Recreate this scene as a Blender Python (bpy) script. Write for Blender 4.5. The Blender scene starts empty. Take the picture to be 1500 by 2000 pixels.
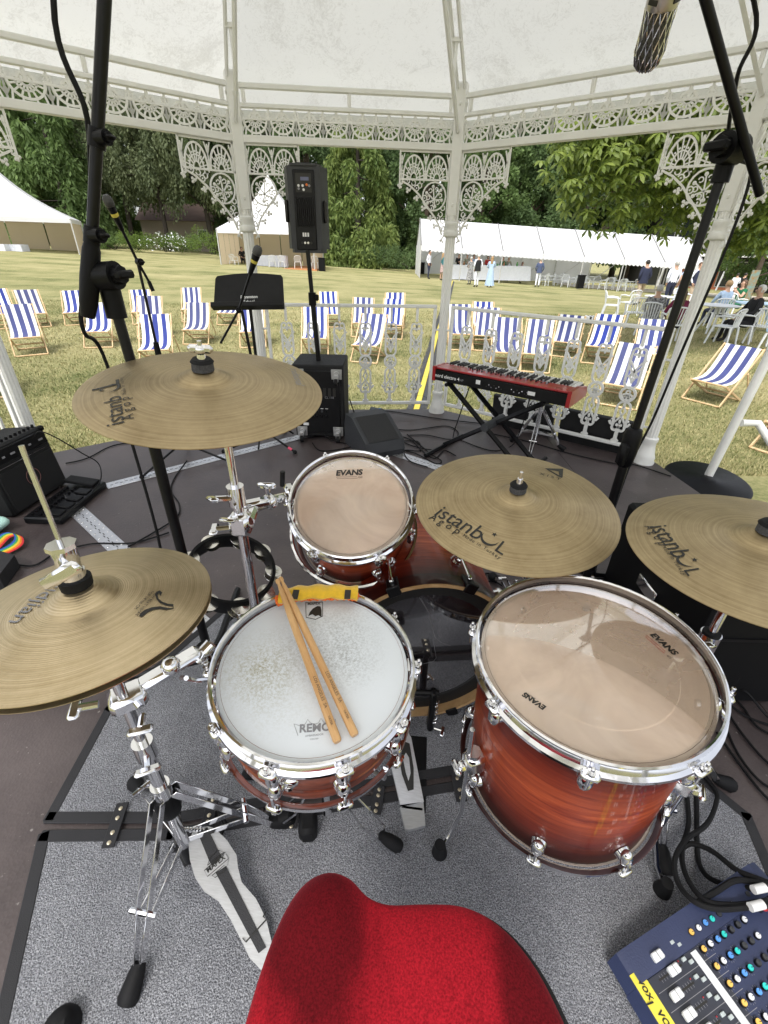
import bpy, bmesh, math, random
import numpy as np
from mathutils import Vector, Matrix
random.seed(7); RNG = np.random.default_rng(11)
SC = bpy.context.scene
COL = SC.collection
PI = math.pi
# ------------------------------------------------------------------ camera, sky, sun, exposure
CAM_H = 1.3; F = 885.0
_n = Vector((-35.0, 1500.0, F)).normalized()                 # "down" in camera axes (x right, y down, z forward)
_f = (Vector((0, 0, 1)) - _n * _n.z).normalized()             # level forward
_r = _n.cross(_f)
if _r.x < 0: _r = -_r
cam_d = bpy.data.cameras.new('Camera'); cam = bpy.data.objects.new('Camera', cam_d); COL.objects.link(cam)
cam_d.sensor_fit = 'VERTICAL'; cam_d.sensor_height = 24.0; cam_d.lens = 24.0 * F / 2000.0
cam_d.clip_start = 0.02; cam_d.clip_end = 2000
def _cw(v): return Vector((v.dot(_r), v.dot(_f), -v.dot(_n)))
_x, _y, _z = _cw(Vector((1, 0, 0))), _cw(Vector((0, -1, 0))), _cw(Vector((0, 0, -1)))
cam.matrix_world = Matrix(((_x.x, _y.x, _z.x, 0), (_x.y, _y.y, _z.y, 0), (_x.z, _y.z, _z.z, CAM_H), (0, 0, 0, 1)))
SC.camera = cam
SUN_EL, SUN_AZ = 58, 205
w = bpy.data.worlds.new('World'); SC.world = w; w.use_nodes = True
nt = w.node_tree; nt.nodes.clear()
sky = nt.nodes.new('ShaderNodeTexSky'); sky.sky_type = 'NISHITA'; sky.sun_disc = False
sky.sun_elevation = math.radians(SUN_EL); sky.sun_rotation = math.radians(SUN_AZ); sky.dust_density = 3.0; sky.air_density = 1.0
hs = nt.nodes.new('ShaderNodeHueSaturation'); hs.inputs['Saturation'].default_value = 0.25
bg = nt.nodes.new('ShaderNodeBackground'); bg.inputs['Strength'].default_value = 0.15
wo = nt.nodes.new('ShaderNodeOutputWorld')
nt.links.new(sky.outputs[0], hs.inputs['Color']); nt.links.new(hs.outputs[0], bg.inputs['Color']); nt.links.new(bg.outputs[0], wo.inputs[0])
sd = bpy.data.lights.new('Sun', 'SUN'); sd.energy = 1.5; sd.angle = math.radians(20); sd.color = (1, .96, .9)
sun = bpy.data.objects.new('Sun', sd); COL.objects.link(sun)
_e, _a = math.radians(SUN_EL), math.radians(SUN_AZ)
sun.rotation_euler = Vector((math.sin(_a) * math.cos(_e), math.cos(_a) * math.cos(_e), math.sin(_e))).to_track_quat('Z', 'Y').to_euler()
SC.view_settings.view_transform = 'Standard'; SC.view_settings.look = 'None'; SC.view_settings.gamma = 1
SC.view_settings.use_curve_mapping = False
SC.view_settings.exposure = 1.0
SC.render.engine = 'CYCLES'
SC.cycles.max_bounces = 8; SC.cycles.transparent_max_bounces = 16
# ------------------------------------------------------------------ measured points: a sight line met with a known height, distance or plane
def ray(px, py): return _cw(Vector(((px - 750) / F, (py - 1000) / F, 1.0)))
def at(px, py, z=0.0):
    d = ray(px, py); t = (z - CAM_H) / d.z; return Vector((d.x * t, d.y * t, z))
def atY(px, py, Y):
    d = ray(px, py); t = Y / d.y; return Vector((d.x * t, Y, CAM_H + d.z * t))
def atD(px, py, dep):
    d = ray(px, py) * dep; return Vector((d.x, d.y, CAM_H + d.z))
def on_plane(px, py, Mx, h=0.0):
    """point of the local plane z = h of frame Mx that is met by the sight line, in local coordinates"""
    d = ray(px, py); o = Vector((0, 0, CAM_H)); N = Mx.to_3x3().col[2]; c = Mx @ Vector((0, 0, h))
    t = (c - o).dot(N) / d.dot(N); return Mx.inverted() @ (o + d * t)
# ------------------------------------------------------------------ things and parts
def frame(o, z=(0, 0, 1), x=None):
    z = Vector(z).normalized()
    xx = Vector(x) if x is not None else (Vector((1, 0, 0)) if abs(z.x) < .9 else Vector((0, 1, 0)))
    xx = (xx - z * xx.dot(z)).normalized(); y = z.cross(xx); o = Vector(o)
    return Matrix(((xx.x, y.x, z.x, o.x), (xx.y, y.y, z.y, o.y), (xx.z, y.z, z.z, o.z), (0, 0, 0, 1)))
ROOTM = {}
def tag(o, label, cat, group=None):
    o['label'] = label; o['category'] = cat
    if group: o['group'] = group
    return o
def thing(name, label, cat, loc=(0, 0, 0), rotz=0, group=None, M=None):
    o = bpy.data.objects.new(name, None); COL.objects.link(o); o.empty_display_size = .05
    if M is None: M = Matrix.Translation(Vector(loc)) @ Matrix.Rotation(rotz, 4, 'Z')
    o.matrix_world = M; ROOTM[o.name] = M.copy()
    return tag(o, label, cat, group)
def root_of(o):
    while o.parent: o = o.parent
    return o
def dup(root, loc=None, rotz=None, label=None, group=None, M=None):
    r = root.copy(); COL.objects.link(r)
    if M is not None: r.matrix_world = M
    else:
        r.location = loc
        if rotz is not None: r.rotation_euler = (0, 0, rotz)
    if label: r['label'] = label
    if group: r['group'] = group
    for ch in list(root.children):
        c = ch.copy(); COL.objects.link(c); c.parent = r
        for g in list(ch.children):
            d = g.copy(); COL.objects.link(d); d.parent = c
    return r
def inst(src, parent, M, name=None):
    """another piece that shares the mesh of src"""
    o = bpy.data.objects.new(name or src.name.split('.')[0], src.data); COL.objects.link(o); o.parent = parent; o.matrix_local = M
    return o
class MB:
    def __init__(s): s.v = []; s.f = []; s.mi = []; s.cur = 0
    def add(s, vs, fs, M=None):
        b = len(s.v)
        s.v += [tuple(M @ Vector(p)) for p in vs] if M is not None else [tuple(p) for p in vs]
        s.f += [tuple(b + i for i in f) for f in fs]; s.mi += [s.cur] * len(fs); return s
    def box(s, c, d, M=None, ch=0.0, rz=0, rx=0, ry=0):
        c = Vector(c); hx, hy, hz = d[0] / 2, d[1] / 2, d[2] / 2
        R = Matrix.Translation(c) @ Matrix.Rotation(rz, 4, 'Z') @ Matrix.Rotation(ry, 4, 'Y') @ Matrix.Rotation(rx, 4, 'X')
        T = M @ R if M is not None else R
        if ch <= 0:
            vs = [(x * hx, y * hy, z * hz) for z in (-1, 1) for y in (-1, 1) for x in (-1, 1)]
            return s.add(vs, [(0, 2, 3, 1), (4, 5, 7, 6), (0, 1, 5, 4), (2, 6, 7, 3), (0, 4, 6, 2), (1, 3, 7, 5)], T)
        ch = min(ch, hx * .9, hy * .9, hz * .9); vs = []; ix = {}
        for sx in (-1, 1):
            for sy in (-1, 1):
                for sz in (-1, 1):
                    for a in range(3):
                        p = [sx * (hx - ch), sy * (hy - ch), sz * (hz - ch)]; p[a] = (sx * hx, sy * hy, sz * hz)[a]
                        ix[(sx, sy, sz, a)] = len(vs); vs.append(p)
        fs = []; cen = Vector((0, 0, 0))
        def q(idx):
            pts = [Vector(vs[i]) for i in idx]; m = sum(pts, Vector()) / len(pts)
            nrm = (pts[1] - pts[0]).cross(pts[2] - pts[0])
            fs.append(tuple(idx) if nrm.dot(m) > 0 else tuple(reversed(idx)))
        for a in range(3):
            b, c2 = (a + 1) % 3, (a + 2) % 3
            for sg in (-1, 1):
                L = []
                for sb, s2 in ((-1, -1), (1, -1), (1, 1), (-1, 1)):
                    k = [0, 0, 0]; k[a] = sg; k[b] = sb; k[c2] = s2; L.append(ix[(*k, a)])
                q(L)
            for sb in (-1, 1):
                for s2 in (-1, 1):
                    L = []
                    for sg, ax in ((-1, b), (-1, c2), (1, c2), (1, b)):
                        k = [0, 0, 0]; k[a] = sg; k[b] = sb; k[c2] = s2; L.append(ix[(*k, ax)])
                    q(L)
        for sx in (-1, 1):
            for sy in (-1, 1):
                for sz in (-1, 1): q([ix[(sx, sy, sz, a)] for a in range(3)])
        return s.add(vs, fs, T)
    def cyl(s, p0, p1, r0, r1=None, n=14, cap=True, M=None):
        r1 = r0 if r1 is None else r1; p0 = Vector(p0); p1 = Vector(p1); Fm = frame(p0, p1 - p0); L = (p1 - p0).length
        vs = []
        for z, r in ((0, r0), (L, r1)):
            vs += [Fm @ Vector((r * math.cos(2 * PI * i / n), r * math.sin(2 * PI * i / n), z)) for i in range(n)]
        fs = [(i, (i + 1) % n, n + (i + 1) % n, n + i) for i in range(n)]
        if cap: fs += [tuple(reversed(range(n))), tuple(range(n, 2 * n))]
        return s.add(vs, fs, M)
    def tube(s, pts, r, n=6, closed=False, M=None, flat=None, cap=True):
        P = [Vector(p) for p in pts]; m = len(P)
        if m < 2: return s
        rs = r if isinstance(r, (list, tuple)) else [r] * m
        T = []
        for i in range(m):
            a = P[(i - 1) % m] if (closed or i > 0) else P[i]; b = P[(i + 1) % m] if (closed or i < m - 1) else P[i]
            d = b - a; T.append(d.normalized() if d.length > 1e-9 else Vector((0, 0, 1)))
        u = T[0].orthogonal().normalized() if flat is None else Vector(flat)
        vs = []
        for i in range(m):
            if flat is not None: u = Vector(flat)
            u = u - T[i] * u.dot(T[i]); u = u.normalized() if u.length > 1e-6 else T[i].orthogonal().normalized(); vv = T[i].cross(u)
            for k in range(n):
                a = 2 * PI * (k + .5) / n; vs.append(P[i] + (u * math.cos(a) + vv * math.sin(a)) * rs[i])
        fs = []
        for i in range(m if closed else m - 1):
            j = (i + 1) % m
            for k in range(n): fs.append((i * n + k, i * n + (k + 1) % n, j * n + (k + 1) % n, j * n + k))
        if not closed and cap: fs += [tuple(reversed(range(n))), tuple(range((m - 1) * n, m * n))]
        return s.add(vs, fs, M)
    def lathe(s, prof, n=40, M=None, a0=0, a1=2 * PI, closed_prof=False):
        full = abs(a1 - a0 - 2 * PI) < 1e-6; c = n if full else n + 1; vs = []
        for i in range(c):
            a = a0 + (a1 - a0) * i / n; vs += [(r * math.cos(a), r * math.sin(a), z) for r, z in prof]
        k = len(prof); fs = []
        for i in range(n):
            j = (i + 1) % c
            for q in range(k if closed_prof else k - 1):
                q2 = (q + 1) % k; fs.append((i * k + q, j * k + q, j * k + q2, i * k + q2))
        return s.add(vs, fs, M)
    def ball(s, c, r, n=10, sc=(1, 1, 1), M=None):
        c = Vector(c); k = max(4, n // 2); vs = [(c.x, c.y, c.z - r * sc[2])]
        for j in range(1, k):
            t = PI * j / k
            for i in range(n):
                a = 2 * PI * i / n
                vs.append((c.x + r * sc[0] * math.sin(t) * math.cos(a), c.y + r * sc[1] * math.sin(t) * math.sin(a), c.z - r * sc[2] * math.cos(t)))
        vs.append((c.x, c.y, c.z + r * sc[2])); fs = []
        for i in range(n): fs.append((0, 1 + (i + 1) % n, 1 + i)); fs.append((len(vs) - 1, 1 + (k - 2) * n + i, 1 + (k - 2) * n + (i + 1) % n))
        for j in range(k - 2):
            for i in range(n): fs.append((1 + j * n + i, 1 + j * n + (i + 1) % n, 1 + (j + 1) * n + (i + 1) % n, 1 + (j + 1) * n + i))
        return s.add(vs, fs, M)
    def prism(s, out, z0, z1, M=None):
        n = len(out); A = sum(out[i][0] * out[(i + 1) % n][1] - out[(i + 1) % n][0] * out[i][1] for i in range(n))
        if A < 0: out = list(reversed(out))
        vs = [(x, y, z0) for x, y in out] + [(x, y, z1) for x, y in out]
        return s.add(vs, [tuple(reversed(range(n))), tuple(range(n, 2 * n))] + [(i, (i + 1) % n, n + (i + 1) % n, n + i) for i in range(n)], M)
    def mesh(s, name, mats, ang=40, smooth=True):
        me = bpy.data.meshes.new(name); me.from_pydata(s.v, [], s.f)
        for m in (mats if isinstance(mats, (list, tuple)) else [mats]): me.materials.append(m)
        if max(s.mi, default=0) > 0: me.polygons.foreach_set('material_index', s.mi)
        if smooth: me.shade_smooth(); me.set_sharp_from_angle(angle=math.radians(ang))
        me.update(); return me
    def build(s, name, mats, parent=None, world=False, ang=40, smooth=True, M=None, kind=None, label=None):
        if world and parent is not None:
            I = ROOTM[root_of(parent).name].inverted(); s.v = [tuple(I @ Vector(p)) for p in s.v]
        o = bpy.data.objects.new(name, s.mesh(name, mats, ang, smooth)); COL.objects.link(o)
        if parent is not None: o.parent = parent
        if M is not None: o.matrix_local = M
        if kind: o['kind'] = kind
        if label: o['label'] = label
        return o
def arc(c, r, a0, a1, n=10, ry=None):
    ry = r if ry is None else ry
    return [(c[0] + r * math.cos(math.radians(a0 + (a1 - a0) * i / n)), c[1] + ry * math.sin(math.radians(a0 + (a1 - a0) * i / n))) for i in range(n + 1)]
def spline(pts, n=8, closed=False):
    P = [Vector(p) for p in pts]; out = []; m = len(P)
    for i in range(m if closed else m - 1):
        p0 = P[(i - 1) % m] if closed or i > 0 else P[i]; p1 = P[i]; p2 = P[(i + 1) % m]; p3 = P[(i + 2) % m] if closed or i + 2 < m else p2
        for k in range(n):
            t = k / n; out.append(.5 * ((2 * p1) + (p2 - p0) * t + (2 * p0 - 5 * p1 + 4 * p2 - p3) * t * t + (3 * p1 - p0 - 3 * p2 + p3) * t ** 3))
    if not closed: out.append(P[-1])
    return out
def smooth01(a, b, x): t = min(1, max(0, (x - a) / (b - a))); return t * t * (3 - 2 * t)
def terrain(x, y): return -0.65 - 0.04 * max(-60, min(60, x)) * smooth01(12, 36, y)
# ------------------------------------------------------------------ materials
MATS = {}
def nodes(name):
    m = bpy.data.materials.new(name); m.use_nodes = True; t = m.node_tree; t.nodes.clear()
    o = t.nodes.new('ShaderNodeOutputMaterial'); p = t.nodes.new('ShaderNodeBsdfPrincipled'); t.links.new(p.outputs[0], o.inputs[0])
    MATS[name] = m; return m, t, p, o
def nd(t, typ, **kw):
    n = t.nodes.new(typ)
    for k, v in kw.items():
        if hasattr(n, k): setattr(n, k, v)
        else: n.inputs[k].default_value = v
    return n
def c4(c, k=1): return (c[0] * k, c[1] * k, c[2] * k, 1)
def mat(name, col, rough=.5, metal=0, var=.15, vs=9, bump=0, bs=60, coat=0, col2=None, rvar=.1, spec=None, stretch=None, detail=5, sheen=0, coords='Object'):
    if name in MATS: return MATS[name]
    m, t, p, o = nodes(name); tc = nd(t, 'ShaderNodeTexCoord'); src = tc.outputs[coords]
    if stretch:
        mp = nd(t, 'ShaderNodeMapping'); mp.inputs['Scale'].default_value = stretch; t.links.new(src, mp.inputs[0]); src = mp.outputs[0]
    nz = nd(t, 'ShaderNodeTexNoise', Scale=vs, Detail=detail, Roughness=.6); t.links.new(src, nz.inputs['Vector'])
    rp = nd(t, 'ShaderNodeValToRGB'); rp.color_ramp.elements[0].position = .3; rp.color_ramp.elements[1].position = .7
    rp.color_ramp.elements[0].color = c4(col, 1 - var); rp.color_ramp.elements[1].color = c4(col2, 1) if col2 else c4(col, 1 + var)
    t.links.new(nz.outputs['Fac'], rp.inputs[0]); t.links.new(rp.outputs[0], p.inputs['Base Color'])
    mr = nd(t, 'ShaderNodeMapRange'); mr.inputs['To Min'].default_value = max(0.02, rough - rvar); mr.inputs['To Max'].default_value = min(1, rough + rvar)
    t.links.new(nz.outputs['Fac'], mr.inputs['Value']); t.links.new(mr.outputs[0], p.inputs['Roughness'])
    p.inputs['Metallic'].default_value = metal; p.inputs['Coat Weight'].default_value = coat; p.inputs['Coat Roughness'].default_value = .04
    if spec is not None: p.inputs['Specular IOR Level'].default_value = spec
    if sheen: p.inputs['Sheen Weight'].default_value = sheen; p.inputs['Sheen Roughness'].default_value = .5
    if bump:
        b = nd(t, 'ShaderNodeTexNoise', Scale=bs, Detail=3); t.links.new(src, b.inputs['Vector'])
        bn = nd(t, 'ShaderNodeBump', Strength=bump, Distance=.003); t.links.new(b.outputs['Fac'], bn.inputs['Height']); t.links.new(bn.outputs[0], p.inputs['Normal'])
    return m
WHITE = mat('white_paint', (.82, .82, .80), .4, var=.05, vs=5, bump=.15, bs=25)
CHROME = mat('chrome', (.78, .78, .80), .09, 1, var=.05, vs=12, rvar=.05)
BLACK = mat('black_plastic', (.006, .006, .007), .42, spec=.14, var=.3, vs=20, bump=.1, bs=300)
BLACKM = mat('black_metal', (.006, .006, .007), .33, spec=.25, var=.3, vs=25, rvar=.12)
RUBBER = mat('rubber', (.009, .009, .010), .65, spec=.2, var=.3)
TOLEX = mat('black_vinyl', (.010, .010, .011), .65, spec=.3, var=.2, bump=.5, bs=500)
GREYP = mat('charcoal_plastic', (.035, .037, .042), .55, var=.15, bump=.3, bs=400)
INK = mat('black_ink', (.015, .014, .012), .5, var=.2)
INKW = mat('white_ink', (.75, .75, .75), .5, var=.05)
INKG = mat('grey_ink', (.25, .25, .27), .5, var=.1)
PLAST = mat('white_plastic', (.75, .77, .78), .35, var=.05, vs=6)
def simple_text(s, size=1.0, bold=0.0, shear=0.0, spacing=1.0):
    cu = bpy.data.curves.new('t', 'FONT'); cu.body = s; cu.size = size; cu.offset = bold; cu.shear = shear; cu.space_character = spacing; cu.resolution_u = 3
    ob = bpy.data.objects.new('t', cu); me = bpy.data.meshes.new_from_object(ob)
    vs = [v.co.copy() for v in me.vertices]; fs = [tuple(p.vertices) for p in me.polygons]
    bpy.data.objects.remove(ob); bpy.data.curves.remove(cu); bpy.data.meshes.remove(me)
    return vs, fs
def text_on(s, parent, p0, p1, N, material=None, bold=.0, shear=0, spacing=1.0, lift=.0008, height=None, warp=None, name='lettering', mb=None):
    """letters whose baseline runs from p0 to p1 (local points) on the plane with normal N"""
    vs, fs = simple_text(s, 1.0, bold, shear, spacing)
    if not vs: return
    x0 = min(v.x for v in vs); x1 = max(v.x for v in vs); p0 = Vector(p0); p1 = Vector(p1); N = Vector(N).normalized()
    d = p1 - p0; k = d.length / (x1 - x0); d.normalize(); u = N.cross(d); ky = k if height is None else height / .7
    out = []
    for v in vs:
        q = p0 + d * ((v.x - x0) * k) + u * (v.y * ky)
        if warp: q = warp(q)
        out.append(q + N * lift)
    m = mb or MB(); m.add(out, fs)
    if mb is None: return m.build(name, material or INK, parent, smooth=False)
# ------------------------------------------------------------------ lawn, path, stage
def struct(o): o['kind'] = 'structure'; return o
def lawn_material(name, blades=False):
    m, t, p, o = nodes(name); tc = nd(t, 'ShaderNodeTexCoord')
    n1 = nd(t, 'ShaderNodeTexNoise', Scale=.55, Detail=6, Roughness=.65); n2 = nd(t, 'ShaderNodeTexNoise', Scale=22, Detail=4, Roughness=.7); n3 = nd(t, 'ShaderNodeTexNoise', Scale=160, Detail=2)
    for n in (n1, n2, n3): t.links.new(tc.outputs['Object'], n.inputs['Vector'])
    mp = nd(t, 'ShaderNodeMapping'); mp.inputs['Scale'].default_value = (.08, .9, 1); mp.inputs['Rotation'].default_value = (0, 0, .35)
    n4 = nd(t, 'ShaderNodeTexNoise', Scale=1.0, Detail=3); t.links.new(tc.outputs['Object'], mp.inputs[0]); t.links.new(mp.outputs[0], n4.inputs['Vector'])
    a = nd(t, 'ShaderNodeMath', operation='MULTIPLY_ADD'); a.inputs[1].default_value = .38; t.links.new(n1.outputs[0], a.inputs[0])
    b = nd(t, 'ShaderNodeMath', operation='MULTIPLY_ADD'); b.inputs[1].default_value = .34; b.inputs[2].default_value = 0; t.links.new(n2.outputs[0], b.inputs[0]); t.links.new(b.outputs[0], a.inputs[2])
    c = nd(t, 'ShaderNodeMath', operation='MULTIPLY_ADD'); c.inputs[1].default_value = .28; t.links.new(n4.outputs[0], c.inputs[0]); t.links.new(a.outputs[0], c.inputs[2])
    src = c.outputs[0]
    if blades:
        at_ = nd(t, 'ShaderNodeAttribute', attribute_name='tint'); e = nd(t, 'ShaderNodeMath', operation='MULTIPLY_ADD'); e.inputs[1].default_value = .3; t.links.new(at_.outputs['Fac'], e.inputs[0])
        s = nd(t, 'ShaderNodeMath', operation='SUBTRACT'); s.inputs[1].default_value = .13; t.links.new(src, s.inputs[0]); t.links.new(s.outputs[0], e.inputs[2]); src = e.outputs[0]
    r = nd(t, 'ShaderNodeValToRGB'); r.color_ramp.elements[0].position = .36; r.color_ramp.elements[1].position = .66
    r.color_ramp.elements[0].color = (.10, .125, .04, 1); r.color_ramp.elements[1].color = (.47, .41, .225, 1)
    k = r.color_ramp.elements.new(.48); k.color = (.285, .275, .125, 1)
    t.links.new(src, r.inputs[0]); t.links.new(r.outputs[0], p.inputs['Base Color']); p.inputs['Roughness'].default_value = .9; p.inputs['Specular IOR Level'].default_value = .15
    if not blades:
        bn = nd(t, 'ShaderNodeBump', Strength=.9, Distance=.02); t.links.new(n3.outputs[0], bn.inputs['Height']); t.links.new(bn.outputs[0], p.inputs['Normal'])
    return m
gx = sorted(set([-900, -500, -300, -200, -140, -100] + list(range(-80, 81, 4)) + [100, 140, 200, 300, 500, 900])); gy = sorted(set([-900, -400, -200, -100, -50, -25] + list(range(-12, 92, 3)) + [110, 150, 220, 350, 600, 1000]))
mb = MB(); mb.v = [(x, y, terrain(x, y)) for y in gy for x in gx]; W = len(gx)
mb.f = [(j * W + i, j * W + i + 1, (j + 1) * W + i + 1, (j + 1) * W + i) for j in range(len(gy) - 1) for i in range(W - 1)]; mb.mi = [0] * len(mb.f)
lawn = struct(mb.build('lawn', lawn_material('dry_grass')))
# short grass blades near the stage
N = 150000
yy = 4.2 + (RNG.random(N) ** 1.6) * 13; xx = (RNG.random(N) - .5) * (2.1 * yy + 1.0)
zz = np.array([terrain(a, b) for a, b in zip(xx, yy)]); an = RNG.random(N) * 2 * PI; h = .018 + .03 * RNG.random(N); wd = .003 + .0006 * yy; le = RNG.normal(0, .016, (N, 2))
V = np.zeros((N, 3, 3)); V[:, 0] = np.stack([xx - np.cos(an) * wd, yy - np.sin(an) * wd, zz - .004], 1); V[:, 1] = np.stack([xx + np.cos(an) * wd, yy + np.sin(an) * wd, zz - .004], 1)
V[:, 2] = np.stack([xx + le[:, 0], yy + le[:, 1], zz + h], 1)
def tri_mesh(name, V, k, material, tint=None):
    n = V.shape[0]; me = bpy.data.meshes.new(name); me.vertices.add(n * k); me.vertices.foreach_set('co', V.reshape(-1).astype(np.float32)); me.loops.add(n * k); me.loops.foreach_set('vertex_index', np.arange(n * k, dtype=np.int32))
    me.polygons.add(n); me.polygons.foreach_set('loop_start', np.arange(0, n * k, k, dtype=np.int32)); me.polygons.foreach_set('loop_total', np.full(n, k, dtype=np.int32))
    if tint is not None:
        a = me.attributes.new('tint', 'FLOAT', 'FACE'); a.data.foreach_set('value', tint.astype(np.float32))
    me.materials.append(material); me.update(calc_edges=True); me.validate(); return me
go = bpy.data.objects.new('grass', tri_mesh('grass', V, 3, lawn_material('grass_blades', True), RNG.random(N))); COL.objects.link(go)
go['kind'] = 'stuff'; tag(go, 'short dry grass blades of the lawn around the bandstand', 'grass')
# pale path at the right
PATHM = mat('gravel_path', (.50, .45, .36), .95, var=.2, vs=30, bump=.4, bs=90)
def ribbon(name, pts, wid, m, dz):
    mb = MB(); P = [Vector((x, y, 0)) for x, y in pts]
    for i, q in enumerate(P):
        d = (P[min(i + 1, len(P) - 1)] - P[max(i - 1, 0)]).normalized(); s = Vector((-d.y, d.x, 0)) * wid / 2
        for e in (q - s, q + s): mb.v.append((e.x, e.y, terrain(e.x, e.y) + dz))
    mb.f = [(2 * i, 2 * i + 1, 2 * i + 3, 2 * i + 2) for i in range(len(P) - 1)]; mb.mi = [0] * len(mb.f); return mb.build(name, m)
struct(ribbon('gravel_path', [(15.5 + i * 3, 29.0 - i * .1) for i in range(14)], 1.0, PATHM, .012))
struct(ribbon('paved_forecourt', [(14 + i * 3, 41) for i in range(14)], 5, PATHM, .03))
# stage
OCT = [Vector(p) for p in ((-2.33, 2.80), (-1.04, 3.87), (.455, 4.02), (1.84, 2.99), (2.02, 1.15), (.8, -.42), (-1.05, -.45), (-2.38, 1.0))]
CEN = Vector((-.25, 1.85))
DECK = nodes('phenolic_deck')
m, t, p, o = DECK; tc = nd(t, 'ShaderNodeTexCoord')
n1 = nd(t, 'ShaderNodeTexNoise', Scale=2.2, Detail=8, Roughness=.7); t.links.new(tc.outputs['Object'], n1.inputs['Vector'])
r = nd(t, 'ShaderNodeValToRGB'); r.color_ramp.elements[0].color = (.042, .032, .033, 1); r.color_ramp.elements[1].color = (.105, .084, .082, 1); r.color_ramp.elements[0].position = .3; r.color_ramp.elements[1].position = .75
t.links.new(n1.outputs[0], r.inputs[0])
n5 = nd(t, 'ShaderNodeTexNoise', Scale=60, Detail=3); t.links.new(tc.outputs['Object'], n5.inputs['Vector'])
r5 = nd(t, 'ShaderNodeValToRGB'); r5.color_ramp.elements[0].position = .69; r5.color_ramp.elements[1].position = .74; t.links.new(n5.outputs[0], r5.inputs[0])
mx = nd(t, 'ShaderNodeMixRGB'); mx.inputs['Color2'].default_value = (.22, .2, .19, 1); t.links.new(r5.outputs[0], mx.inputs['Fac']); t.links.new(r.outputs[0], mx.inputs['Color1']); t.links.new(mx.outputs[0], p.inputs['Base Color'])
vo = nd(t, 'ShaderNodeTexVoronoi', Scale=130); t.links.new(tc.outputs['Object'], vo.inputs['Vector'])
bn = nd(t, 'ShaderNodeBump', Strength=.35, Distance=.002); t.links.new(vo.outputs['Distance'], bn.inputs['Height']); t.links.new(bn.outputs[0], p.inputs['Normal'])
mr = nd(t, 'ShaderNodeMapRange'); mr.inputs['To Min'].default_value = .28; mr.inputs['To Max'].default_value = .55; t.links.new(n1.outputs[0], mr.inputs[0]); t.links.new(mr.outputs[0], p.inputs['Roughness'])
DECKM = m
def grow(k): return [(CEN.x + (q.x - CEN.x) * k, CEN.y + (q.y - CEN.y) * k) for q in OCT]
mb = MB(); mb.prism(grow(1.035), -.62, -.02); stage = struct(mb.build('stage_floor', mat('stage_skirt', (.03, .028, .028), .7)))
def cut(poly, a, b):
    """split a convex polygon by the line a-b"""
    L, R = [], []; n = len(poly)
    sd = lambda q: (b[0] - a[0]) * (q[1] - a[1]) - (b[1] - a[1]) * (q[0] - a[0])
    for i in range(n):
        p, q = poly[i], poly[(i + 1) % n]; s, e = sd(p), sd(q)
        if s >= 0: L.append(p)
        if s <= 0: R.append(p)
        if s * e < 0:
            k = s / (s - e); c = (p[0] + (q[0] - p[0]) * k, p[1] + (q[1] - p[1]) * k); L.append(c); R.append(c)
    return [x for x in (L, R) if len(x) > 2]
panels = [grow(1.04)]
for a, b in (((-1.8, 2.32), (-.5, 3.46)), ((-.25, 3.28), (1.35, 2.05)), ((-2.0, 2.45), (0, .66)), ((-.3, 0), (-.3, 4)), ((1.28, 2.2), (1.27, 0)), ((-3, 1.1), (3, 1.1))):
    panels = [c for q in panels for c in cut(q, a, b)]
for q in panels:
    c = Vector((sum(x for x, y in q) / len(q), sum(y for x, y in q) / len(q))); A = abs(sum(q[i][0] * q[(i + 1) % len(q)][1] - q[(i + 1) % len(q)][0] * q[i][1] for i in range(len(q)))) / 2
    if A < .0005: continue
    out = [(x + (c.x - x) / max(.2, (Vector((x, y)) - c).length) * .0025, y + (c.y - y) / max(.2, (Vector((x, y)) - c).length) * .0025) for x, y in q]
    MB().prism(out, -.0195, 0).build('deck_panel', DECKM, stage)
ALU = mat('aluminium_strip', (.62, .62, .64), .38, .85, var=.12, vs=30, bump=.1)
def strip(a, b, wid=.085):
    a, b = Vector((*a, .0025)), Vector((*b, .0025)); d = b - a; L = d.length; M = frame(a, (0, 0, 1), d)
    o = MB().box((L / 2, 0, 0), (L, wid, .004), M, .001).build('joint_strip', ALU, stage)
    rv = MB(); ln = MB()
    for i in range(int(L / .055)):
        x = .03 + i * .055
        for y in (-.027, .027): rv.ball((x + (.02 if y > 0 else 0), y, .002), .006, 8, (1, 1, .45), M)
        for s in (0, .028): ln.box((x + s, .0035 if s else -.0035, .0024), (.018, .004, .001), M)
    rv.build('rivet', CHROME, o); ln.build('hinge_slot', INK, o)
strip((-1.72, 2.16), (-.62, 1.22)); strip((-1.69, 2.43), (-.5, 3.46)); strip((-.1, 3.17), (1.2, 2.17)); strip((1.275, 2.1), (1.27, 1.15), .08)
# ------------------------------------------------------------------ bandstand
ZF = 1.87
band = thing('bandstand', 'white octagonal bandstand with cast lace frieze and canvas roof over the stage', 'bandstand', (CEN.x, CEN.y, 0))
BL = Matrix.Translation(Vector((-CEN.x, -CEN.y, 0)))
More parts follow.
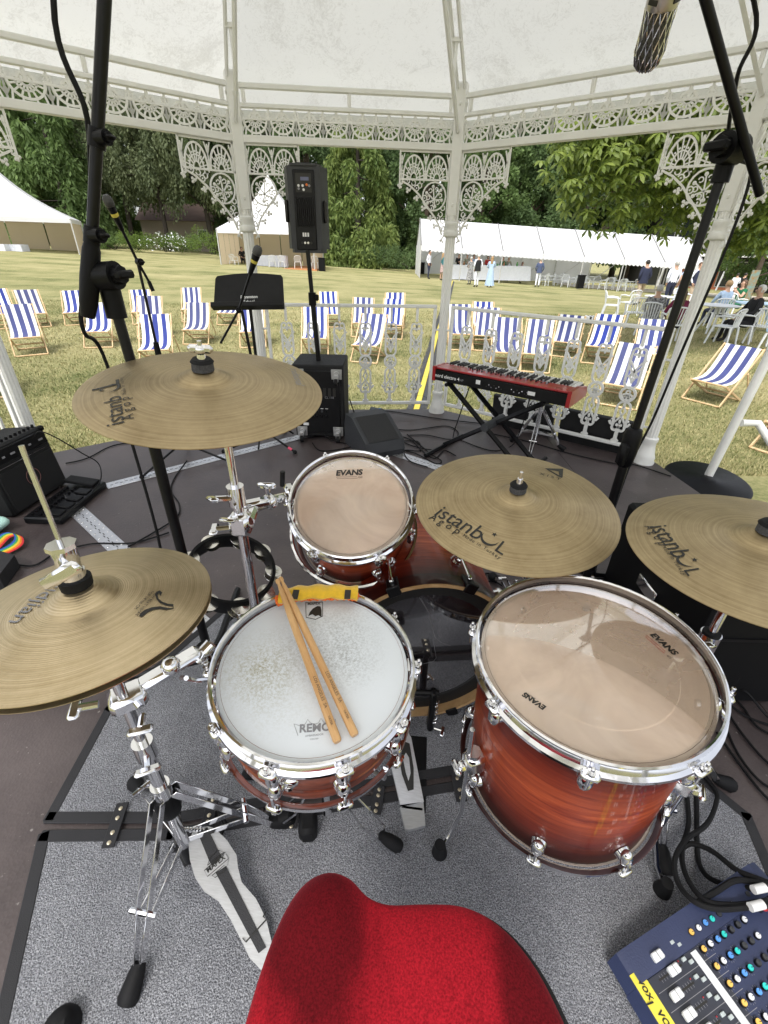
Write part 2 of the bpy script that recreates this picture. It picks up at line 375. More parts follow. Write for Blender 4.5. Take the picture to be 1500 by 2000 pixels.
# column: flared base, fluted shaft, ring capital, square head
mb = MB()
mb.lathe([(0, 0), (.068, 0), (.07, .012), (.062, .03), (.066, .045), (.056, .07), (.046, .12), (.043, .15), (.05, .165), (.05, .185), (.04, .195)], 28)
fl = []
for i in range(48): a = 2 * PI * i / 48; rr = .0375 - (.0035 if i % 4 in (0, 1) else 0); fl.append((rr * math.cos(a), rr * math.sin(a)))
mb.prism(fl, .19, 1.5)
mb.lathe([(.038, 1.355), (.054, 1.365), (.058, 1.38), (.054, 1.395), (.046, 1.40), (.046, 1.425), (.052, 1.435), (.05, 1.45), (.038, 1.46)], 28)
mb.box((0, 0, 1.86), (.075, .075, .74), ch=.006); mb.box((0, 0, 1.49), (.066, .066, .03), ch=.01)
for a in range(4):
    for q in (0, 1): mb.box((math.cos(a * PI / 2) * .04, math.sin(a * PI / 2) * .04, 1.56 + q * .56), (.012, .012, .02), ch=.003)
def face_rot(i):
    a = OCT[i - 1]; b = OCT[(i + 1) % 8]; d = b - a; return math.atan2(d.y, d.x)
col0 = mb.build('column', WHITE, band); col0.matrix_local = BL @ Matrix.Translation((*OCT[0], 0)) @ Matrix.Rotation(face_rot(0), 4, 'Z')
for i in range(1, 8): inst(col0, band, BL @ Matrix.Translation((*OCT[i], 0)) @ Matrix.Rotation(face_rot(i), 4, 'Z'))
IRON = [1.6]
def bar2(mb, pts, r=.0034, closed=False): mb.tube([(x, 0, z) for x, z in pts], r * IRON[0], 4, closed, flat=(0, 1, 0))
def frieze_mesh(L, n):
    mb = MB(); u = L / n; h = .165
    for k in range(n):
        x0 = k * u; cx = x0 + u / 2; X = lambda a: x0 + a * u
        top = .098; R = u * .42
        for rr, tk in ((1, .004), (.55, .003), (.25, .003)): bar2(mb, arc((cx, top), R * rr, 180, 360, 12, .085 * rr), tk)
        for a in range(195, 350, 25):
            c, s = math.cos(math.radians(a)), math.sin(math.radians(a)); bar2(mb, [(cx + R * .25 * c, top + .021 * s), (cx + R * c, top + .085 * s)], .003)
        for a in (215, 250, 290, 325):
            c, s = math.cos(math.radians(a)), math.sin(math.radians(a)); bar2(mb, [(cx + R * c, top + .085 * s), (cx + R * 1.15 * c, 0)], .003)
        for sx in (X(0), X(1)):
            bar2(mb, [(sx, 0), (sx, .1)], .003); mb.add([(sx - .011, -.003, .045), (sx, -.003, .07), (sx + .011, -.003, .045), (sx, -.003, .022), (sx - .011, .003, .045), (sx, .003, .07), (sx + .011, .003, .045), (sx, .003, .022)], [(0, 1, 2, 3), (7, 6, 5, 4), (0, 4, 5, 1), (1, 5, 6, 2), (2, 6, 7, 3), (3, 7, 4, 0)])
            for sg in (-1, 1): bar2(mb, [(sx, .02), (sx + sg * u * .1, .055), (sx + sg * u * .05, .095)], .0028)
        for sg in (-1, 1):                                             # spread leaves of the large flower
            bar2(mb, [(cx, .125), (cx + sg * .018, .136), (cx + sg * .03, .125), (cx + sg * .041, .107)], .0045)
            bar2(mb, arc((cx + sg * .016, .118), .008, 90, 90 - sg * 200, 6), .0025)
            bar2(mb, arc((x0 + (0 if sg > 0 else u) + sg * .009, .118), .009, 0, 360, 8), .0025); bar2(mb, arc((x0 + (0 if sg > 0 else u) + sg * .009, .137), .008, -90, 180, 7), .0025)
        for sx, wd in ((cx, .008), (X(0), .006)):
            bar2(mb, [(sx, .105), (sx, h)], wd * .6); mb.ball((sx, 0, .152), wd * 1.35, 6, (1, .5, 1.1))
            for sg in (-1, 1): mb.ball((sx + sg * wd, 0, .143), wd * .7, 5, (1, .5, 1))
    bar2(mb, [(0, .1), (L, .1)], .0042)
    return mb
def bracket_mesh():
    mb = MB(); Wd = .36
    bar2(mb, [(0, -.006), (Wd, -.006)], .005); bar2(mb, [(0, -.165), (Wd, -.165)], .005); bar2(mb, [(Wd, 0), (Wd, -.2)], .005); bar2(mb, [(.005, 0), (.005, -.5)], .005)
    for cx in (.095, .262):
        for rr, tk in ((.075, .0045), (.046, .0032), (.022, .0032)): bar2(mb, arc((cx, -.16), rr, 0, 180, 14, rr * 1.75 if rr > .05 else rr * 1.5), tk)
        for a in range(10, 180, 23):
            c, s = math.cos(math.radians(a)), math.sin(math.radians(a)); bar2(mb, [(cx + .022 * c, -.16 + .034 * s), (cx + .075 * c, -.16 + .131 * s)], .003)
            b = math.radians(a + 11); mb.ball((cx + .052 * math.cos(b), 0, -.16 + .085 * math.sin(b)), .0058, 5, (1, .5, 1))
    for cx in (.178, .012, .348):
        bar2(mb, [(cx, -.16), (cx, -.03)], .003); mb.ball((cx, 0, -.045), .009, 6, (1, .5, 1.8)); bar2(mb, [(cx - .018, -.02), (cx, -.09), (cx + .018, -.02)], .003); bar2(mb, arc((cx, -.125), .012, 0, 360, 8), .0028)
    cx, cz = .105, -.262
    bar2(mb, arc((cx, cz), .085, 0, 360, 20), .0042, False)
    for a in range(20, 380, 60):
        c, s = math.cos(math.radians(a)), math.sin(math.radians(a)); bar2(mb, [(cx, cz - .02), (cx + .05 * c, cz + .05 * s)], .0032)
        mb.ball((cx + .06 * c, 0, cz + .06 * s), .011, 6, (1, .4, 1)); bar2(mb, arc((cx + .045 * math.cos(math.radians(a + 30)), cz + .045 * math.sin(math.radians(a + 30))), .012, 0, 300, 7), .0026)
    stem = [(.345, -.175), (.28, -.205), (.215, -.255), (.16, -.315), (.105, -.375), (.06, -.43), (.03, -.5)]
    bar2(mb, stem, .0048)
    for i in range(len(stem) - 1):
        x, z = stem[i]; x2, z2 = stem[i + 1]; d = Vector((x2 - x, z2 - z)).normalized(); nrm = Vector((-d.y, d.x)); nrm = nrm if nrm.y < 0 else -nrm
        q = Vector((x, z)) + nrm * .03; bar2(mb, [(x, z), (x + nrm.x * .012 + d.x * .012, z + nrm.y * .012 + d.y * .012), (q.x, q.y)], .0034)
        for k in range(3):
            a = k * 2.1 + i; mb.ball((q.x + .011 * math.cos(a), 0, q.y + .011 * math.sin(a)), .0095, 6, (1, .4, 1))
        e = Vector(((x + x2) / 2, (z + z2) / 2)) - nrm * .018; bar2(mb, arc((e.x, e.y), .017, 20 * i, 20 * i + 300, 9), .003)
        mb.ball((e.x, 0, e.y), .006, 5, (1, .4, 1))
    for i, (x, z) in enumerate(((.215, -.2), (.26, -.185), (.05, -.37), (.035, -.33), (.03, -.41), (.02, -.46), (.2, -.175))): bar2(mb, arc((x, z), .015, 40 * i, 40 * i + 320, 9), .0028)
    mb.ball((Wd, 0, -.21), .01, 6, (.7, .5, 1.6)); bar2(mb, [(.012, -.5), (.03, -.53), (.012, -.55)], .004); mb.ball((.035, 0, -.535), .01, 6, (1, .4, 1))
    return mb.mesh('bracket', WHITE)
BRK = bracket_mesh()
def baluster_mesh():
    IRON[0] = 2.2
    mb = MB(); H = .765
    B = lambda pts, r=.0042, c=False: bar2(mb, pts, r, c)
    for y in (0,):
        B([(0, H), (0, .66)], .006); mb.box((0, 0, .69), (.016, .016, .012), ch=.003)
        for sg in (-1, 1):
            B(arc((sg * .02, .625), .02, 180 if sg < 0 else 0, (180 - 300) if sg < 0 else 300, 12)); B([(sg * .04, .625), (sg * .043, .58), (sg * .04, .53), (0, .475)], .0042)
            B([(sg * .043, .6), (sg * .043, .43)], .005); B(arc((0, .43), .043, 270, 270 + sg * 90, 8)); mb.ball((sg * .05, 0, .575), .011, 7, (1, .6, .8)); mb.ball((sg * .02, 0, .61), .008, 6, (1, .6, 1))
            B([(sg * .035, .56), (0, .505), (-sg * .03, .46)], .0036)
            B([(0, .5), (sg * .018, .46), (0, .425)], .0036); B(arc((sg * .018, .33), .014, 0, 360, 8), .0034); B(arc((sg * .02, .31), .01, 0, 300, 7), .003)
            B([(sg * .043, .25), (sg * .043, .13)], .005); B(arc((0, .25), .043, 90, 90 - sg * 90, 8)); B([(0, .262), (sg * .018, .225), (0, .19)], .0036); B([(0, .19), (sg * .035, .14), (sg * .04, .11)], .004)
            B(arc((sg * .021, .105), .021, 90, 90 + sg * 300, 12), .005); B([(sg * .04, .12), (sg * .058, .128), (sg * .068, .145)], .005); mb.ball((sg * .052, 0, .16), .01, 7, (1, .6, .8))
            B([(sg * .004, .02), (sg * .02, .004)], .006)
        B(arc((0, .345), .047, 0, 360, 20), .0052); B(arc((0, .358), .013, 0, 360, 8), .0034); B(arc((0, .325), .013, 0, 360, 8), .0034); mb.ball((0, 0, .345), .01, 6, (1, .6, 1))
        B([(0, .42), (0, .475)], .004); mb.ball((0, 0, .6), .012, 7, (.8, .6, 1.3)); B([(0, .3), (0, .26)], .005); mb.ball((0, 0, .27), .009, 6, (1, .6, 1.5)); mb.ball((0, 0, .15), .012, 7, (.8, .6, 1.5))
        B([(0, .1), (0, 0)], .0075); mb.box((0, 0, .05), (.022, .018, .012), ch=.003); mb.box((0, 0, .01), (.05, .02, .02), ch=.006)
    return mb.mesh('baluster', WHITE)
BAL = baluster_mesh(); BAL_SRC = bpy.data.objects.new('x', BAL)
def side(i): a, b = OCT[i], OCT[(i + 1) % 8]; d = b - a; return a, b, d.length, BL @ Matrix.Translation((*a, 0)) @ Matrix.Rotation(math.atan2(d.y, d.x), 4, 'Z')
for i in range(8):
    a, b, L, M = side(i); e = .04; LL = L - 2 * e
    mb = MB(); mb.box((L / 2, 0, ZF + .021), (LL, .045, .042), ch=.004); mb.box((L / 2, 0, ZF + .193), (LL, .036, .024), ch=.004); mb.box((L / 2, 0, ZF + .29), (LL, .035, .028), ch=.004)
    for k in (.02, .5, .98): mb.box((e + LL * k, 0, ZF + .2405), (.022, .026, .07), ch=.003)
    fb = mb.build('frieze_beam', WHITE, band, M=M)
    fr = frieze_mesh(LL, 8).build('lace_frieze', WHITE, band, M=M @ Matrix.Translation((e, 0, ZF + .0425)) @ Matrix.Diagonal((1, 1, .84, 1)))
    for sx, x0 in ((1, e), (-1, L - e)):
        o = bpy.data.objects.new('lace_bracket', BRK); COL.objects.link(o); o.parent = band; o.matrix_local = M @ Matrix.Translation((x0, 0, ZF)) @ Matrix.Diagonal((sx, 1, 1, 1))
    if i in (1, 2, 3, 7):
        rl = MB(); z0, z1 = .10, .865; g = .065
        if i == 3: continue
        rl.box((L / 2, 0, z1 + .012), (L - 2 * g, .032, .024), ch=.004); rl.box((L / 2, 0, z0 - .012), (L - 2 * g, .03, .024), ch=.004)
        for x in (g + .012, L - g - .012): rl.box((x, 0, (z0 + z1) / 2), (.024, .028, z1 - z0 - .002), ch=.004); rl.box((x + (-.03 if x < 1 else .03), 0, .7), (.04, .014, .014), ch=.003); rl.box((x + (-.03 if x < 1 else .03), 0, .25), (.04, .014, .014), ch=.003)
        R = rl.build('railing', WHITE, band, M=M); nb = 7 if i != 1 else 6
        for k in range(nb):
            o = bpy.data.objects.new('baluster', BAL); COL.objects.link(o); o.parent = R; o.matrix_local = Matrix.Translation((g + .03 + (L - 2 * g - .06) * (k + .6) / (nb + .2), 0, z0))
# rafters and canvas
AP = Vector((CEN.x, CEN.y, 3.75)); ZE = ZF + .32
for i in range(8):
    c = OCT[i]; base = Vector((c.x, c.y, ZE - .02)); d = AP - base; tng = Vector((-(c - CEN).y, (c - CEN).x, 0)).normalized(); mb = MB()
    inn = Vector((CEN.x - c.x, CEN.y - c.y, 0)).normalized()
    for sg in (-1, 1):
        q = base + tng * sg * .024; mb.tube([q, q + d * .97], .011, 4)
    low = Vector((c.x, c.y, ZF + .1)) + inn * .045; mb.tube([low, low + (d * .55 + Vector((0, 0, .02)) - inn * .03)], .013, 4)
    for k in (.12, .3, .48): mb.tube([base + d * k, low + d * (k * .95)], .009, 4); mb.box(base + d * k, (.06, .03, .02))
    mb.v = [tuple(BL @ Vector(q)) for q in mb.v]; mb.build('rafter', WHITE, band)
m, t, p, o = nodes('roof_canvas'); tc = nd(t, 'ShaderNodeTexCoord'); n1 = nd(t, 'ShaderNodeTexNoise', Scale=3.5, Detail=8, Roughness=.7, Distortion=1.2); n2 = nd(t, 'ShaderNodeTexNoise', Scale=26, Detail=5, Roughness=.75, Distortion=2.5)
for n in (n1, n2): t.links.new(tc.outputs['Object'], n.inputs['Vector'])
r = nd(t, 'ShaderNodeValToRGB'); r.color_ramp.elements[0].position = .28; r.color_ramp.elements[1].position = .5; r.color_ramp.elements[0].color = (.64, .635, .60, 1); r.color_ramp.elements[1].color = (.78, .78, .75, 1)
ad = nd(t, 'ShaderNodeMath', operation='MULTIPLY'); t.links.new(n1.outputs[0], ad.inputs[0]); t.links.new(n2.outputs[0], ad.inputs[1]); m2 = nd(t, 'ShaderNodeMath', operation='MULTIPLY'); m2.inputs[1].default_value = 2.0; t.links.new(ad.outputs[0], m2.inputs[0]); t.links.new(m2.outputs[0], r.inputs[0]); t.links.new(r.outputs[0], p.inputs['Base Color']); p.inputs['Roughness'].default_value = .7
bn = nd(t, 'ShaderNodeBump', Strength=.25, Distance=.01); t.links.new(n1.outputs[0], bn.inputs['Height']); t.links.new(bn.outputs[0], p.inputs['Normal'])
tr = nd(t, 'ShaderNodeBsdfTranslucent'); t.links.new(r.outputs[0], tr.inputs[0]); ms = nd(t, 'ShaderNodeMixShader'); ms.inputs[0].default_value = .5; t.links.new(p.outputs[0], ms.inputs[1]); t.links.new(tr.outputs[0], ms.inputs[2]); t.links.new(ms.outputs[0], o.inputs[0])
CANVAS = m
for i in range(8):
    a, b = OCT[i], OCT[(i + 1) % 8]; mb = MB(); k = 1.13; A = CEN + (a - CEN) * k; Bq = CEN + (b - CEN) * k; n = 8; rows = 10; apx = Vector((CEN.x, CEN.y, AP.z + .03)); g = []
    for j in range(rows + 1):
        s = j / rows
        for q in range(n + 1):
            e = A.lerp(Bq, q / n); P = Vector((e.x, e.y, ZE - .10)).lerp(apx, s * .985); P.z += -.05 * math.sin(PI * q / n) * math.sin(PI * min(1, s * 1.1)) * (1 - s) * .6
            g.append(P)
    for j in range(2):
        for q in range(n + 1): e = A.lerp(Bq, q / n); g.append(Vector((e.x, e.y, (ZE - .101, ZE - .14 + .006 * math.sin(q * 9))[j])))
    mb.v = [tuple(BL @ x) for x in g]; N1 = n + 1
    mb.f = [(j * N1 + q, j * N1 + q + 1, (j + 1) * N1 + q + 1, (j + 1) * N1 + q) for j in range(rows) for q in range(n)] + [((rows + 1) * N1 + q, (rows + 1) * N1 + q + 1, (rows + 2) * N1 + q + 1, (rows + 2) * N1 + q) for q in range(n)]
    mb.mi = [0] * len(mb.f); mb.build('canvas_panel', CANVAS, band)
MB().lathe([(0, .2), (.03, .16), (.09, .0), (.09, -.12), (0, -.12)], 20, BL @ Matrix.Translation(AP)).build('finial', WHITE, band)
# ------------------------------------------------------------------ drum kit
def wood(name, c1, c2, c3=None, scale=6, stretch=(1, 1, 12), coat=.9, burst=False):
    m, t, p, o = nodes(name); tc = nd(t, 'ShaderNodeTexCoord'); mp = nd(t, 'ShaderNodeMapping'); mp.inputs['Scale'].default_value = stretch; t.links.new(tc.outputs['Object'], mp.inputs[0])
    n1 = nd(t, 'ShaderNodeTexNoise', Scale=scale, Detail=7, Roughness=.65, Distortion=.6); t.links.new(mp.outputs[0], n1.inputs['Vector'])
    r = nd(t, 'ShaderNodeValToRGB'); r.color_ramp.elements[0].position = .32; r.color_ramp.elements[1].position = .62; r.color_ramp.elements[0].color = c4(c1); r.color_ramp.elements[1].color = c4(c2); t.links.new(n1.outputs[0], r.inputs[0]); out = r.outputs[0]
    if burst:                                                       # stained fade to a darker tone at both shell ends: part of the lacquer
        sp = nd(t, 'ShaderNodeAttribute', attribute_name='along')
        r2 = nd(t, 'ShaderNodeValToRGB'); e = r2.color_ramp.elements; e[0].position = 0; e[0].color = (.05, .025, .04, 1); e[1].position = 1; e[1].color = (.06, .03, .04, 1)
        for ps, cc in ((.10, (.10, .05, .07, 1)), (.24, (.34, .2, .22, 1)), (.44, (.95, .9, .9, 1)), (.56, (1, 1, 1, 1)), (.76, (.45, .28, .26, 1)), (.9, (.13, .06, .07, 1))): k = e.new(ps); k.color = cc
        mx = nd(t, 'ShaderNodeMixRGB', blend_type='MULTIPLY'); mx.inputs[0].default_value = 1; t.links.new(sp.outputs['Fac'], r2.inputs[0]); t.links.new(out, mx.inputs[1]); t.links.new(r2.outputs[0], mx.inputs[2]); out = mx.outputs[0]
    t.links.new(out, p.inputs['Base Color']); p.inputs['Roughness'].default_value = .4; p.inputs['Specular IOR Level'].default_value = .2; p.inputs['Coat Weight'].default_value = coat; p.inputs['Coat Roughness'].default_value = .03
    return m
LACQ = wood('red_burst_lacquer', (.22, .024, .010), (.52, .10, .032), burst=True, scale=4, stretch=(1.2, 1.2, 16), coat=.38)
ROSE = wood('rosewood_lacquer', (.07, .014, .009), (.27, .062, .028), scale=5, stretch=(2, 2, 14))
MAPLE = wood('maple_ply', (.74, .54, .39), (.86, .66, .50), scale=3, stretch=(1.5, 1.5, 7), coat=.05)
HOOPW = wood('maple_hoop', (.45, .27, .12), (.62, .41, .21), scale=5, stretch=(2, 2, 2), coat=.3)
def film(name, tint, gloss, milk=(.8, .8, .8), milkf=.06):
    m, t, p, o = nodes(name); t.nodes.remove(p); tr = nd(t, 'ShaderNodeBsdfTransparent'); tr.inputs[0].default_value = c4(tint); gl = nd(t, 'ShaderNodeBsdfGlossy'); gl.inputs['Roughness'].default_value = .05; gl.inputs[0].default_value = (1, 1, 1, 1)
    df = nd(t, 'ShaderNodeBsdfDiffuse'); df.inputs[0].default_value = c4(milk); tc = nd(t, 'ShaderNodeTexCoord'); nz = nd(t, 'ShaderNodeTexNoise', Scale=5, Detail=4, Roughness=.6, Distortion=1.5); t.links.new(tc.outputs['Object'], nz.inputs['Vector'])
    mr = nd(t, 'ShaderNodeMapRange'); mr.inputs['From Min'].default_value = .3; mr.inputs['From Max'].default_value = .75; mr.inputs['To Min'].default_value = milkf * .8; mr.inputs['To Max'].default_value = milkf * 1.25; t.links.new(nz.outputs[0], mr.inputs[0])
    a = nd(t, 'ShaderNodeMixShader'); t.links.new(mr.outputs[0], a.inputs[0]); t.links.new(tr.outputs[0], a.inputs[1]); t.links.new(df.outputs[0], a.inputs[2])
    lw = nd(t, 'ShaderNodeFresnel', IOR=1.45); mm = nd(t, 'ShaderNodeMath', operation='MULTIPLY'); mm.inputs[1].default_value = gloss; t.links.new(lw.outputs[0], mm.inputs[0])
    b = nd(t, 'ShaderNodeMixShader'); t.links.new(mm.outputs[0], b.inputs[0]); t.links.new(a.outputs[0], b.inputs[1]); t.links.new(gl.outputs[0], b.inputs[2]); t.links.new(b.outputs[0], o.inputs[0]); return m
CLEAR = film('clear_drumhead', (.98, .95, .92), .36, (.98, .80, .64), .46)
SMOKE = film('smoked_drumhead', (.10, .09, .10), .5, (.035, .03, .036), .8)
# coated snare head with brush marks
m, t, p, o = nodes('coated_drumhead'); tc = nd(t, 'ShaderNodeTexCoord'); n1 = nd(t, 'ShaderNodeTexNoise', Scale=9, Detail=4); n2 = nd(t, 'ShaderNodeTexNoise', Scale=230, Detail=3, Roughness=.8)
for n in (n1, n2): t.links.new(tc.outputs['Object'], n.inputs['Vector'])
def blob(cx, cy, rr, col, gain):
    v = nd(t, 'ShaderNodeVectorMath', operation='DISTANCE'); v.inputs[1].default_value = (cx, cy, .15); t.links.new(tc.outputs['Object'], v.inputs[0])
    g = nd(t, 'ShaderNodeMapRange'); g.inputs['From Min'].default_value = 0; g.inputs['From Max'].default_value = rr; g.inputs['To Min'].default_value = gain; g.inputs['To Max'].default_value = 0; t.links.new(v.outputs['Value'], g.inputs[0])
    s = nd(t, 'ShaderNodeMapRange'); s.inputs['From Min'].default_value = .42; s.inputs['From Max'].default_value = .68; t.links.new(n2.outputs[0], s.inputs[0])
    q = nd(t, 'ShaderNodeMath', operation='MULTIPLY'); t.links.new(g.outputs[0], q.inputs[0]); t.links.new(s.outputs[0], q.inputs[1]); q2 = nd(t, 'ShaderNodeMath', operation='MULTIPLY'); t.links.new(q.outputs[0], q2.inputs[0]); t.links.new(n1.outputs[0], q2.inputs[1]); return q2.outputs[0]
cur = None; base = nd(t, 'ShaderNodeRGB'); base.outputs[0].default_value = (.72, .755, .785, 1); cur = base.outputs[0]
for cx, cy, rr, cc, g in ((-.10, -.01, .10, (.34, .31, .18, 1), 1.9), (.02, .055, .13, (.2, .2, .19, 1), 1.5), (.05, .02, .1, (.22, .22, .2, 1), .9), (-.06, -.06, .1, (.35, .33, .22, 1), 1.0)):
    mx = nd(t, 'ShaderNodeMixRGB'); mx.inputs[2].default_value = cc; mx.use_clamp = True; t.links.new(blob(cx, cy, rr, cc, g), mx.inputs[0]); t.links.new(cur, mx.inputs[1]); cur = mx.outputs[0]
t.links.new(cur, p.inputs['Base Color']); p.inputs['Roughness'].default_value = .55
bn = nd(t, 'ShaderNodeBump', Strength=.2, Distance=.0005); t.links.new(n2.outputs[0], bn.inputs['Height']); t.links.new(bn.outputs[0], p.inputs['Normal']); COATED = m
def along(o, L):
    a = o.data.attributes.new('along', 'FLOAT', 'POINT'); a.data.foreach_set('value', [max(0.0, min(1.0, v.co.z / L)) for v in o.data.vertices]); return o
def hoop_prof(R, up):
    # triple flanged hoop, z measured from the head plane; up = +1 batter side
    return [(R - .003, .013 * up), (R + .0, .0155 * up), (R + .0035, .014 * up), (R + .003, .009 * up), (R + .002, .004 * up), (R + .003, -.008 * up), (R + .0095, -.012 * up), (R + .0105, -.017 * up), (R + .006, -.016 * up), (R - .002, -.010 * up), (R - .003, 0)]
def lug_mesh(s=1.0):
    mb = MB(); mb.ball((.012, 0, 0), .017 * s, 12, (.75, .8, 1.35)); mb.cyl((0, 0, 0), (.014, 0, 0), .016 * s, .013 * s); mb.ball((.02, 0, 0), .007 * s, 8); return mb.mesh('lug', CHROME)
LUG = lug_mesh()
def drum(name, label, R, L, top, N, shell_mat, head_mat, nl, ang0, cat='drum', res=True, xdir=None, lug_off=.045, phase_bottom=0):
    N = Vector(N).normalized(); M = frame(Vector(top) - N * L, N, xdir); D = thing(name, label, cat, M=M); Rs = R - .012
    MB().lathe([(Rs, .004), (Rs, L - .004), (Rs - .003, L - .001), (Rs - .0075, L - .004), (Rs - .0075, .004), (Rs - .003, .001)], 64, closed_prof=True).build('shell', [shell_mat], D); along([c for c in D.children if c.name.startswith('shell')][0], L)
    # inner ply as its own skin
    MB().lathe([(Rs - .0079, .006), (Rs - .0079, L - .006)], 64).build('inner_ply', MAPLE, D)
    h = MB(); h.lathe([(0, L), (Rs - .006, L), (Rs + .004, L - .004), (Rs + .0055, L - .012)], 64); hd = h.build('drumhead', head_mat, D)
    if res:
        r_ = MB(); r_.lathe([(0, 0), (Rs - .006, 0), (Rs + .004, .004), (Rs + .0055, .012)], 64); r_.build('resonant_head', CLEAR, D)
    for up, z, nm in ((1, L, 'hoop'), (-1, 0, 'hoop')):
        ho = MB(); ho.lathe([(r0, z + dz) for r0, dz in hoop_prof(R, up)], 72, closed_prof=True)
        for i in range(nl):
            a = math.radians(ang0 + 360 * i / nl + (phase_bottom if up < 0 else 0)); c = Vector((math.cos(a), math.sin(a), 0)); ho.box(c * (R + .012) + Vector((0, 0, z - .012 * up)), (.016, .03, .012), rz=a, ch=.004)
        ho.build(nm, CHROME, D)
        for i in range(nl):
            a = math.radians(ang0 + 360 * i / nl + (phase_bottom if up < 0 else 0)); c = Vector((math.cos(a), math.sin(a), 0)); zl = z - up * (lug_off + .012)
            lg = bpy.data.objects.new('lug', LUG); COL.objects.link(lg); lg.parent = D; lg.matrix_local = Matrix.Translation(c * (Rs + .001) + Vector((0, 0, zl))) @ Matrix.Rotation(a, 4, 'Z')
            rod = MB(); rod.cyl(c * (R + .0135) + Vector((0, 0, zl)), c * (R + .0135) + Vector((0, 0, z + up * .004)), .0032, n=8); rod.cyl(c * (R + .0135) + Vector((0, 0, z - up * .004)), c * (R + .0135) + Vector((0, 0, z + up * .001)), .0065, n=10); rod.box(c * (R + .0135) + Vector((0, 0, z + up * .007)), (.006, .006, .01), rz=a, ch=.001); rod.build('tension_rod', CHROME, D)
    return D, M
def px_text(D, M, h, s, a, b, material=INK, par=None, **kw):
    return text_on(s, par or D, on_plane(*a, M, h), on_plane(*b, M, h), (0, 0, 1), material, **kw)
def px_poly(D, M, h, pts, material=INK, lift=.0008, name='printed_mark'):
    q = [on_plane(*p, M, h) for p in pts]; mb = MB(); mb.add([(v.x, v.y, v.z + lift) for v in q], [tuple(range(len(q)))]); return mb.build(name, material, D, smooth=False)
def px_line(D, M, h, pts, r=.0006, material=INK, closed=False, name='printed_line'):
    q = [on_plane(*p, M, h) for p in pts]; q = [Vector((v.x, v.y, v.z + .0004)) for v in q]; return MB().tube(q, r, 4, closed).build(name, material, D)
# snare
sn, SM = drum('snare_drum', 'rosewood snare drum with white coated head and chrome hoops', .187, .15, (-.126, .595, .606), (.038, -.102, 1), ROSE, COATED, 10, -68, lug_off=.04, res=False)
hs_ = .15
px_text(sn, SM, hs_, 'REMO', (585, 1431), (646, 1427), INKG, bold=.03)
px_text(sn, SM, hs_, 'AMBASSADOR', (596, 1440), (632, 1436), INKG); px_text(sn, SM, hs_, 'COATED', (606, 1446), (622, 1444), INKG)
px_line(sn, SM, hs_, [(582, 1437), (574, 1414), (586, 1418), (592, 1418), (597, 1413), (601, 1405), (606, 1412), (614, 1415), (622, 1412), (627, 1403), (632, 1411), (640, 1413), (648, 1410), (655, 1405), (652, 1430)], .0004, INKG)
px_line(sn, SM, hs_, [(597, 1177), (630, 1176), (630, 1204), (616, 1210), (598, 1206)], .0008, INK, True); px_text(sn, SM, hs_, 'MAPEX', (601, 1182), (626, 1181), bold=.02)
px_poly(sn, SM, hs_, [(602, 1204), (605, 1196), (611, 1189), (620, 1184), (626, 1185), (628, 1192), (628, 1206), (622, 1202), (616, 1204), (610, 1200)])
vb = MB(); a = math.radians(-96); c = Vector((math.cos(a), math.sin(a), 0)); vb.ball(c * .178 + Vector((0, 0, .075)), .017, 12, (.9, .5, .8)); vb.ball(c * .186 + Vector((0, 0, .075)), .008, 8); vb.build('air_vent', CHROME, sn)
bd = MB()
for z in (.035, .115): bd.lathe([(.1752, z - .003), (.1775, z), (.1752, z + .003)], 72)
bd.build('shell_bead', ROSE, sn)
MB().lathe([(0, .001), (.17, .001)], 48).build('snare_side_head', mat('hazy_film', (.5, .48, .45), .4), sn)
sw = MB(); sw.box((-.2, .02, .075), (.03, .045, .085), ch=.006); sw.cyl((-.215, .02, .12), (-.215, .02, .15), .012, .01); sw.tube([(-.21, .02, .06), (-.24, .0, .08), (-.25, -.02, .12), (-.235, -.03, .135)], .005); sw.build('strainer', CHROME, sn)
kn = MB(); kn.cyl((-.23, .045, .1), (-.23, .045, .132), .012, n=18); kn.box((-.216, .045, .11), (.03, .03, .03), ch=.004); kn.build('strainer_knob', BLACKM, sn)
bt = MB(); bt.box((.19, .05, .06), (.02, .04, .07), ch=.005); bt.box((.198, .05, .03), (.012, .03, .05), ch=.004); bt.build('butt_plate', CHROME, sn)
# rack tom
rt, RM = drum('rack_tom', 'small red burst rack tom with clear head clamped over the kick drum', .165, .2, (-.089, 1.07, .694), (.005, -.588, 1), LACQ, CLEAR, 6, -62, lug_off=.038)
px_text(rt, RM, .2, 'EVANS', (656, 929), (709, 927), bold=.045, shear=.15); px_text(rt, RM, .2, 'G2', (700, 934), (708, 934)); px_line(rt, RM, .2, [(657, 932), (697, 931), (698, 934), (659, 935)], .0004, INK, True)
bdg = MB(); bdg.ball((0, 0, 0), .022, 14, (.08, 1, 1.3), Matrix.Rotation(math.radians(170), 4, 'Z') @ Matrix.Translation((.1535, 0, .115))); bdg.build('badge', INK, rt)
rs = MB()
for i in range(40):
    a = math.radians(-200 + 220 * i / 39); rs.v += [(math.cos(a) * .178, math.sin(a) * .178, .012), (math.cos(a) * .178, math.sin(a) * .178, .04)]
rs.f = [(2 * i, 2 * i + 2, 2 * i + 3, 2 * i + 1) for i in range(39)]; rs.mi = [0] * 39
rs2 = MB(); rs2.tube([(math.cos(math.radians(150 + 240 * i / 40)) * .186, math.sin(math.radians(150 + 240 * i / 40)) * .186, .05) for i in range(41)], .006, 6); rs2.build('suspension_rim', CHROME, rt)
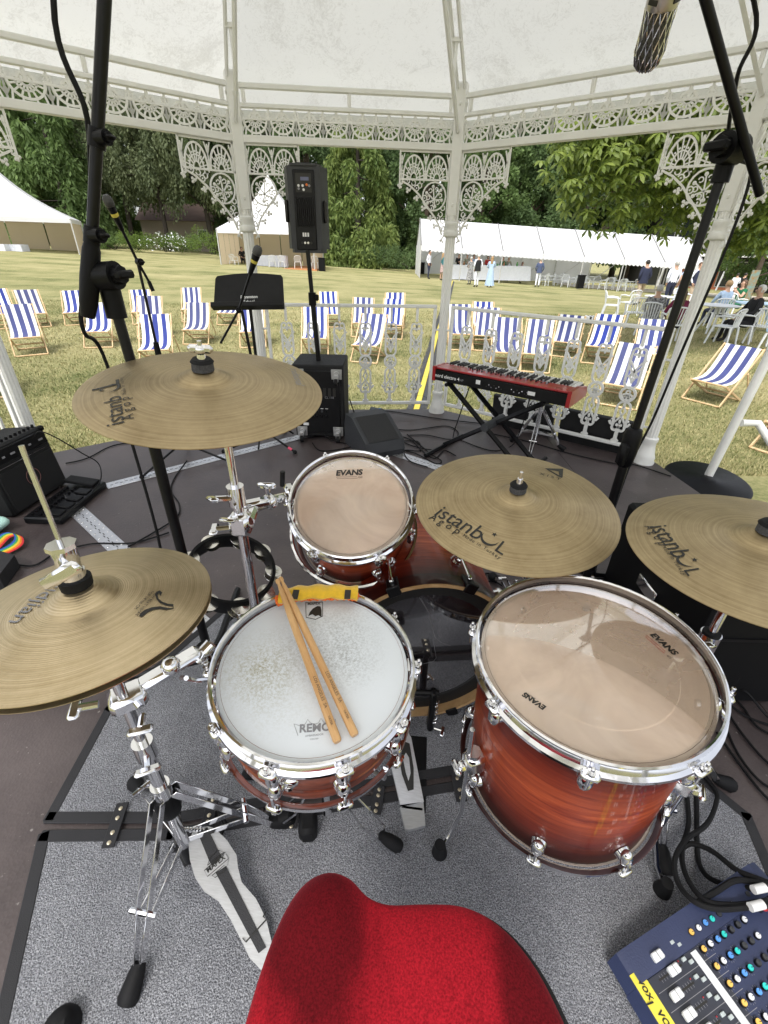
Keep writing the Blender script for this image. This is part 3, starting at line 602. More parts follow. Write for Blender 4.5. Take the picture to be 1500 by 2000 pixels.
# floor tom
ft, FM = drum('floor_tom', 'large red burst floor tom with clear head on three chrome legs', .216, .385, (.405, .613, .627), (-.05, -.052, 1), LACQ, CLEAR, 8, -110, lug_off=.036, phase_bottom=-8)
px_text(ft, FM, .385, 'EVANS', (1269, 1240), (1317, 1281), bold=.045, shear=.15); px_line(ft, FM, .385, [(1263, 1241), (1299, 1272), (1297, 1276), (1261, 1244)], .0005, mat('red_ink', (.35, .06, .03), .5), True); px_text(ft, FM, .385, 'G2', (1301, 1281), (1309, 1287))
px_text(ft, FM, .385, 'EVANS', (1067, 1381), (1024, 1352), bold=.05, shear=.15); px_text(ft, FM, .385, 'E-RING', (1046, 1364), (1027, 1352))
MB().lathe([(.148, .3846), (.1495, .3846)], 64).build('control_ring', mat('ring_edge', (.75, .62, .48), .4), ft)
for i in range(8):
    a = math.radians(-110 + 45 * i); MB().cyl((math.cos(a) * .190, math.sin(a) * .190, .33), (math.cos(a) * .1955, math.sin(a) * .1955, .33), .009, .011, 12).build('lug_bolt', CHROME, ft)
FI = FM.inverted()
for foot, aa in ((at(858, 1668), 196), (at(1290, 1742), -28), (Vector((.5, .9, 0)), 75)):
    a = math.radians(aa); c = Vector((math.cos(a), math.sin(a), 0)); T = c * .236 + Vector((0, 0, .25)); Bt = c * .236 + Vector((0, 0, -.09)); Fl = FI @ foot; lg = MB()
    lg.tube([T, Bt, Bt.lerp(Fl, .5) + Vector((0, 0, -.01)), Fl + Vector((0, 0, .03))], .0055, 10); L_ = lg.build('leg', CHROME, ft)
    MB().cyl(Fl + Vector((0, 0, .055)), Fl + Vector((0, 0, .002)), .013, .02, 16).build('rubber_foot', RUBBER, L_)
    b = MB(); b.box(c * .222 + Vector((0, 0, .13)), (.045, .04, .05), rz=a, ch=.008); b.cyl(c * .226 + Vector((0, 0, .1)), c * .226 + Vector((0, 0, .165)), .015, n=12); b.ball(c * .25 + Vector((0, 0, .12)), .012, 8); b.box(c * .262 + Vector((0, 0, .12)), (.012, .036, .014), rz=a, ch=.004); b.build('leg_bracket', CHROME, ft)
# kick drum: head faces the player
bN = Vector((.10, -1, 0.02)).normalized(); bc = Vector((.128, .95, .27)); BM = frame(bc - bN * .44, bN, (1, 0, 0)); bass = thing('kick_drum', 'red burst kick drum lying on its side behind the snare with smoked head', 'drum', M=BM); RB = .255; LB = .44
MB().lathe([(RB, .004), (RB, LB - .03), (RB - .006, LB - .028), (RB - .007, .01)], 72, closed_prof=True).build('shell', LACQ, bass); along([c for c in bass.children if c.name.startswith('shell')][0], LB); MB().lathe([(RB - .0075, .02), (RB - .0075, LB - .04)], 64).build('inner_ply', MAPLE, bass)
for z in (LB + .006, .02): MB().lathe([(RB + .002, z - .024), (RB + .012, z - .024), (RB + .013, z), (RB + .012, z + .024), (RB + .002, z + .024)], 72, closed_prof=True).build('hoop', HOOPW, bass); MB().lathe([(RB + .0135, z - .023), (RB + .0145, z), (RB + .0135, z + .0225)], 72).build('hoop_veneer', LACQ, bass)
MB().lathe([(0, LB), (RB - .045, LB)], 64).build('drumhead', SMOKE, bass)
MB().lathe([(RB - .046, LB - .001), (RB - .045, LB + .004), (RB - .02, LB + .006), (RB + .0005, LB + .002), (RB + .001, LB - .02)], 72).build('damping_ring', mat('black_foam', (.012, .012, .013), .6, var=.2), bass)
MB().lathe([(RB + .0015, .01), (RB + .0025, .02)], 60).build('front_hoop_edge', BLACKM, bass)
MB().lathe([(0, .003), (RB, .003)], 48).build('front_head', mat('black_head', (.012, .012, .013), .3), bass)
px_text(bass, BM, LB, 'EVANS', (770, 1171), (822, 1166), bold=.045, shear=.15, lift=.001); px_line(bass, BM, LB, [(770, 1174), (797, 1173)], .0005)
px_line(bass, BM, LB, [(818, 1165), (838, 1198), (842, 1220), (850, 1245), (862, 1255), (880, 1261)], .0005, INKG, name='scratch'); px_line(bass, BM, LB, [(822, 1168), (840, 1200), (846, 1250), (852, 1285), (846, 1292), (812, 1300)], .0004, INKG, name='scratch')
for i in range(8):
    a = math.radians(22 + 45 * i); c = Vector((math.cos(a), math.sin(a), 0)); cl = MB(); cl.box(c * (RB + .014) + Vector((0, 0, LB + .032)), (.034, .036, .006), rz=a, ch=.003); cl.box(c * (RB + .0165) + Vector((0, 0, LB + .006)), (.006, .034, .056), rz=a, ch=.002); cl.build('hoop_claw', BLACKM, bass)
    rd = MB(); rd.cyl(c * (RB + .024) + Vector((0, 0, LB - .01)), c * (RB + .024) + Vector((0, 0, LB - .11)), .004, n=8); rd.box(c * (RB + .024) + Vector((0, 0, LB - .005)), (.012, .012, .02), rz=a, ch=.003); rd.build('tension_rod', CHROME, bass)
    lg = bpy.data.objects.new('lug', LUG); COL.objects.link(lg); lg.parent = bass; lg.matrix_local = Matrix.Translation(c * (RB + .001) + Vector((0, 0, LB - .115))) @ Matrix.Rotation(a, 4, 'Z') @ Matrix.Scale(1.2, 4)
for sg in (-1, 1):
    s_ = MB(); s_.tube([(sg * .23, -.09, .12), (sg * .33, -.2, .04), (sg * .345, -.262, .02)], .007, 8); s_.ball((sg * .345, -.262, .02), .011, 8); s_.build('spur', CHROME, bass)
# ------------------------------------------------------------------ cymbals
def bronze(name, c1, c2, ring=3600, rough=.36):
    m, t, p, o = nodes(name); tc = nd(t, 'ShaderNodeTexCoord'); ln = nd(t, 'ShaderNodeVectorMath', operation='LENGTH'); t.links.new(tc.outputs['Object'], ln.inputs[0])
    n1 = nd(t, 'ShaderNodeTexNoise', Scale=11, Detail=8, Roughness=.75); t.links.new(tc.outputs['Object'], n1.inputs['Vector'])
    n2 = nd(t, 'ShaderNodeTexNoise', noise_dimensions='1D', Scale=170, Detail=4, Roughness=.7); t.links.new(ln.outputs['Value'], n2.inputs['W'])
    sw = nd(t, 'ShaderNodeMath', operation='SINE'); mu = nd(t, 'ShaderNodeMath', operation='MULTIPLY'); mu.inputs[1].default_value = ring; t.links.new(ln.outputs['Value'], mu.inputs[0]); t.links.new(mu.outputs[0], sw.inputs[0])
    ad = nd(t, 'ShaderNodeMath', operation='MULTIPLY_ADD'); ad.inputs[1].default_value = .45; ad.inputs[2].default_value = 0.0; t.links.new(n2.outputs[0], ad.inputs[0]); a2 = nd(t, 'ShaderNodeMath', operation='MULTIPLY_ADD'); a2.inputs[1].default_value = .6; t.links.new(n1.outputs[0], a2.inputs[0]); t.links.new(ad.outputs[0], a2.inputs[2])
    r = nd(t, 'ShaderNodeValToRGB'); r.color_ramp.elements[0].position = .36; r.color_ramp.elements[1].position = .68; r.color_ramp.elements[0].color = c4(c1); r.color_ramp.elements[1].color = c4(c2); t.links.new(a2.outputs[0], r.inputs[0]); t.links.new(r.outputs[0], p.inputs['Base Color'])
    p.inputs['Metallic'].default_value = .85; mr = nd(t, 'ShaderNodeMapRange'); mr.inputs['To Min'].default_value = rough - .08; mr.inputs['To Max'].default_value = rough + .16; t.links.new(n1.outputs[0], mr.inputs[0]); t.links.new(mr.outputs[0], p.inputs['Roughness'])
    hh = nd(t, 'ShaderNodeMath', operation='ADD'); t.links.new(sw.outputs[0], hh.inputs[0]); t.links.new(n2.outputs[0], hh.inputs[1])
    bn = nd(t, 'ShaderNodeBump', Strength=.3, Distance=.0004); t.links.new(hh.outputs[0], bn.inputs['Height']); t.links.new(bn.outputs[0], p.inputs['Normal']); return m
BRZ = bronze('aged_bronze', (.29, .215, .115), (.50, .395, .235), rough=.33); BRZ2 = bronze('hihat_bronze', (.42, .325, .19), (.64, .52, .34), 2100, .3)
def cym_prof(R, rise=.03, bell=.052, bh=.017):
    pr = []
    for i in range(15): r_ = R * (1 - i / 14 * (1 - bell / R)); pr.append((r_, -rise * max(0.0, (r_ - bell) / (R - bell)) ** 1.45))
    for i in range(1, 8): a = i / 8; pr.append((bell * (1 - a), bh * math.sin(a * PI / 2) ** .8))
    pr.append((.006, bh)); return pr
def cymbal(name, label, R, c, N, m, rise=.03, bell=.052, bh=.017, cat='cymbal', below=False):
    pr = cym_prof(R, rise, bell, bh); N = Vector(N).normalized(); M = frame(Vector(c) + N * rise, N); T = thing(name, label, cat, M=M)
    s_ = -1 if below else 1
    prof = [(r_, z * s_) for r_, z in pr]; full = prof + [(r_, z - .0012) for r_, z in reversed(prof)]
    MB().lathe(full, 96, closed_prof=True).build('cymbal_plate', m, T, ang=60)
    def zf(r_):
        return -rise * max(0, (r_ - bell) / (R - bell)) ** 1.45 if r_ > bell else 0
    def warp(q): return Vector((q.x, q.y, zf(math.hypot(q.x, q.y)) + .0004))
    def pt(px, py):
        q = on_plane(px, py, M, 0)
        for _ in range(5): q = on_plane(px, py, M, zf(math.hypot(q.x, q.y)))
        return q
    def words(s, a, b, mt=INK, **kw): return text_on(s, T, pt(*a), pt(*b), (0, 0, 1), mt, warp=warp, **kw)
    def shape(pts, mt=INK, nm='printed_mark'):
        q = [pt(*a) for a in pts]; mb = MB(); mb.add([(v.x, v.y, v.z + .001) for v in q], [tuple(range(len(q)))]); return mb.build(nm, mt, T, smooth=False)
    return T, M, pt, words, shape, warp
def maker_mark(T, pt, words, a, b, sub0, sub1, mk0, mk1, warp):
    """'istanb', a crescent with a star, 'L' along a-b; second and third line below"""
    A, B_ = Vector(a), Vector(b); L = B_ - A
    words('istanb', a, A + L * .60, bold=.0); words('L', A + L * .84, A + L * .95, bold=.0); words('Agop', sub0, sub1, spacing=1.7); words('Made in Turkey', mk0, mk1, spacing=1.25)
    p0, p1 = pt(*a), pt(*b); d = (p1 - p0); d.z = 0; k = d.length; d.normalize(); u = Vector((-d.y, d.x, 0)); c = p0 + d * k * .73 + u * k * .09; R_ = k * .1; mb = MB(); n = 16; o1 = []; o2 = []
    for i in range(n + 1):
        a_ = math.radians(175 + 190 * i / n); o1.append(c + (d * math.cos(a_) + u * math.sin(a_)) * R_); o2.append(c + u * R_ * .28 + (d * math.cos(a_) * .98 + u * math.sin(a_) * .98) * R_)
    zz_ = lambda q: (q.x, q.y, warp(q).z + .0008)
    mb.add([zz_(q) for q in o1 + o2], [(i, i + 1, n + 2 + i, n + 1 + i) for i in range(n)])
    st = []
    for i in range(10): a_ = math.radians(90 + 36 * i); rr = R_ * (.36 if i % 2 == 0 else .14); st.append(c + u * R_ * .75 + (d * math.cos(a_) + u * math.sin(a_)) * rr)
    mb.add([zz_(q) for q in st], [tuple(range(10))]); mb.build('crescent_and_star', INK, T, smooth=False)
crL = cymbal('crash_cymbal', 'broad bronze crash cymbal at left above the tambourine, lettering near its left rim', .229, (-.36, .897, 1.042), (.081, -.125, 1), BRZ, .026)
maker_mark(crL[0], crL[2], crL[3], (243, 826), (232, 737), (262, 818), (252, 775), (247, 770), (240, 738), crL[5]); crL[3]('traditional', (566, 720), (579, 752), INKG)
crR = cymbal('ride_cymbal', 'bronze ride cymbal over the kick drum with a triangle mark', .254, (.336, 1.019, .728), (-.025, -.137, 1), BRZ, .03)
maker_mark(crR[0], crR[2], crR[3], (847, 1006), (988, 1089), (836, 1013), (893, 1044), (903, 1048), (975, 1093), crR[5]); crR[4]([(1064, 915), (1100, 916), (1099, 931), (1092, 929), (1091, 921), (1072, 918)]); crR[4]([(1064, 915), (1072, 918), (1094, 930), (1099, 931), (1098, 934), (1090, 931)]); crR[3]('XIST', (1053, 927), (1094, 939), spacing=1.5)
crF = cymbal('crash_cymbal', 'bronze crash cymbal cut off by the right edge, above the black case', .229, (.714, .71, .813), (-.065, -.002, 1), BRZ, .028)
maker_mark(crF[0], crF[2], crF[3], (1268, 1030), (1347, 1131), (1257, 1028), (1288, 1066), (1292, 1068), (1333, 1124), crF[5])
hh = cymbal('hi_hat_cymbal', 'upper hi-hat cymbal with faded logo and clutch at the left', .178, (-.446, .51, .816), (-.038, .059, 1), BRZ2, .024, .05, .02, 'hi-hat')
hh[3]('NEW BEAT HIHAT', (305, 1157), (263, 1203)); hh[3]('TOP 14"/36 CM', (296, 1154), (262, 1190)); hh[3]('Zildjian', (122, 1128), (14, 1218), mat('faded_ink', (.22, .22, .24), .5), shear=.2)
hh[4]([(272, 1204), (274, 1199), (283, 1192), (297, 1187), (313, 1185), (328, 1188), (339, 1189), (337, 1185), (325, 1183), (313, 1179), (306, 1171), (303, 1162), (306, 1157), (312, 1154), (317, 1158), (314, 1165), (311, 1159), (308, 1163), (310, 1170), (317, 1176), (328, 1180), (339, 1181), (338, 1190), (325, 1192), (312, 1190), (299, 1192), (288, 1197), (281, 1203), (276, 1206)])
lower = cymbal('hi_hat_cymbal', 'lower hi-hat cymbal showing as a thin edge under the upper one', .178, (-.446, .51, .804), (-.038, .059, 1), BRZ2, .024, .05, .02, 'hi-hat', below=True); lower[0].matrix_world = frame(Vector((-.446, .51, .806)) - Vector((-.038, .059, 1)).normalized() * .024, (-.038, .059, 1))
def topnut(T, bh=.017, wing=.0, z=0):
    f = MB(); f.cyl((0, 0, bh), (0, 0, bh + .016), .021, .02, 20); f.build('felt', mat('grey_felt', (.06, .06, .065), .95, var=.5, vs=300, bump=.6, bs=500), T)
    w_ = MB(); w_.cyl((0, 0, bh + .016), (0, 0, bh + .022), .022, .017, 20); w_.build('washer', RUBBER, T)
    n_ = MB(); n_.cyl((0, 0, bh + .022), (0, 0, bh + .055), .0045, n=10); n_.cyl((0, 0, bh + .022), (0, 0, bh + .036), .009, .007, 12)
    if wing: n_.box((0, 0, bh + .04), (.046, .012, .016), ch=.005, rz=wing); n_.ball((0, 0, bh + .038), .011, 10)
    n_.build('wing_nut', CHROME, T)
topnut(crL[0], wing=.15); topnut(crR[0]); topnut(crF[0], wing=.6)
T = hh[0]; cl = MB(); cl.cyl((0, 0, .02), (0, 0, .034), .021, .022, 20); cl.build('felt', RUBBER, T); cl = MB(); cl.cyl((0, 0, .034), (0, 0, .046), .017, n=20); cl.cyl((0, 0, .046), (0, 0, .085), .0145, .017, 20); cl.cyl((0, 0, .085), (0, 0, .092), .02, n=8); cl.build('clutch', CHROME, T)
cl = MB(); cl.box((.01, -.022, .062), (.016, .02, .014), ch=.004); cl.box((.012, -.034, .062), (.07, .01, .02), ch=.005, ry=-.5); cl.build('wing_screw', CHROME, T)
MB().cyl((0, 0, -.03), (0, 0, .235), .0034, n=10).build('pull_rod', CHROME, T)
# ------------------------------------------------------------------ carpet
m, t, p, o = nodes('grey_carpet'); tc = nd(t, 'ShaderNodeTexCoord'); n1 = nd(t, 'ShaderNodeTexNoise', Scale=400, Detail=3, Roughness=.7); n2 = nd(t, 'ShaderNodeTexNoise', Scale=4.5, Detail=7, Roughness=.7); vo = nd(t, 'ShaderNodeTexVoronoi', Scale=260)
for n in (n1, n2, vo): t.links.new(tc.outputs['Object'], n.inputs['Vector'])
r = nd(t, 'ShaderNodeValToRGB'); e = r.color_ramp.elements; e[0].position = .38; e[0].color = (.10, .103, .115, 1); e[1].position = .66; e[1].color = (.54, .55, .58, 1); k = e.new(.5); k.color = (.27, .275, .30, 1); t.links.new(n1.outputs[0], r.inputs[0])
mx = nd(t, 'ShaderNodeMixRGB', blend_type='MULTIPLY'); mx.inputs[0].default_value = 1; r2 = nd(t, 'ShaderNodeValToRGB'); r2.color_ramp.elements[0].position = .3; r2.color_ramp.elements[1].position = .7; r2.color_ramp.elements[0].color = (.70, .70, .71, 1); t.links.new(n2.outputs[0], r2.inputs[0]); t.links.new(r.outputs[0], mx.inputs[1]); t.links.new(r2.outputs[0], mx.inputs[2]); t.links.new(mx.outputs[0], p.inputs['Base Color'])
p.inputs['Roughness'].default_value = 1; p.inputs['Specular IOR Level'].default_value = .1; bn = nd(t, 'ShaderNodeBump', Strength=.9, Distance=.0035); ad = nd(t, 'ShaderNodeMath', operation='ADD'); t.links.new(n1.outputs[0], ad.inputs[0]); t.links.new(vo.outputs[0], ad.inputs[1]); t.links.new(ad.outputs[0], bn.inputs['Height']); t.links.new(bn.outputs[0], p.inputs['Normal']); CARPET = m
BIND = mat('black_binding', (.022, .022, .025), .85, var=.2, bump=.4, bs=600)
def carpet(name, label, poly, z=.004):
    T = thing(name, label, 'carpet', (sum(x for x, y in poly) / len(poly), sum(y for x, y in poly) / len(poly), 0), group='carpet pieces under the drum kit'); n = len(poly)
    MB().prism(poly, .0005, z + .004).build('pile', CARPET, T, world=True); b = MB()
    for i in range(n):
        a, c = Vector((*poly[i], 0)), Vector((*poly[(i + 1) % n], 0)); d = c - a; M = frame(a, (0, 0, 1), d); b.box((d.length / 2, 0, z + .0022), (d.length + .02, .028, .007), M, .002)
    b.build('edge_binding', BIND, T, world=True); return T
c1 = carpet('carpet', 'grey loop carpet piece under the kick drum, its left edge slanting', [(-.862, .915), (-.845, .598), (-.52, .605), (-.27, .655), (.24, .75), (.88, .82), (.72, 1.42), (-.62, 1.42)])
c2 = carpet('carpet', 'grey loop carpet piece under the stool and floor tom', [(-.833, .555), (-.69, .2), (-.6, -.3), (.93, -.3), (.955, .5), (.985, .64), (.9, .765), (.24, .705), (-.27, .61), (-.52, .565)])
pv = MB()                                                       # overlapping seam strap of the two pieces
for i, (a, b) in enumerate((((240, 1568), (210, 1656)), ((888, 1497), (902, 1566)), ((418, 1555), (404, 1612)), ((742, 1535), (733, 1590)), ((575, 1580), (568, 1618)))):
    A, B = at(*a, .016), at(*b, .016); d = B - A; M = frame(A, (0, 0, 1), d); T = tag(MB().box((d.length / 2, 0, 0), (d.length, .03, .004), M, .001).build('snap_strap', BIND), ['black snap strap joining the carpets at far left', 'black snap strap joining the carpets beside the floor tom', 'black snap strap joining the carpets behind the hi-hat pedal', 'black snap strap joining the carpets left of the kick pedal', 'black snap strap on the carpet below the snare drum'][i], 'strap', 'snap straps on the carpet seam')
    s_ = MB()
    for k in (.14, .36, .68, .9): s_.ball((d.length * k, 0, .002), .0055, 10, (1, 1, .4), M)
    s_.build('snap_button', mat('brass_snap', (.62, .55, .42), .3, .9), T)
# ------------------------------------------------------------------ stands
def strap_leg(mb, a, b, w=.017, th=.003):
    a, b = Vector(a), Vector(b); d = b - a; M = frame(a, d, Vector((0, 0, 1)).cross(d) if abs(d.normalized().z) < .99 else None); mb.box((0, 0, d.length / 2), (th, w, d.length), M, .001)
def tripod(T, c, feet, hub_z, brace_z, spread=.02, material=CHROME):
    c = Vector((*c, 0))
    for f in feet:
        f = Vector((*f, 0)); d = (f - c); d.z = 0; u = d.normalized(); s = Vector((-u.y, u.x, 0)); top = c + u * .02 + Vector((0, 0, hub_z)); mid = c + d * .62 + Vector((0, 0, hub_z * .42)); end = f + Vector((0, 0, .03)) - u * .03; lg = MB()
        for sg in (-1, 1):
            strap_leg(lg, top + s * sg * .012, mid + s * sg * spread); strap_leg(lg, mid + s * sg * spread, end + s * sg * .006)
            strap_leg(lg, c + u * .015 + s * sg * .009 + Vector((0, 0, brace_z)), mid + s * sg * .013 - Vector((0, 0, .015)))
        lg.cyl(mid - s * .028, mid + s * .028, .006, n=8); L_ = lg.build('leg', material, T, world=True)
        ft_ = MB(); M = frame(end + u * .005, (u * .9 + Vector((0, 0, -.45))), s); ft_.lathe([(.004, -.02), (.012, -.018), (.016, 0), (.019, .03), (.021, .05), (.018, .062), (0, .064)], 12, M @ Matrix.Diagonal((1, 1, .75, 1))); ft_.build('rubber_foot', RUBBER, L_, world=True)
def wingscrew(mb, p, d, s=1.0):
    p, d = Vector(p), Vector(d).normalized(); mb.cyl(p, p + d * .022 * s, .005 * s, n=8); M = frame(p + d * .026 * s, d); mb.box((0, 0, 0), (.034 * s, .007 * s, .014 * s), M, .003 * s)
# hi-hat stand
hc = (-.446, .51); T = thing('hi_hat_stand', 'chrome hi-hat stand with silver footboard at the left', 'stand', (*hc, 0))
mb = MB(); mb.cyl((*hc, .05), (*hc, .47), .0128, n=18); mb.cyl((*hc, .47), (*hc, .79), .0095, n=16); mb.build('tube', CHROME, T, world=True)
mb = MB(); mb.cyl((*hc, .44), (*hc, .485), .019, n=18); wingscrew(mb, (hc[0] + .01, hc[1] - .015, .46), (.5, -.85, .2), 1.3); mb.build('height_clamp', CHROME, T, world=True)
for z0_, z1_, r0_, r1_, nm_ in ((.30, .34, .019, .019, 'leg_joint'), (.70, .72, .017, .017, 'memory_lock'), (.775, .79, .02, .014, 'cymbal_cup')): MB().cyl((*hc, z0_), (*hc, z1_), r0_, r1_, 18).build(nm_, CHROME, T, world=True)
MB().lathe([(.014, .235), (.023, .24), (.026, .255), (.026, .28), (.022, .30), (.014, .305)], 24, Matrix.Translation((*hc, 0))).build('leg_collar', BLACK, T, world=True)
tripod(T, hc, ((-.479, .285), (-.235, .60), (-.66, .68)), .31, .12, .012)
mb = MB()
q = Vector((hc[0] + .03, hc[1] + .04, .60)); mb.box(q + Vector((-.03, -.03, .0)), (.06, .05, .035), ch=.008, rz=.6); mb.box(q + Vector((.02, .02, .012)), (.13, .035, .022), ch=.008, rz=.7, ry=-.15); mb.cyl(q + Vector((.06, .055, .0)), q + Vector((.085, .08, .02)), .014); mb.ball(q + Vector((.03, .02, .025)), .018, 10); wingscrew(mb, q + Vector((-.06, -.06, .02)), (-.8, -.3, .1), 1.3); wingscrew(mb, q + Vector((0, -.05, -.02)), (.3, -.9, 0), 1.2); mb.build('accessory_clamp', CHROME, T, world=True)
tp, hp = at(398, 1622, .10), at(528, 1862, .022); dv = (hp - tp); PM = frame(tp, Vector((0, 0, 1)) - dv.normalized() * dv.normalized().z, dv)
def px_plate(name, pts, th, material, par, M, h=0.0, ch=None):
    q = [on_plane(*a, M, h) for a in pts]; mb = MB(); mb.prism([(v.x, v.y) for v in q], h - th, h, M); return mb.build(name, material, par, world=True)
BRUSH = mat('brushed_aluminium', (.60, .61, .63), .42, .7, var=.1, vs=40, stretch=(1, 8, 1))
fb = px_plate('footboard', [(376, 1625), (368, 1648), (371, 1680), (381, 1714), (399, 1741), (427, 1760), (451, 1797), (476, 1846), (487, 1870), (515, 1900), (540, 1880), (520, 1795), (500, 1755), (472, 1723), (465, 1695), (462, 1670), (444, 1642), (420, 1618), (395, 1610)], .006, BRUSH, T, PM)
px_plate('grip_strip', [(384, 1622), (405, 1616), (430, 1668), (520, 1850), (505, 1862), (408, 1680)], .001, mat('black_grip', (.03, .03, .033), .7, bump=.6, bs=400), fb, PM, .0022)
px_plate('logo_plate', [(402, 1703), (440, 1669), (446, 1676), (443, 1690), (412, 1710)], .001, BRUSH, fb, PM, .0034)
text_on('MAPEX', fb, *[ROOTM[T.name].inverted() @ (PM @ on_plane(a, b, PM, .0036)) for a, b in ((406, 1705), (441, 1676))], PM.to_3x3().col[2], INK, bold=.03)
mb = MB()
for pts in ([(399, 1700), (440, 1664), (446, 1677), (405, 1712)], [(405, 1690), (410, 1676), (425, 1660), (437, 1664)], [(414, 1710), (420, 1714), (440, 1700), (438, 1690)]):
    mb.tube([PM @ (on_plane(*a, PM, .004)) for a in pts], .0008, 4, len(pts) == 4)
mb.build('logo_outline', INK, fb, world=True)
mb = MB(); mb.tube([PM @ on_plane(*a, PM, .003) for a in ((520, 1780), (514, 1790), (520, 1796), (480, 1840), (474, 1832))], .0016, 4); mb.build('hinge_line', INK, fb, world=True)
mb = MB(); mb.tube([at(340, 1600, .05), at(345, 1650, .02), at(365, 1690, .012)], .006, 8); mb.tube([at(430, 1590, .05), at(440, 1610, .03), at(432, 1628, .015)], .006, 8); mb.cyl((*hc, .02), (*hc, .09), .014, n=12); mb.tube([(hc[0] - .045, hc[1] + .01, .04), (hc[0], hc[1], .075), (hc[0] + .05, hc[1] + .01, .04)], .008, 8); mb.build('pedal_frame', BLACKM, T, world=True)
mb = MB()
for k in range(9): q = Vector((*hc, .16)).lerp(tp + Vector((0, 0, .004)), k / 8); mb.ball(q, .0065, 6, (1, .7, 1))
mb.build('chain', CHROME, T, world=True)
# snare stand
sc = (-.126, .60); T = thing('snare_stand', 'low chrome snare stand tripod with wire legs under the snare', 'stand', (*sc, 0))
mb = MB(); mb.cyl((*sc, .06), (*sc, .36), .011); mb.cyl((*sc, .22), (*sc, .26), .017); mb.build('tube', CHROME, T, world=True)
mb = MB()
for a in (-60, 60, 180):
    a = math.radians(a + 20); d = Vector((math.cos(a), math.sin(a), 0)); Nn = SM.to_3x3().col[2]; e_ = SM @ Vector((d.x * .19, d.y * .19, -.012)); mb.tube([Vector((*sc, .36)), Vector((*sc, .38)) + d * .06, e_ - Vector((0, 0, .01)), e_ + Nn * .03], .005, 8)
mb.build('basket', CHROME, T, world=True)
for f in (at(772, 1658), at(540, 1612), Vector((-.12, .86, 0))):
    c = Vector((*sc, 0)); u = (f - c).normalized(); s = Vector((-u.y, u.x, 0)); lg = MB()
    for sg in (-1, 1): lg.tube([c + u * .015 + Vector((0, 0, .24)) + s * sg * .008, c.lerp(f, .55) + s * sg * .022 + Vector((0, 0, .10)), c.lerp(f, .8) + s * sg * .02 + Vector((0, 0, .055)), f - u * .03 + Vector((0, 0, .035)) + s * sg * .003], .0027, 6)
    L_ = lg.build('leg', CHROME, T, world=True); M = frame(f - u * .035 + Vector((0, 0, .04)), u + Vector((0, 0, -.5)), s); MB().lathe([(.003, -.01), (.011, -.005), (.016, .02), (.017, .045), (.012, .055), (0, .056)], 10, M).build('rubber_foot', RUBBER, L_, world=True)
tag(MB().box(at(602, 1612, .028), (.045, .06, .055), ch=.01, rz=.1).build('rubber_block', RUBBER), 'small black rubber block on the carpet under the snare', 'block')
# kick pedal
T = thing('kick_pedal', 'silver and black kick drum pedal between snare and floor tom', 'pedal', at(790, 1540)); tp, hp = at(775, 1470, .10), at(810, 1560, .035); dv = hp - tp; KM = frame(tp, Vector((0, 0, 1)) - dv.normalized() * dv.normalized().z, dv)
fb = px_plate('footboard', [(765, 1500), (782, 1572), (828, 1566), (803, 1440), (794, 1425), (780, 1440)], .006, BRUSH, T, KM)
px_plate('grip_inlay', [(779, 1478), (785, 1512), (797, 1545), (808, 1542), (808, 1500), (800, 1452), (790, 1448)], .001, INK, fb, KM, .0022); px_plate('grip_gap', [(787, 1480), (793, 1510), (798, 1525), (802, 1510), (799, 1480), (793, 1470)], .001, BRUSH, fb, KM, .0034)
hq = at(806, 1590, .022); KM2 = frame(hq, (0, 0, 1), dv); px_plate('heel_plate', [(781, 1576), (791, 1619), (800, 1620), (831, 1612), (827, 1566)], .012, BRUSH, T, KM2)
mb = MB(); mb.box(at(805, 1582, .012), (.06, .012, .02), ch=.003, rz=-.1); A, B = at(812, 1440, .0), at(806, 1590, 0); mb.box((A + B) / 2 + Vector((0, 0, .006)), (.07, (A - B).length, .006), ch=.002, rz=math.atan2((A - B).x, -(A - B).y)); mb.build('base_plate', BLACKM, T, world=True)
mb = MB(); pc = at(812, 1440, .0)
for sx in (-.05, .045): mb.box(pc + Vector((sx, .03, .09)), (.018, .03, .18), ch=.005)
mb.cyl(pc + Vector((-.06, .03, .17)), pc + Vector((.06, .03, .17)), .009, n=12); mb.build('pedal_frame', BLACKM, T, world=True)
mb = MB(); mb.tube([pc + Vector((-.03, .03, .17)), pc + Vector((-.05, -.06, .26))], .004, 8); mb.cyl(pc + Vector((-.05, -.045, .27)), pc + Vector((-.05, -.085, .25)), .022, n=16); mb.build('beater', BLACK, T, world=True)
mb = MB(); sp = pc + Vector((.055, .02, 0)); mb.tube([sp + Vector((.006 * math.cos(i * .9), .006 * math.sin(i * .9), .04 + i * .0022)) for i in range(50)], .0015, 4); wingscrew(mb, sp + Vector((0, -.01, .03)), (.9, -.3, 0)); mb.build('spring', CHROME, T, world=True)
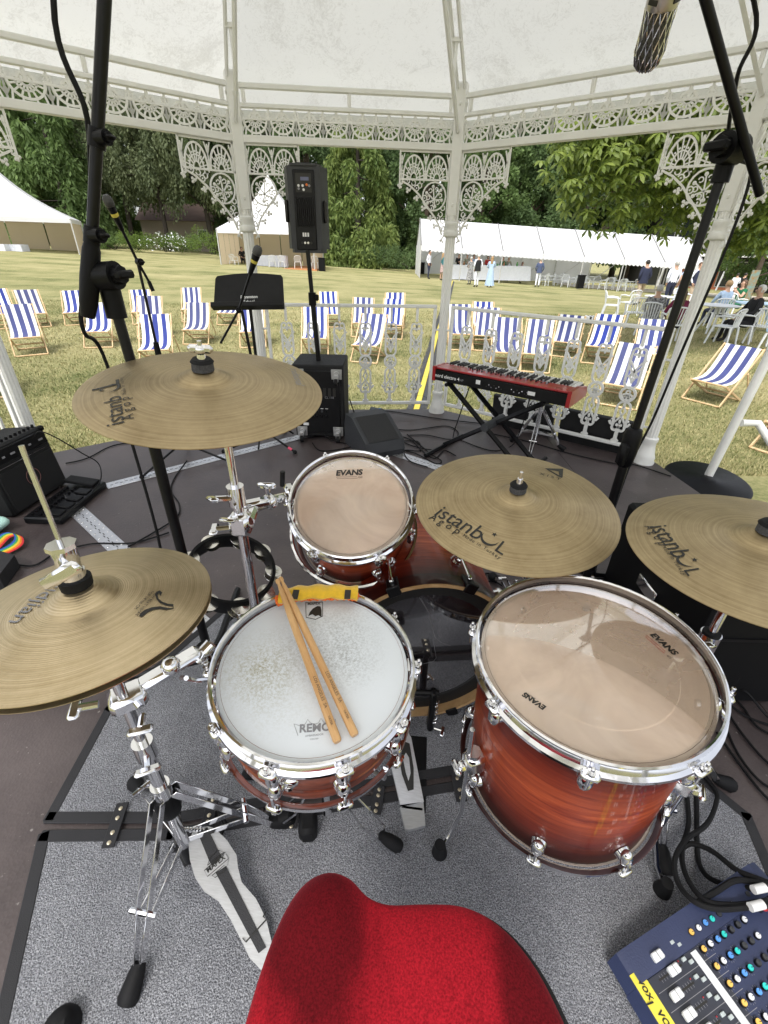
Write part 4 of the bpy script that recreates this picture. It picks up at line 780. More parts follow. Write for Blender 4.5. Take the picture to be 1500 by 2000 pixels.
# left cymbal stand with tom clamp
cs = (-.345, .925); T = thing('cymbal_stand', 'chrome stand under the left crash cymbal, its clamp holding the rack tom', 'stand', (*cs, 0), group='cymbal stands')
mb = MB(); mb.cyl((*cs, .06), (*cs, .79), .0127, n=18); mb.cyl((*cs, .79), (*cs, .985), .0095, n=16); mb.build('tube', CHROME, T, world=True)
cM = crL[1]; top = cM @ Vector((0, 0, -.012)); mb = MB(); mb.cyl((*cs, .97), (*cs, 1.01), .013); mb.cyl((*cs, .985), top, .006, n=10); mb.cyl(top, cM @ Vector((0, 0, .04)), .0042, n=8); mb.ball((*cs, 1.0), .016, 10); mb.cyl(top, top + cM.to_3x3().col[2] * .012, .018, n=16); mb.build('tilter', CHROME, T, world=True)
mb = MB(); mb.cyl((*cs, .765), (*cs, .815), .02, n=18); wingscrew(mb, (cs[0] - .01, cs[1] - .015, .79), (-.8, -.5, .2), 1.5); mb.build('height_clamp', CHROME, T, world=True)
q = Vector((*cs, .715)); tomc = RM @ Vector((-.18, .05, .15)); mb = MB(); mb.box(q, (.05, .05, .06), ch=.01); wingscrew(mb, q + Vector((-.025, -.01, -.01)), (-1, -.2, 0), 1.4); wingscrew(mb, q + Vector((0, -.025, .03)), (-.3, -.9, .3), 1.2)
e1 = q.lerp(tomc, .55) + Vector((0, 0, .015)); mb.tube([q + Vector((.02, 0, .005)), q.lerp(tomc, .25) + Vector((0, 0, .02)), e1, tomc], [.014, .013, .015, .012], 8); mb.box(q.lerp(tomc, .3) + Vector((0, 0, .03)), (.07, .03, .02), ch=.006, rz=.5); mb.ball(e1, .022, 12); wingscrew(mb, e1 + Vector((0, 0, .015)), (0, -.2, 1), 1.4); mb.box(tomc, (.03, .05, .06), ch=.008, rz=.4); mb.build('tom_clamp', CHROME, T, world=True)
mb = MB(); mb.tube([tomc + Vector((-.02, 0, .03)), tomc + Vector((-.015, .0, .075))], .007, 8); mb.build('clamp_lever', BLACKM, T, world=True)
tripod(T, cs, ((-.55, 1.2), (-.2, 1.2), (-.36, .72)), .26, .1, .01)
def plain_stand(label, c, cyM, feet, zc):
    T = thing('cymbal_stand', label, 'stand', (*c, 0), group='cymbal stands'); mb = MB(); top = cyM @ Vector((0, 0, -.012)); mb.cyl((*c, .06), (*c, zc), .0127, n=18); mb.cyl((*c, zc), (*c, top.z - .05), .0095, n=16); mb.build('tube', CHROME, T, world=True)
    mb = MB(); mb.cyl((*c, zc - .035), (*c, zc + .015), .021, n=18); wingscrew(mb, (c[0] - .01, c[1] - .018, zc), (-.85, -.4, .35), 1.7); mb.build('height_clamp', CHROME, T, world=True); MB().cyl((*c, zc + .006), (*c, zc + .019), .018, n=16).build('clamp_bush', RUBBER, T, world=True)
    mb = MB(); mb.ball((*c, top.z - .05), .017, 10); mb.cyl((*c, top.z - .05), top, .006, n=10); mb.cyl(top, cyM @ Vector((0, 0, .045)), .0042, n=8); mb.cyl(top, top + Vector((0, 0, .01)), .017, n=14); mb.build('tilter', CHROME, T, world=True); tripod(T, c, feet, .26, .1, .01); return T
plain_stand('chrome stand under the ride cymbal behind the kick drum', (.53, 1.3), crR[1], ((.78, 1.42), (.5, 1.62), (.66, 1.08)), .42)
plain_stand('chrome stand beside the floor tom in front of the black case', (.73, .735), crF[1], ((.98, .72), (.62, .93), (.70, .52)), .56)
# ------------------------------------------------------------------ tambourine, sticks, cloth
tN = Vector((.35, -.25, 1)).normalized(); TM = frame((-.467, 1.092, .41), tN); T = thing('tambourine', 'black tambourine ring with silver jingles mounted beside the cymbal stand', 'tambourine', M=TM)
MB().lathe([(.118, 0), (.127, 0), (.1285, .004), (.1285, .054), (.127, .058), (.118, .058), (.117, .053), (.117, .005)], 64, closed_prof=True).build('frame', BLACK, T)
for i in range(9):
    a = 2 * PI * (i + .3) / 9
    for k, z in enumerate((.019, .037)):
        for off in (-.5, .5):
            M = Matrix.Rotation(a + off * .12 * k, 4, 'Z') @ Matrix.Translation((.125, 0, z)) @ Matrix.Rotation(.2 * (i % 3 - 1), 4, 'X') @ Matrix.Rotation(.15 * off, 4, 'Y')
            if off > 0: MB().lathe([(0, .003), (.006, .003), (.011, .0005), (.0265, 0), (.027, -.001), (.010, -.0006)], 20, M).build('jingle', mat('nickel', (.66, .64, .60), .22, 1, var=.15, vs=60), T)
MB().tube([TM.inverted() @ Vector(q) for q in ((-.57, 1.02, .44), (-.585, 1.03, .43))] + [Vector((-.125, 0, .02))], .012, 8).build('mounting_bracket', BLACK, T)
STICK = wood('stick_wood', (.46, .24, .09), (.66, .41, .19), scale=6, stretch=(14, 14, 1.5), coat=.2)
def stick(label, butt, tip):
    d = tip - butt; M = frame(butt, d); L = d.length; T = thing('drumstick', label, 'drumstick', M=M, group='pair of drumsticks on the snare'); R_ = .0074
    MB().lathe([(0, 0), (R_ * .8, .0005), (R_, .004), (R_, L * .66), (R_ * .92, L * .75), (R_ * .62, L * .92), (R_ * .42, L * .955), (R_ * .42, L * .962), (R_ * .68, L * .975), (R_ * .62, L * .992), (0, L)], 20).build('shaft', STICK, T); return T, M, L
SI = lambda px, py, h: SM @ on_plane(px, py, SM, h)
for lb, bp, tp_, ofs in (('drumstick lying nearer the logo on the white snare head', (660, 1450), (541, 1131), 0), ('drumstick lying to the right of its twin on the snare head', (694, 1437), (547, 1127), 0)):
    B, Tq = SI(*bp, .159), SI(*tp_, .205); T, M, L = stick(lb, B, Tq); up = M.to_3x3().inverted() @ SM.to_3x3().col[2]; up = (up - Vector((0, 0, up.z))).normalized(); ax = Vector((0, 0, 1)); s_ = up.cross(ax); r_ = .0076
    sg = 1
    for txt, k0, k1 in (('LOS ANGELES  5A', .16, .33), ('VATER', .075, .12)):
        text_on(txt, T, Vector((0, 0, L * k1)) + up * r_ + s_ * .002, Vector((0, 0, L * k0)) + up * r_ + s_ * .002, up, mat('stick_print', (.06, .04, .03), .6), lift=.0004, name='printed_text')
YEL = mat('yellow_felt', (.72, .44, .02), .95, var=.15, vs=60, bump=.5, bs=350, sheen=.4)
T = thing('rolled_cloth', 'rolled yellow cloth with orange cord lying on the far snare rim', 'cloth', SI(620, 1165, .17)); pts = [SI(*q, .175) for q in ((546, 1166), (580, 1160), (620, 1157), (660, 1157), (699, 1160))]; Nn = SM.to_3x3().col[2]; sp = spline(pts, 6)
mb = MB(); U = SM.to_3x3() @ Vector((0, 1, 0))
for i, q in enumerate(sp):
    for k in range(10):
        a = 2 * PI * k / 10; wob = 1 + .12 * math.sin(i * 1.1 + k); mb.v.append(tuple(q + U * math.cos(a) * .019 * wob + Nn * (math.sin(a) * .011 * wob + .002)))
mb.f = [(i * 10 + k, i * 10 + (k + 1) % 10, (i + 1) * 10 + (k + 1) % 10, (i + 1) * 10 + k) for i in range(len(sp) - 1) for k in range(10)] + [tuple(range(10)), tuple(range((len(sp) - 1) * 10, len(sp) * 10))]; mb.mi = [0] * len(mb.f); mb.build('cloth', YEL, T, world=True, ang=60)
mb = MB(); cp = [SI(*q, .168) for q in ((540, 1168), (544, 1180), (560, 1174), (600, 1170), (640, 1169), (675, 1168), (694, 1170), (698, 1162))]; cp = spline(cp, 8); mb.tube([q + Nn * .002 * math.sin(i * 2.2) for i, q in enumerate(cp)], .0042, 6); mb.tube([q + Nn * .002 * math.cos(i * 2.2) + U * .005 for i, q in enumerate(cp)], .0036, 6); mb.build('orange_cord', mat('orange_cord', (.75, .15, .02), .8, var=.4, vs=250), T, world=True)
for px in (577, 679):
    q = SI(px, 1161, .189); mb = MB(); M = frame(q, Nn, U); mb.box((0, 0, 0), (.026, .013, .002), M, .0005); mb.build('woven_tab', INK, T, world=True)
# ------------------------------------------------------------------ stool
m, t, p, o = nodes('red_velour'); tc = nd(t, 'ShaderNodeTexCoord'); n1 = nd(t, 'ShaderNodeTexNoise', Scale=7, Detail=3, Distortion=.4); n2 = nd(t, 'ShaderNodeTexNoise', Scale=400, Detail=2)
mp = nd(t, 'ShaderNodeMapping'); mp.inputs['Scale'].default_value = (1.6, .5, 1); t.links.new(tc.outputs['Object'], mp.inputs[0]); t.links.new(mp.outputs[0], n1.inputs['Vector']); t.links.new(tc.outputs['Object'], n2.inputs['Vector'])
r = nd(t, 'ShaderNodeValToRGB'); e = r.color_ramp.elements; e[0].position = .40; e[0].color = (.13, .004, .008, 1); e[1].position = .62; e[1].color = (.38, .010, .02, 1); nap_shade = n1.outputs[0]
for cx_, cy_, sx_, sy_ in ((-.075 - .04, .215 - .06, 14, 7.5), (.19 - .04, .13 - .06, 18, 6)):  # seat shading painted into the velour colour as two dark nap patches
    mp_ = nd(t, 'ShaderNodeMapping', vector_type='POINT'); mp_.inputs['Location'].default_value = (-cx_ * sx_, -cy_ * sy_, 0); mp_.inputs['Scale'].default_value = (sx_, sy_, 0); t.links.new(tc.outputs['Object'], mp_.inputs[0]); ln_ = nd(t, 'ShaderNodeVectorMath', operation='LENGTH'); t.links.new(mp_.outputs[0], ln_.inputs[0]); g_ = nd(t, 'ShaderNodeMapRange'); g_.inputs['From Min'].default_value = .2; g_.inputs['From Max'].default_value = 1.0; g_.inputs['To Min'].default_value = .38; g_.inputs['To Max'].default_value = 0; t.links.new(ln_.outputs['Value'], g_.inputs[0]); sb_ = nd(t, 'ShaderNodeMath', operation='SUBTRACT'); t.links.new(nap_shade, sb_.inputs[0]); t.links.new(g_.outputs[0], sb_.inputs[1]); nap_shade = sb_.outputs[0]
ad_ = nd(t, 'ShaderNodeMath', operation='ADD'); ad_.inputs[1].default_value = .12; t.links.new(nap_shade, ad_.inputs[0]); t.links.new(ad_.outputs[0], r.inputs[0])
r2 = nd(t, 'ShaderNodeValToRGB'); r2.color_ramp.elements[0].color = (.45, .45, .45, 1); r2.color_ramp.elements[0].position = .3; r2.color_ramp.elements[1].position = .7; t.links.new(n2.outputs[0], r2.inputs[0]); mx = nd(t, 'ShaderNodeMixRGB', blend_type='MULTIPLY'); mx.inputs[0].default_value = 1; t.links.new(r.outputs[0], mx.inputs[1]); t.links.new(r2.outputs[0], mx.inputs[2]); t.links.new(mx.outputs[0], p.inputs['Base Color'])
p.inputs['Roughness'].default_value = .9; p.inputs['Sheen Weight'].default_value = .25; p.inputs['Sheen Tint'].default_value = (.9, .15, .2, 1); p.inputs['Specular IOR Level'].default_value = .1; bn = nd(t, 'ShaderNodeBump', Strength=.5, Distance=.001); t.links.new(n2.outputs[0], bn.inputs['Height']); t.links.new(bn.outputs[0], p.inputs['Normal']); VEL = m
T = thing('drum_stool', 'red velour saddle stool with black side band in the foreground', 'stool', (.04, .06, 0))
ol = spline([(-.158, .10, 0), (-.152, .16, 0), (-.142, .215, 0), (-.126, .262, 0), (-.102, .294, 0), (-.07, .307, 0), (-.038, .300, 0), (-.012, .281, 0), (.02, .272, 0), (.07, .273, 0), (.12, .272, 0), (.162, .258, 0), (.198, .228, 0), (.226, .18, 0), (.246, .1, 0), (.235, -.02, 0), (.16, -.11, 0), (.04, -.14, 0), (-.08, -.11, 0), (-.15, -.02, 0)], 4, True); n = len(ol); cx, cy = .035, .09; mb = MB(); rings = [(1.0, -.012), (1.0, 0.0), (.985, .012), (.955, .020), (.9, .026), (.8, .031), (.65, .033), (.45, .031), (.25, .027), (.1, .025)]
for s_, z in rings:
    for q in ol:
        x, y = cx + (q.x - cx) * s_, cy + (q.y - cy) * s_
        zz = .487 + z + (.018 * math.exp(-(((x + .075) / .05) ** 2 + ((y - .27) / .06) ** 2)) - .014 * math.exp(-(((x + .0) / .035) ** 2 + ((y - .2) / .12) ** 2))) * min(1, (1.02 - s_) * 8); mb.v.append((x, y, zz))
mb.v.append((cx, cy, .512)); k = len(rings)
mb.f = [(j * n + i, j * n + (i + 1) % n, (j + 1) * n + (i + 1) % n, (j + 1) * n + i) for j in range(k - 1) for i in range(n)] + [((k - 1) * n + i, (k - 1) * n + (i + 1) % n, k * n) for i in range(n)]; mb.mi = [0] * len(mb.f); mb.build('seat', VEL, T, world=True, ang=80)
mb = MB(); mb.prism([(cx + (q.x - cx) * 1.022 + .004, cy + (q.y - cy) * 1.005) for q in ol], .40, .482); mb.build('side_band', TOLEX, T, world=True)
mb = MB(); mb.cyl((.04, .06, .1), (.04, .06, .40), .016); mb.build('post', CHROME, T, world=True); tripod(T, (.04, .06), ((.3, .0), (-.12, -.1), (-.02, .25)), .28, .12, .012)
tag(MB().lathe([(0, .04), (.016, .042), (.024, .036), (.03, .02), (.032, .0), (0, 0)], 24, Matrix.Translation(at(120, 2020, .008)) @ Matrix.Diagonal((1, 1.25, 1, 1))).build('rubber_stand_foot', RUBBER), 'round black rubber foot at the bottom left corner', 'foot')
# ------------------------------------------------------------------ microphone stands
def mic_mesh(T, tip, d, grille=CHROME, r=.024, ring=None):
    d = Vector(d).normalized(); M = frame(tip, -d); g = MB(); g.lathe([(0, 0), (r * .6, .004), (r * .95, .018), (r, .032), (r * .98, .046), (r * .85, .052)], 20, M); g.build('grille', mat('mic_grille', (.10, .10, .10), .4, .8, var=.5, vs=600, bump=.9, bs=700), T, world=True)
    b = MB(); b.lathe([(r * .85, .052), (r * .88, .06), (r * .75, .085), (r * .48, .17), (0, .171)], 18, M); b.build('body', BLACKM, T, world=True)
    if ring: MB().lathe([(r * .76, .083), (r * .79, .09), (r * .76, .10)], 18, M).build('colour_ring', mat('yellow_tape', (.6, .5, .08), .6), T, world=True)
def clutch(mb, c, ax, s=1.0):
    c, ax = Vector(c), Vector(ax).normalized(); M = frame(c, ax); mb.cyl((0, 0, -.028 * s), (0, 0, .028 * s), .03 * s, n=20, M=M); mb.cyl((0, 0, .028 * s), (0, 0, .045 * s), .02 * s, n=8, M=M); mb.box((0, 0, .05 * s), (.05 * s, .018 * s, .02 * s), M, .004)
# large boom stand at the left
hub = Vector((-.555, 1.022, 0)); cl_ = Vector((-.575, 1.03, 1.215)); T = thing('boom_microphone_stand', 'tall black boom microphone stand standing behind the hi-hat', 'mic stand', hub)
mb = MB(); mb.cyl(hub + Vector((0, 0, .05)), Vector((-.565, 1.026, .98)), .0135, n=16); mb.cyl(Vector((-.565, 1.026, .98)), cl_, .011, n=14); mb.build('pole', BLACKM, T, world=True)
MB().cyl(Vector((-.565, 1.026, 1.0)), Vector((-.565, 1.026, 1.015)), .014, n=16).build('white_tape_band', INKW, T, world=True)
mb = MB(); clutch(mb, cl_ + Vector((.012, -.02, .02)), (1, -.25, .1), .85); mb.tube([cl_ + Vector((0, 0, -.06)), cl_ + Vector((0, 0, .01))], .02, 12); mb.build('boom_clutch', BLACK, T, world=True)
bt_, tp_ = atY(172, 612, 1.0), atD(204, 0, .72); bd_ = (tp_ - bt_); up_ = bt_ + bd_ * 1.75
mb = MB(); mb.tube([bt_ + bd_ * .02, up_], .0105, 12); mb.build('boom_arm', BLACKM, T, world=True)
mb = MB(); M = frame(bt_ - bd_.normalized() * .01, bd_); mb.lathe([(0, 0), (.013, .003), (.017, .03), (.018, .08), (.016, .13), (.011, .15)], 16, M); mb.build('counterweight', BLACK, T, world=True)
for k_, s_k in ((.62, .4), (.3, .42)): mb = MB(); mb.cyl(bt_ + bd_ * (k_ - .03), bt_ + bd_ * (k_ + .03), .0145, n=14); clutch(mb, bt_ + bd_ * k_ + Vector((.014, -.008, 0)), (1, -.4, 0), s_k); mb.build('boom_collar', BLACK, T, world=True)
mb = MB(); mb.cyl(hub + Vector((0, 0, .08)), hub + Vector((0, 0, .16)), .021, n=16)
mb.build('hub', BLACK, T, world=True)
for f in ((-1.45, .88), (-.2, .93), (-.62, 1.5)):
    f = Vector((*f, .012)); d = (f - hub).normalized(); MB().tube([hub + Vector((0, 0, .13)), hub.lerp(f, .3) + Vector((0, 0, .075)), f], .0125, 8).build('leg', BLACKM, T, world=True)
cb = thing('microphone_cable', 'black cable running down the left boom microphone stand', 'cable', hub)
pts = [up_ + Vector((-.02, -.03, 0)), tp_ + Vector((-.075, -.01, 0)), atD(170, 230, .8), atD(178, 420, .9), atD(182, 520, .95), atD(160, 590, 1.0), atD(165, 650, 1.05), atD(210, 715, 1.2), Vector((-.72, 1.2, .5)), Vector((-.75, 1.2, .02)), Vector((-.6, 1.35, .012)), Vector((-1.0, 1.5, .012))]
MB().tube(spline(pts, 8), .0048, 6).build('cable', RUBBER, cb, world=True)
# right boom stand
rb = Vector((.858, 1.5, 0)); rc = Vector((.875, 1.5, 1.53)); T = thing('boom_microphone_stand', 'tall black boom microphone stand rising beside the ride cymbal at right', 'mic stand', rb)
mb = MB(); mb.cyl(rb + Vector((0, 0, .05)), rb + Vector((0, 0, .72)), .0165, n=16); mb.cyl(rb + Vector((0, 0, .70)), rc, .0125, n=14); mb.build('pole', BLACKM, T, world=True)
mb = MB(); q = rb + Vector((0, 0, .70)); mb.lathe([(.017, -.07), (.026, -.06), (.03, -.01), (.03, .05), (.024, .07), (.014, .075)], 18, Matrix.Translation(q)); mb.box(q + Vector((-.022, -.012, -.02)), (.03, .04, .085), ch=.01); mb.build('height_collar', BLACK, T, world=True)
mb = MB(); clutch(mb, rc + Vector((-.012, -.02, .0)), (-1, -.5, 0), 1.15); mb.tube([rc + Vector((0, 0, -.07)), rc + Vector((0, 0, .03))], .022, 12); mb.build('boom_clutch', BLACK, T, world=True)
b0, b1 = atY(1484, 380, 1.46), atD(1378, 0, .95); mb = MB(); mb.tube([b0, b1, b1 + (b1 - b0) * .8], .0105, 12); mb.build('boom_arm', BLACKM, T, world=True)
for f in ((1.2, 1.72), (.72, 1.9), (.9, 1.15)):
    f = Vector((*f, .012)); MB().tube([rb + Vector((0, 0, .14)), rb.lerp(f, .3) + Vector((0, 0, .08)), f], .0125, 8).build('leg', BLACKM, T, world=True)
MB().cyl(rb + Vector((0, 0, .08)), rb + Vector((0, 0, .17)), .023, n=16).build('hub', BLACK, T, world=True)
cb = thing('microphone_cable', 'black cable hanging along the right boom microphone stand', 'cable', rb)
MB().tube(spline([b1 + (b1 - b0) * .8, atD(1472, 0, 1.0), atD(1440, 150, 1.1), atD(1422, 270, 1.25), atD(1440, 310, 1.35), atD(1466, 340, 1.4), atD(1420, 480, 1.5), atD(1330, 690, 1.7), atD(1275, 820, 1.9), atD(1222, 930, 2.0), Vector((.93, 1.58, .03)), Vector((1.1, 1.7, .01)), Vector((1.25, 1.4, .01))], 8), .0048, 6).build('cable', RUBBER, cb, world=True)
# overhead microphone
tipo, topo = atD(1258, 140, .74), atD(1312, -60, .64); d = tipo - topo; M = frame(tipo, -d); T = thing('overhead_microphone', 'silver condenser microphone with mesh head hanging at the top right', 'microphone', M=M)
GR = nodes('steel_mesh'); m, t, p, o = GR; tc = nd(t, 'ShaderNodeTexCoord'); br = nd(t, 'ShaderNodeTexVoronoi', Scale=330); t.links.new(tc.outputs['Object'], br.inputs['Vector']); r = nd(t, 'ShaderNodeValToRGB'); r.color_ramp.elements[0].color = (.02, .02, .02, 1); r.color_ramp.elements[1].color = (.06, .06, .06, 1); r.color_ramp.elements[0].position = .25; r.color_ramp.elements[1].position = .5; t.links.new(br.outputs[0], r.inputs[0]); t.links.new(r.outputs[0], p.inputs['Base Color']); p.inputs['Metallic'].default_value = .3; p.inputs['Roughness'].default_value = .6
R_ = .0215; MB().lathe([(0, 0), (R_ * .5, .003), (R_ * .85, .011), (R_, .025), (R_, .075)], 28).build('mesh_head', m, T)
mb = MB()
for i in range(15): a = 2 * PI * i / 15; mb.tube([(R_ * .5 * math.cos(a), R_ * .5 * math.sin(a), .0025), (R_ * .86 * math.cos(a + .2), R_ * .86 * math.sin(a + .2), .0105), (R_ * 1.02 * math.cos(a + .4), R_ * 1.02 * math.sin(a + .4), .026), (R_ * 1.02 * math.cos(a + 1.0), R_ * 1.02 * math.sin(a + 1.0), .075)], .0011, 4); mb.tube([(R_ * .5 * math.cos(a), R_ * .5 * math.sin(a), .0025), (R_ * .86 * math.cos(a - .2), R_ * .86 * math.sin(a - .2), .0105), (R_ * 1.02 * math.cos(a - .4), R_ * 1.02 * math.sin(a - .4), .026), (R_ * 1.02 * math.cos(a - 1.0), R_ * 1.02 * math.sin(a - 1.0), .075)], .0011, 4)
mb.build('wire_lattice', CHROME, T)
SILV = mat('satin_nickel', (.56, .53, .49), .3, 1, var=.08); MB().lathe([(R_ + .0006, .075), (R_ + .0015, .077), (R_ + .0015, .094), (R_, .095), (R_, .10), (R_ + .0012, .101), (R_ + .0012, .14), (R_, .141), (R_, .26), (0, .26)], 28).build('body', SILV, T)
sl = MB()
for k in range(4): sl.box((R_ * 1.04, 0, .086), (.003, .014, .006), Matrix.Rotation(k * PI / 2 + 2.2, 4, 'Z'))
sl.build('vent_slot', INK, T)
# slim microphone stand at the left back
bs_ = at(362, 890); T = thing('boom_microphone_stand', 'slim black vocal microphone stand behind the left crash cymbal', 'mic stand', bs_); tpz = Vector((bs_.x - .015, bs_.y - .03, 1.19))
mb = MB(); mb.cyl(bs_ + Vector((0, 0, .05)), Vector((tpz.x, tpz.y, .72)), .0115, n=12); mb.cyl(Vector((tpz.x, tpz.y, .7)), tpz, .008, n=10); mb.build('pole', BLACKM, T, world=True); MB().cyl(Vector((tpz.x, tpz.y, .68)), Vector((tpz.x, tpz.y, .76)), .019, .016, 14).build('height_collar', BLACK, T, world=True)
tipm = atY(205, 380, 2.72); A = tpz + Vector((.03, .02, -.1)); mb = MB(); mb.tube([A, tpz, tpz.lerp(tipm, .62)], .0075, 8); mb.build('boom_arm', BLACKM, T, world=True); mb = MB(); clutch(mb, tpz + Vector((.02, -.02, 0)), (.8, -.6, 0), .6); mb.tube([A + Vector((.012, .0, -.05)), A], .011, 8); mb.build('boom_clutch', BLACK, T, world=True); mic_mesh(T, tipm, tipm - tpz, ring=True)
for f in (at(278, 935), at(452, 906), Vector((bs_.x - .1, bs_.y + .32, 0))): f.z = .012; L_ = MB().tube([bs_ + Vector((0, 0, .1)), f], .0075, 8).build('leg', BLACKM, T, world=True); MB().ball(f, .016, 8).build('rubber_foot', RUBBER, L_, world=True)
MB().cyl(bs_ + Vector((0, 0, .06)), bs_ + Vector((0, 0, .14)), .022, n=14).build('hub', BLACK, T, world=True)
# music stand
mc = Vector((-.915, 3.25, 0)); T = thing('music_stand', 'black music stand with printed school name seen from behind the cymbal', 'music stand', mc)
p0, p1 = atY(417, 605, 3.2), atY(556, 603, 3.2); q0, q1 = atY(414, 537, 3.32), atY(547, 538, 3.32)
w_ = (p1 - p0).length; M = frame((p0 + p1) / 2, (p1 - p0).cross(((q0 + q1) / 2 - (p0 + p1) / 2)), p1 - p0); hh_ = ((q0 + q1) / 2 - (p0 + p1) / 2).length
out = [(-w_ / 2, 0), (w_ / 2, 0), (w_ / 2 * .95, hh_ * .9), (w_ / 2 * .9, hh_ * .98)] + [(w_ / 2 * .9 - w_ * .9 * k / 8, hh_ * (.98 + .07 * math.sin(PI * k / 8))) for k in range(1, 8)] + [(-w_ / 2 * .9, hh_ * .98), (-w_ / 2 * .95, hh_ * .9)]
dk = MB(); dk.prism(out, -.002, .002, M); dsk = dk.build('desk', BLACKM, T, world=True); lp = MB(); lp.box((0, -.002, .025), (w_, .004, .055), M, .001); lp.box((0, .012, .052), (w_, .026, .003), M, .001); lp.build('lip', BLACKM, T, world=True)
I_ = ROOTM[T.name].inverted()
for s_, a, b in (('Bryanston', (470, 583), (503, 582)), ('School', (476, 592), (497, 591))):
    A = I_ @ (M @ on_plane(*a, M, .003)); B = I_ @ (M @ on_plane(*b, M, .003)); text_on(s_, dsk, A, B, M.to_3x3().col[2], INKW, bold=.02, lift=.001)
mb = MB(); mb.cyl(mc + Vector((0, 0, .1)), mc + Vector((0, 0, .98)), .011, n=12); mb.build('pole', BLACKM, T, world=True)
for a in (30, 150, 270): a = math.radians(a); MB().tube([mc + Vector((0, 0, .2)), mc + Vector((math.cos(a) * .22, math.sin(a) * .22, .012))], .007, 6).build('leg', BLACKM, T, world=True)
# vocal stand by the music stand
vc = Vector((-.87, 3.14, 0)); T = thing('boom_microphone_stand', 'black vocal microphone stand in front of the music stand, one leg taped pink', 'mic stand', vc); vt = atY(466, 606, 3.1); mb = MB(); mb.cyl(vc + Vector((0, 0, .05)), Vector((vt.x + .02, vt.y, vt.z)), .010, n=12); mb.build('pole', BLACKM, T, world=True); mt = atY(506, 480, 3.02); lb_ = atY(431, 670, 3.14); mb = MB(); mb.tube([lb_, vt, vt.lerp(mt, .66)], .0075, 8); mb.build('boom_arm', BLACKM, T, world=True); mic_mesh(T, mt, mt - vt, ring=True, r=.027); mb = MB(); clutch(mb, vt, (.3, -1, 0), .55); mb.build('boom_clutch', BLACK, T, world=True)
ft_ = at(576, 883, .012)
for f in (ft_, Vector((-1.15, 2.98, .012)), Vector((-.8, 3.42, .012))): L_ = MB().tube([vc + Vector((0, 0, .1)), f], .0075, 8).build('leg', BLACKM, T, world=True); MB().ball(f, .016, 8).build('rubber_foot', RUBBER, L_, world=True)
MB().cyl(vc.lerp(ft_, .78) + Vector((0, 0, .022)), vc.lerp(ft_, .9) + Vector((0, 0, .011)), .0095, n=10).build('pink_tape', mat('pink_tape', (.75, .08, .16), .5), T, world=True)
MB().cyl(vc + Vector((0, 0, .06)), vc + Vector((0, 0, .14)), .02, n=14).build('hub', BLACK, T, world=True)
# ------------------------------------------------------------------ PA
sx0, sx1, sy = -.68, -.31, 3.27; T = thing('subwoofer', 'black subwoofer cabinet with castors on its back panel', 'speaker', (-.495, sy + .2, 0)); S = MB(); S.box(((sx0 + sx1) / 2, sy + .19, .295), (sx1 - sx0, .38, .53), ch=.008); S.build('cabinet', TOLEX, T, world=True)
mb = MB(); mb.box(((sx0 + sx1) / 2, sy - .003, .29), (.31, .012, .46), ch=.004); pn = mb.build('back_panel', BLACKM, T, world=True); mb = MB()
for k in range(7): mb.box((-.59 + .035 * k, sy - .0105, .37), (.02, .004, .06), ch=.001)
mb.build('vent', INK, T, world=True)
for x, z in ((sx0 + .05, .075), (sx1 - .05, .075), (sx1 - .05, .50), (sx0 + .05, .50)):
    mb = MB(); mb.box((x, sy - .012, z), (.075, .008, .07), ch=.002); mb.cyl((x, sy - .012, z), (x, sy - .03, z), .022); mb.box((x, sy - .045, z - .02), (.034, .03, .05), ch=.004); c_ = mb.build('castor', mat('zinc', (.5, .5, .5), .35, .9), T, world=True); MB().cyl((x - .011, sy - .055, z - .045), (x + .011, sy - .055, z - .045), .026, n=18).build('wheel', RUBBER, c_, world=True)
for k in range(10):
    x = -.58 + (k % 5) * .035; z = .23 - (k // 5) * .04; MB().cyl((x, sy - .009, z), (x, sy - .02, z), .008 if k < 5 else .011, n=12).build('knob', BLACK if k != 3 else GREYP, T, world=True)
II = ROOTM[T.name].inverted(); text_on('CL 118', T, II @ Vector((-.45, sy - .0095, .325)), II @ Vector((-.385, sy - .0095, .325)), (0, -1, 0), INKG)
for k in range(5): MB().box((-.58 + .035 * k, sy - .0098, .249), (.02, .001, .004)).build('scale_mark', INKW, T, world=True)
mb = MB(); mb.box((-.60, sy - .01, .13), (.04, .004, .02)); mb.build('warning_label', INKW, T, world=True)
pc_ = Vector((-.505, 3.42, 0)); T = thing('speaker_pole', 'black pole rising from the subwoofer to the loudspeaker', 'pole', (pc_.x, pc_.y, .56)); mb = MB(); mb.cyl((pc_.x, pc_.y, .562), (pc_.x - .02, pc_.y - .01, .98), .0175, n=16); mb.cyl((pc_.x - .02, pc_.y - .01, .97), (pc_.x - .033, pc_.y - .015, 1.28), .0145, n=14); mb.build('tube', BLACKM, T, world=True); mb = MB(); q = Vector((pc_.x - .02, pc_.y - .01, .98)); mb.cyl(q + Vector((0, 0, -.05)), q + Vector((0, 0, .03)), .026, n=16); mb.box(q + Vector((.03, -.01, 0)), (.03, .02, .04), ch=.006); mb.build('collar', BLACK, T, world=True)
T = thing('loudspeaker', 'black loudspeaker cabinet on the pole, its back panel facing the drums', 'speaker', (-.536, 3.48, 1.24)); mb = MB(); x0, x1, z0, z1 = -.672, -.403, 1.235, 1.71; yb = 3.40
poly = [(x0, yb + .1), (x0 + .035, yb), (x1 - .035, yb), (x1, yb + .1), (x1 - .03, yb + .3), (x0 + .03, yb + .3)]
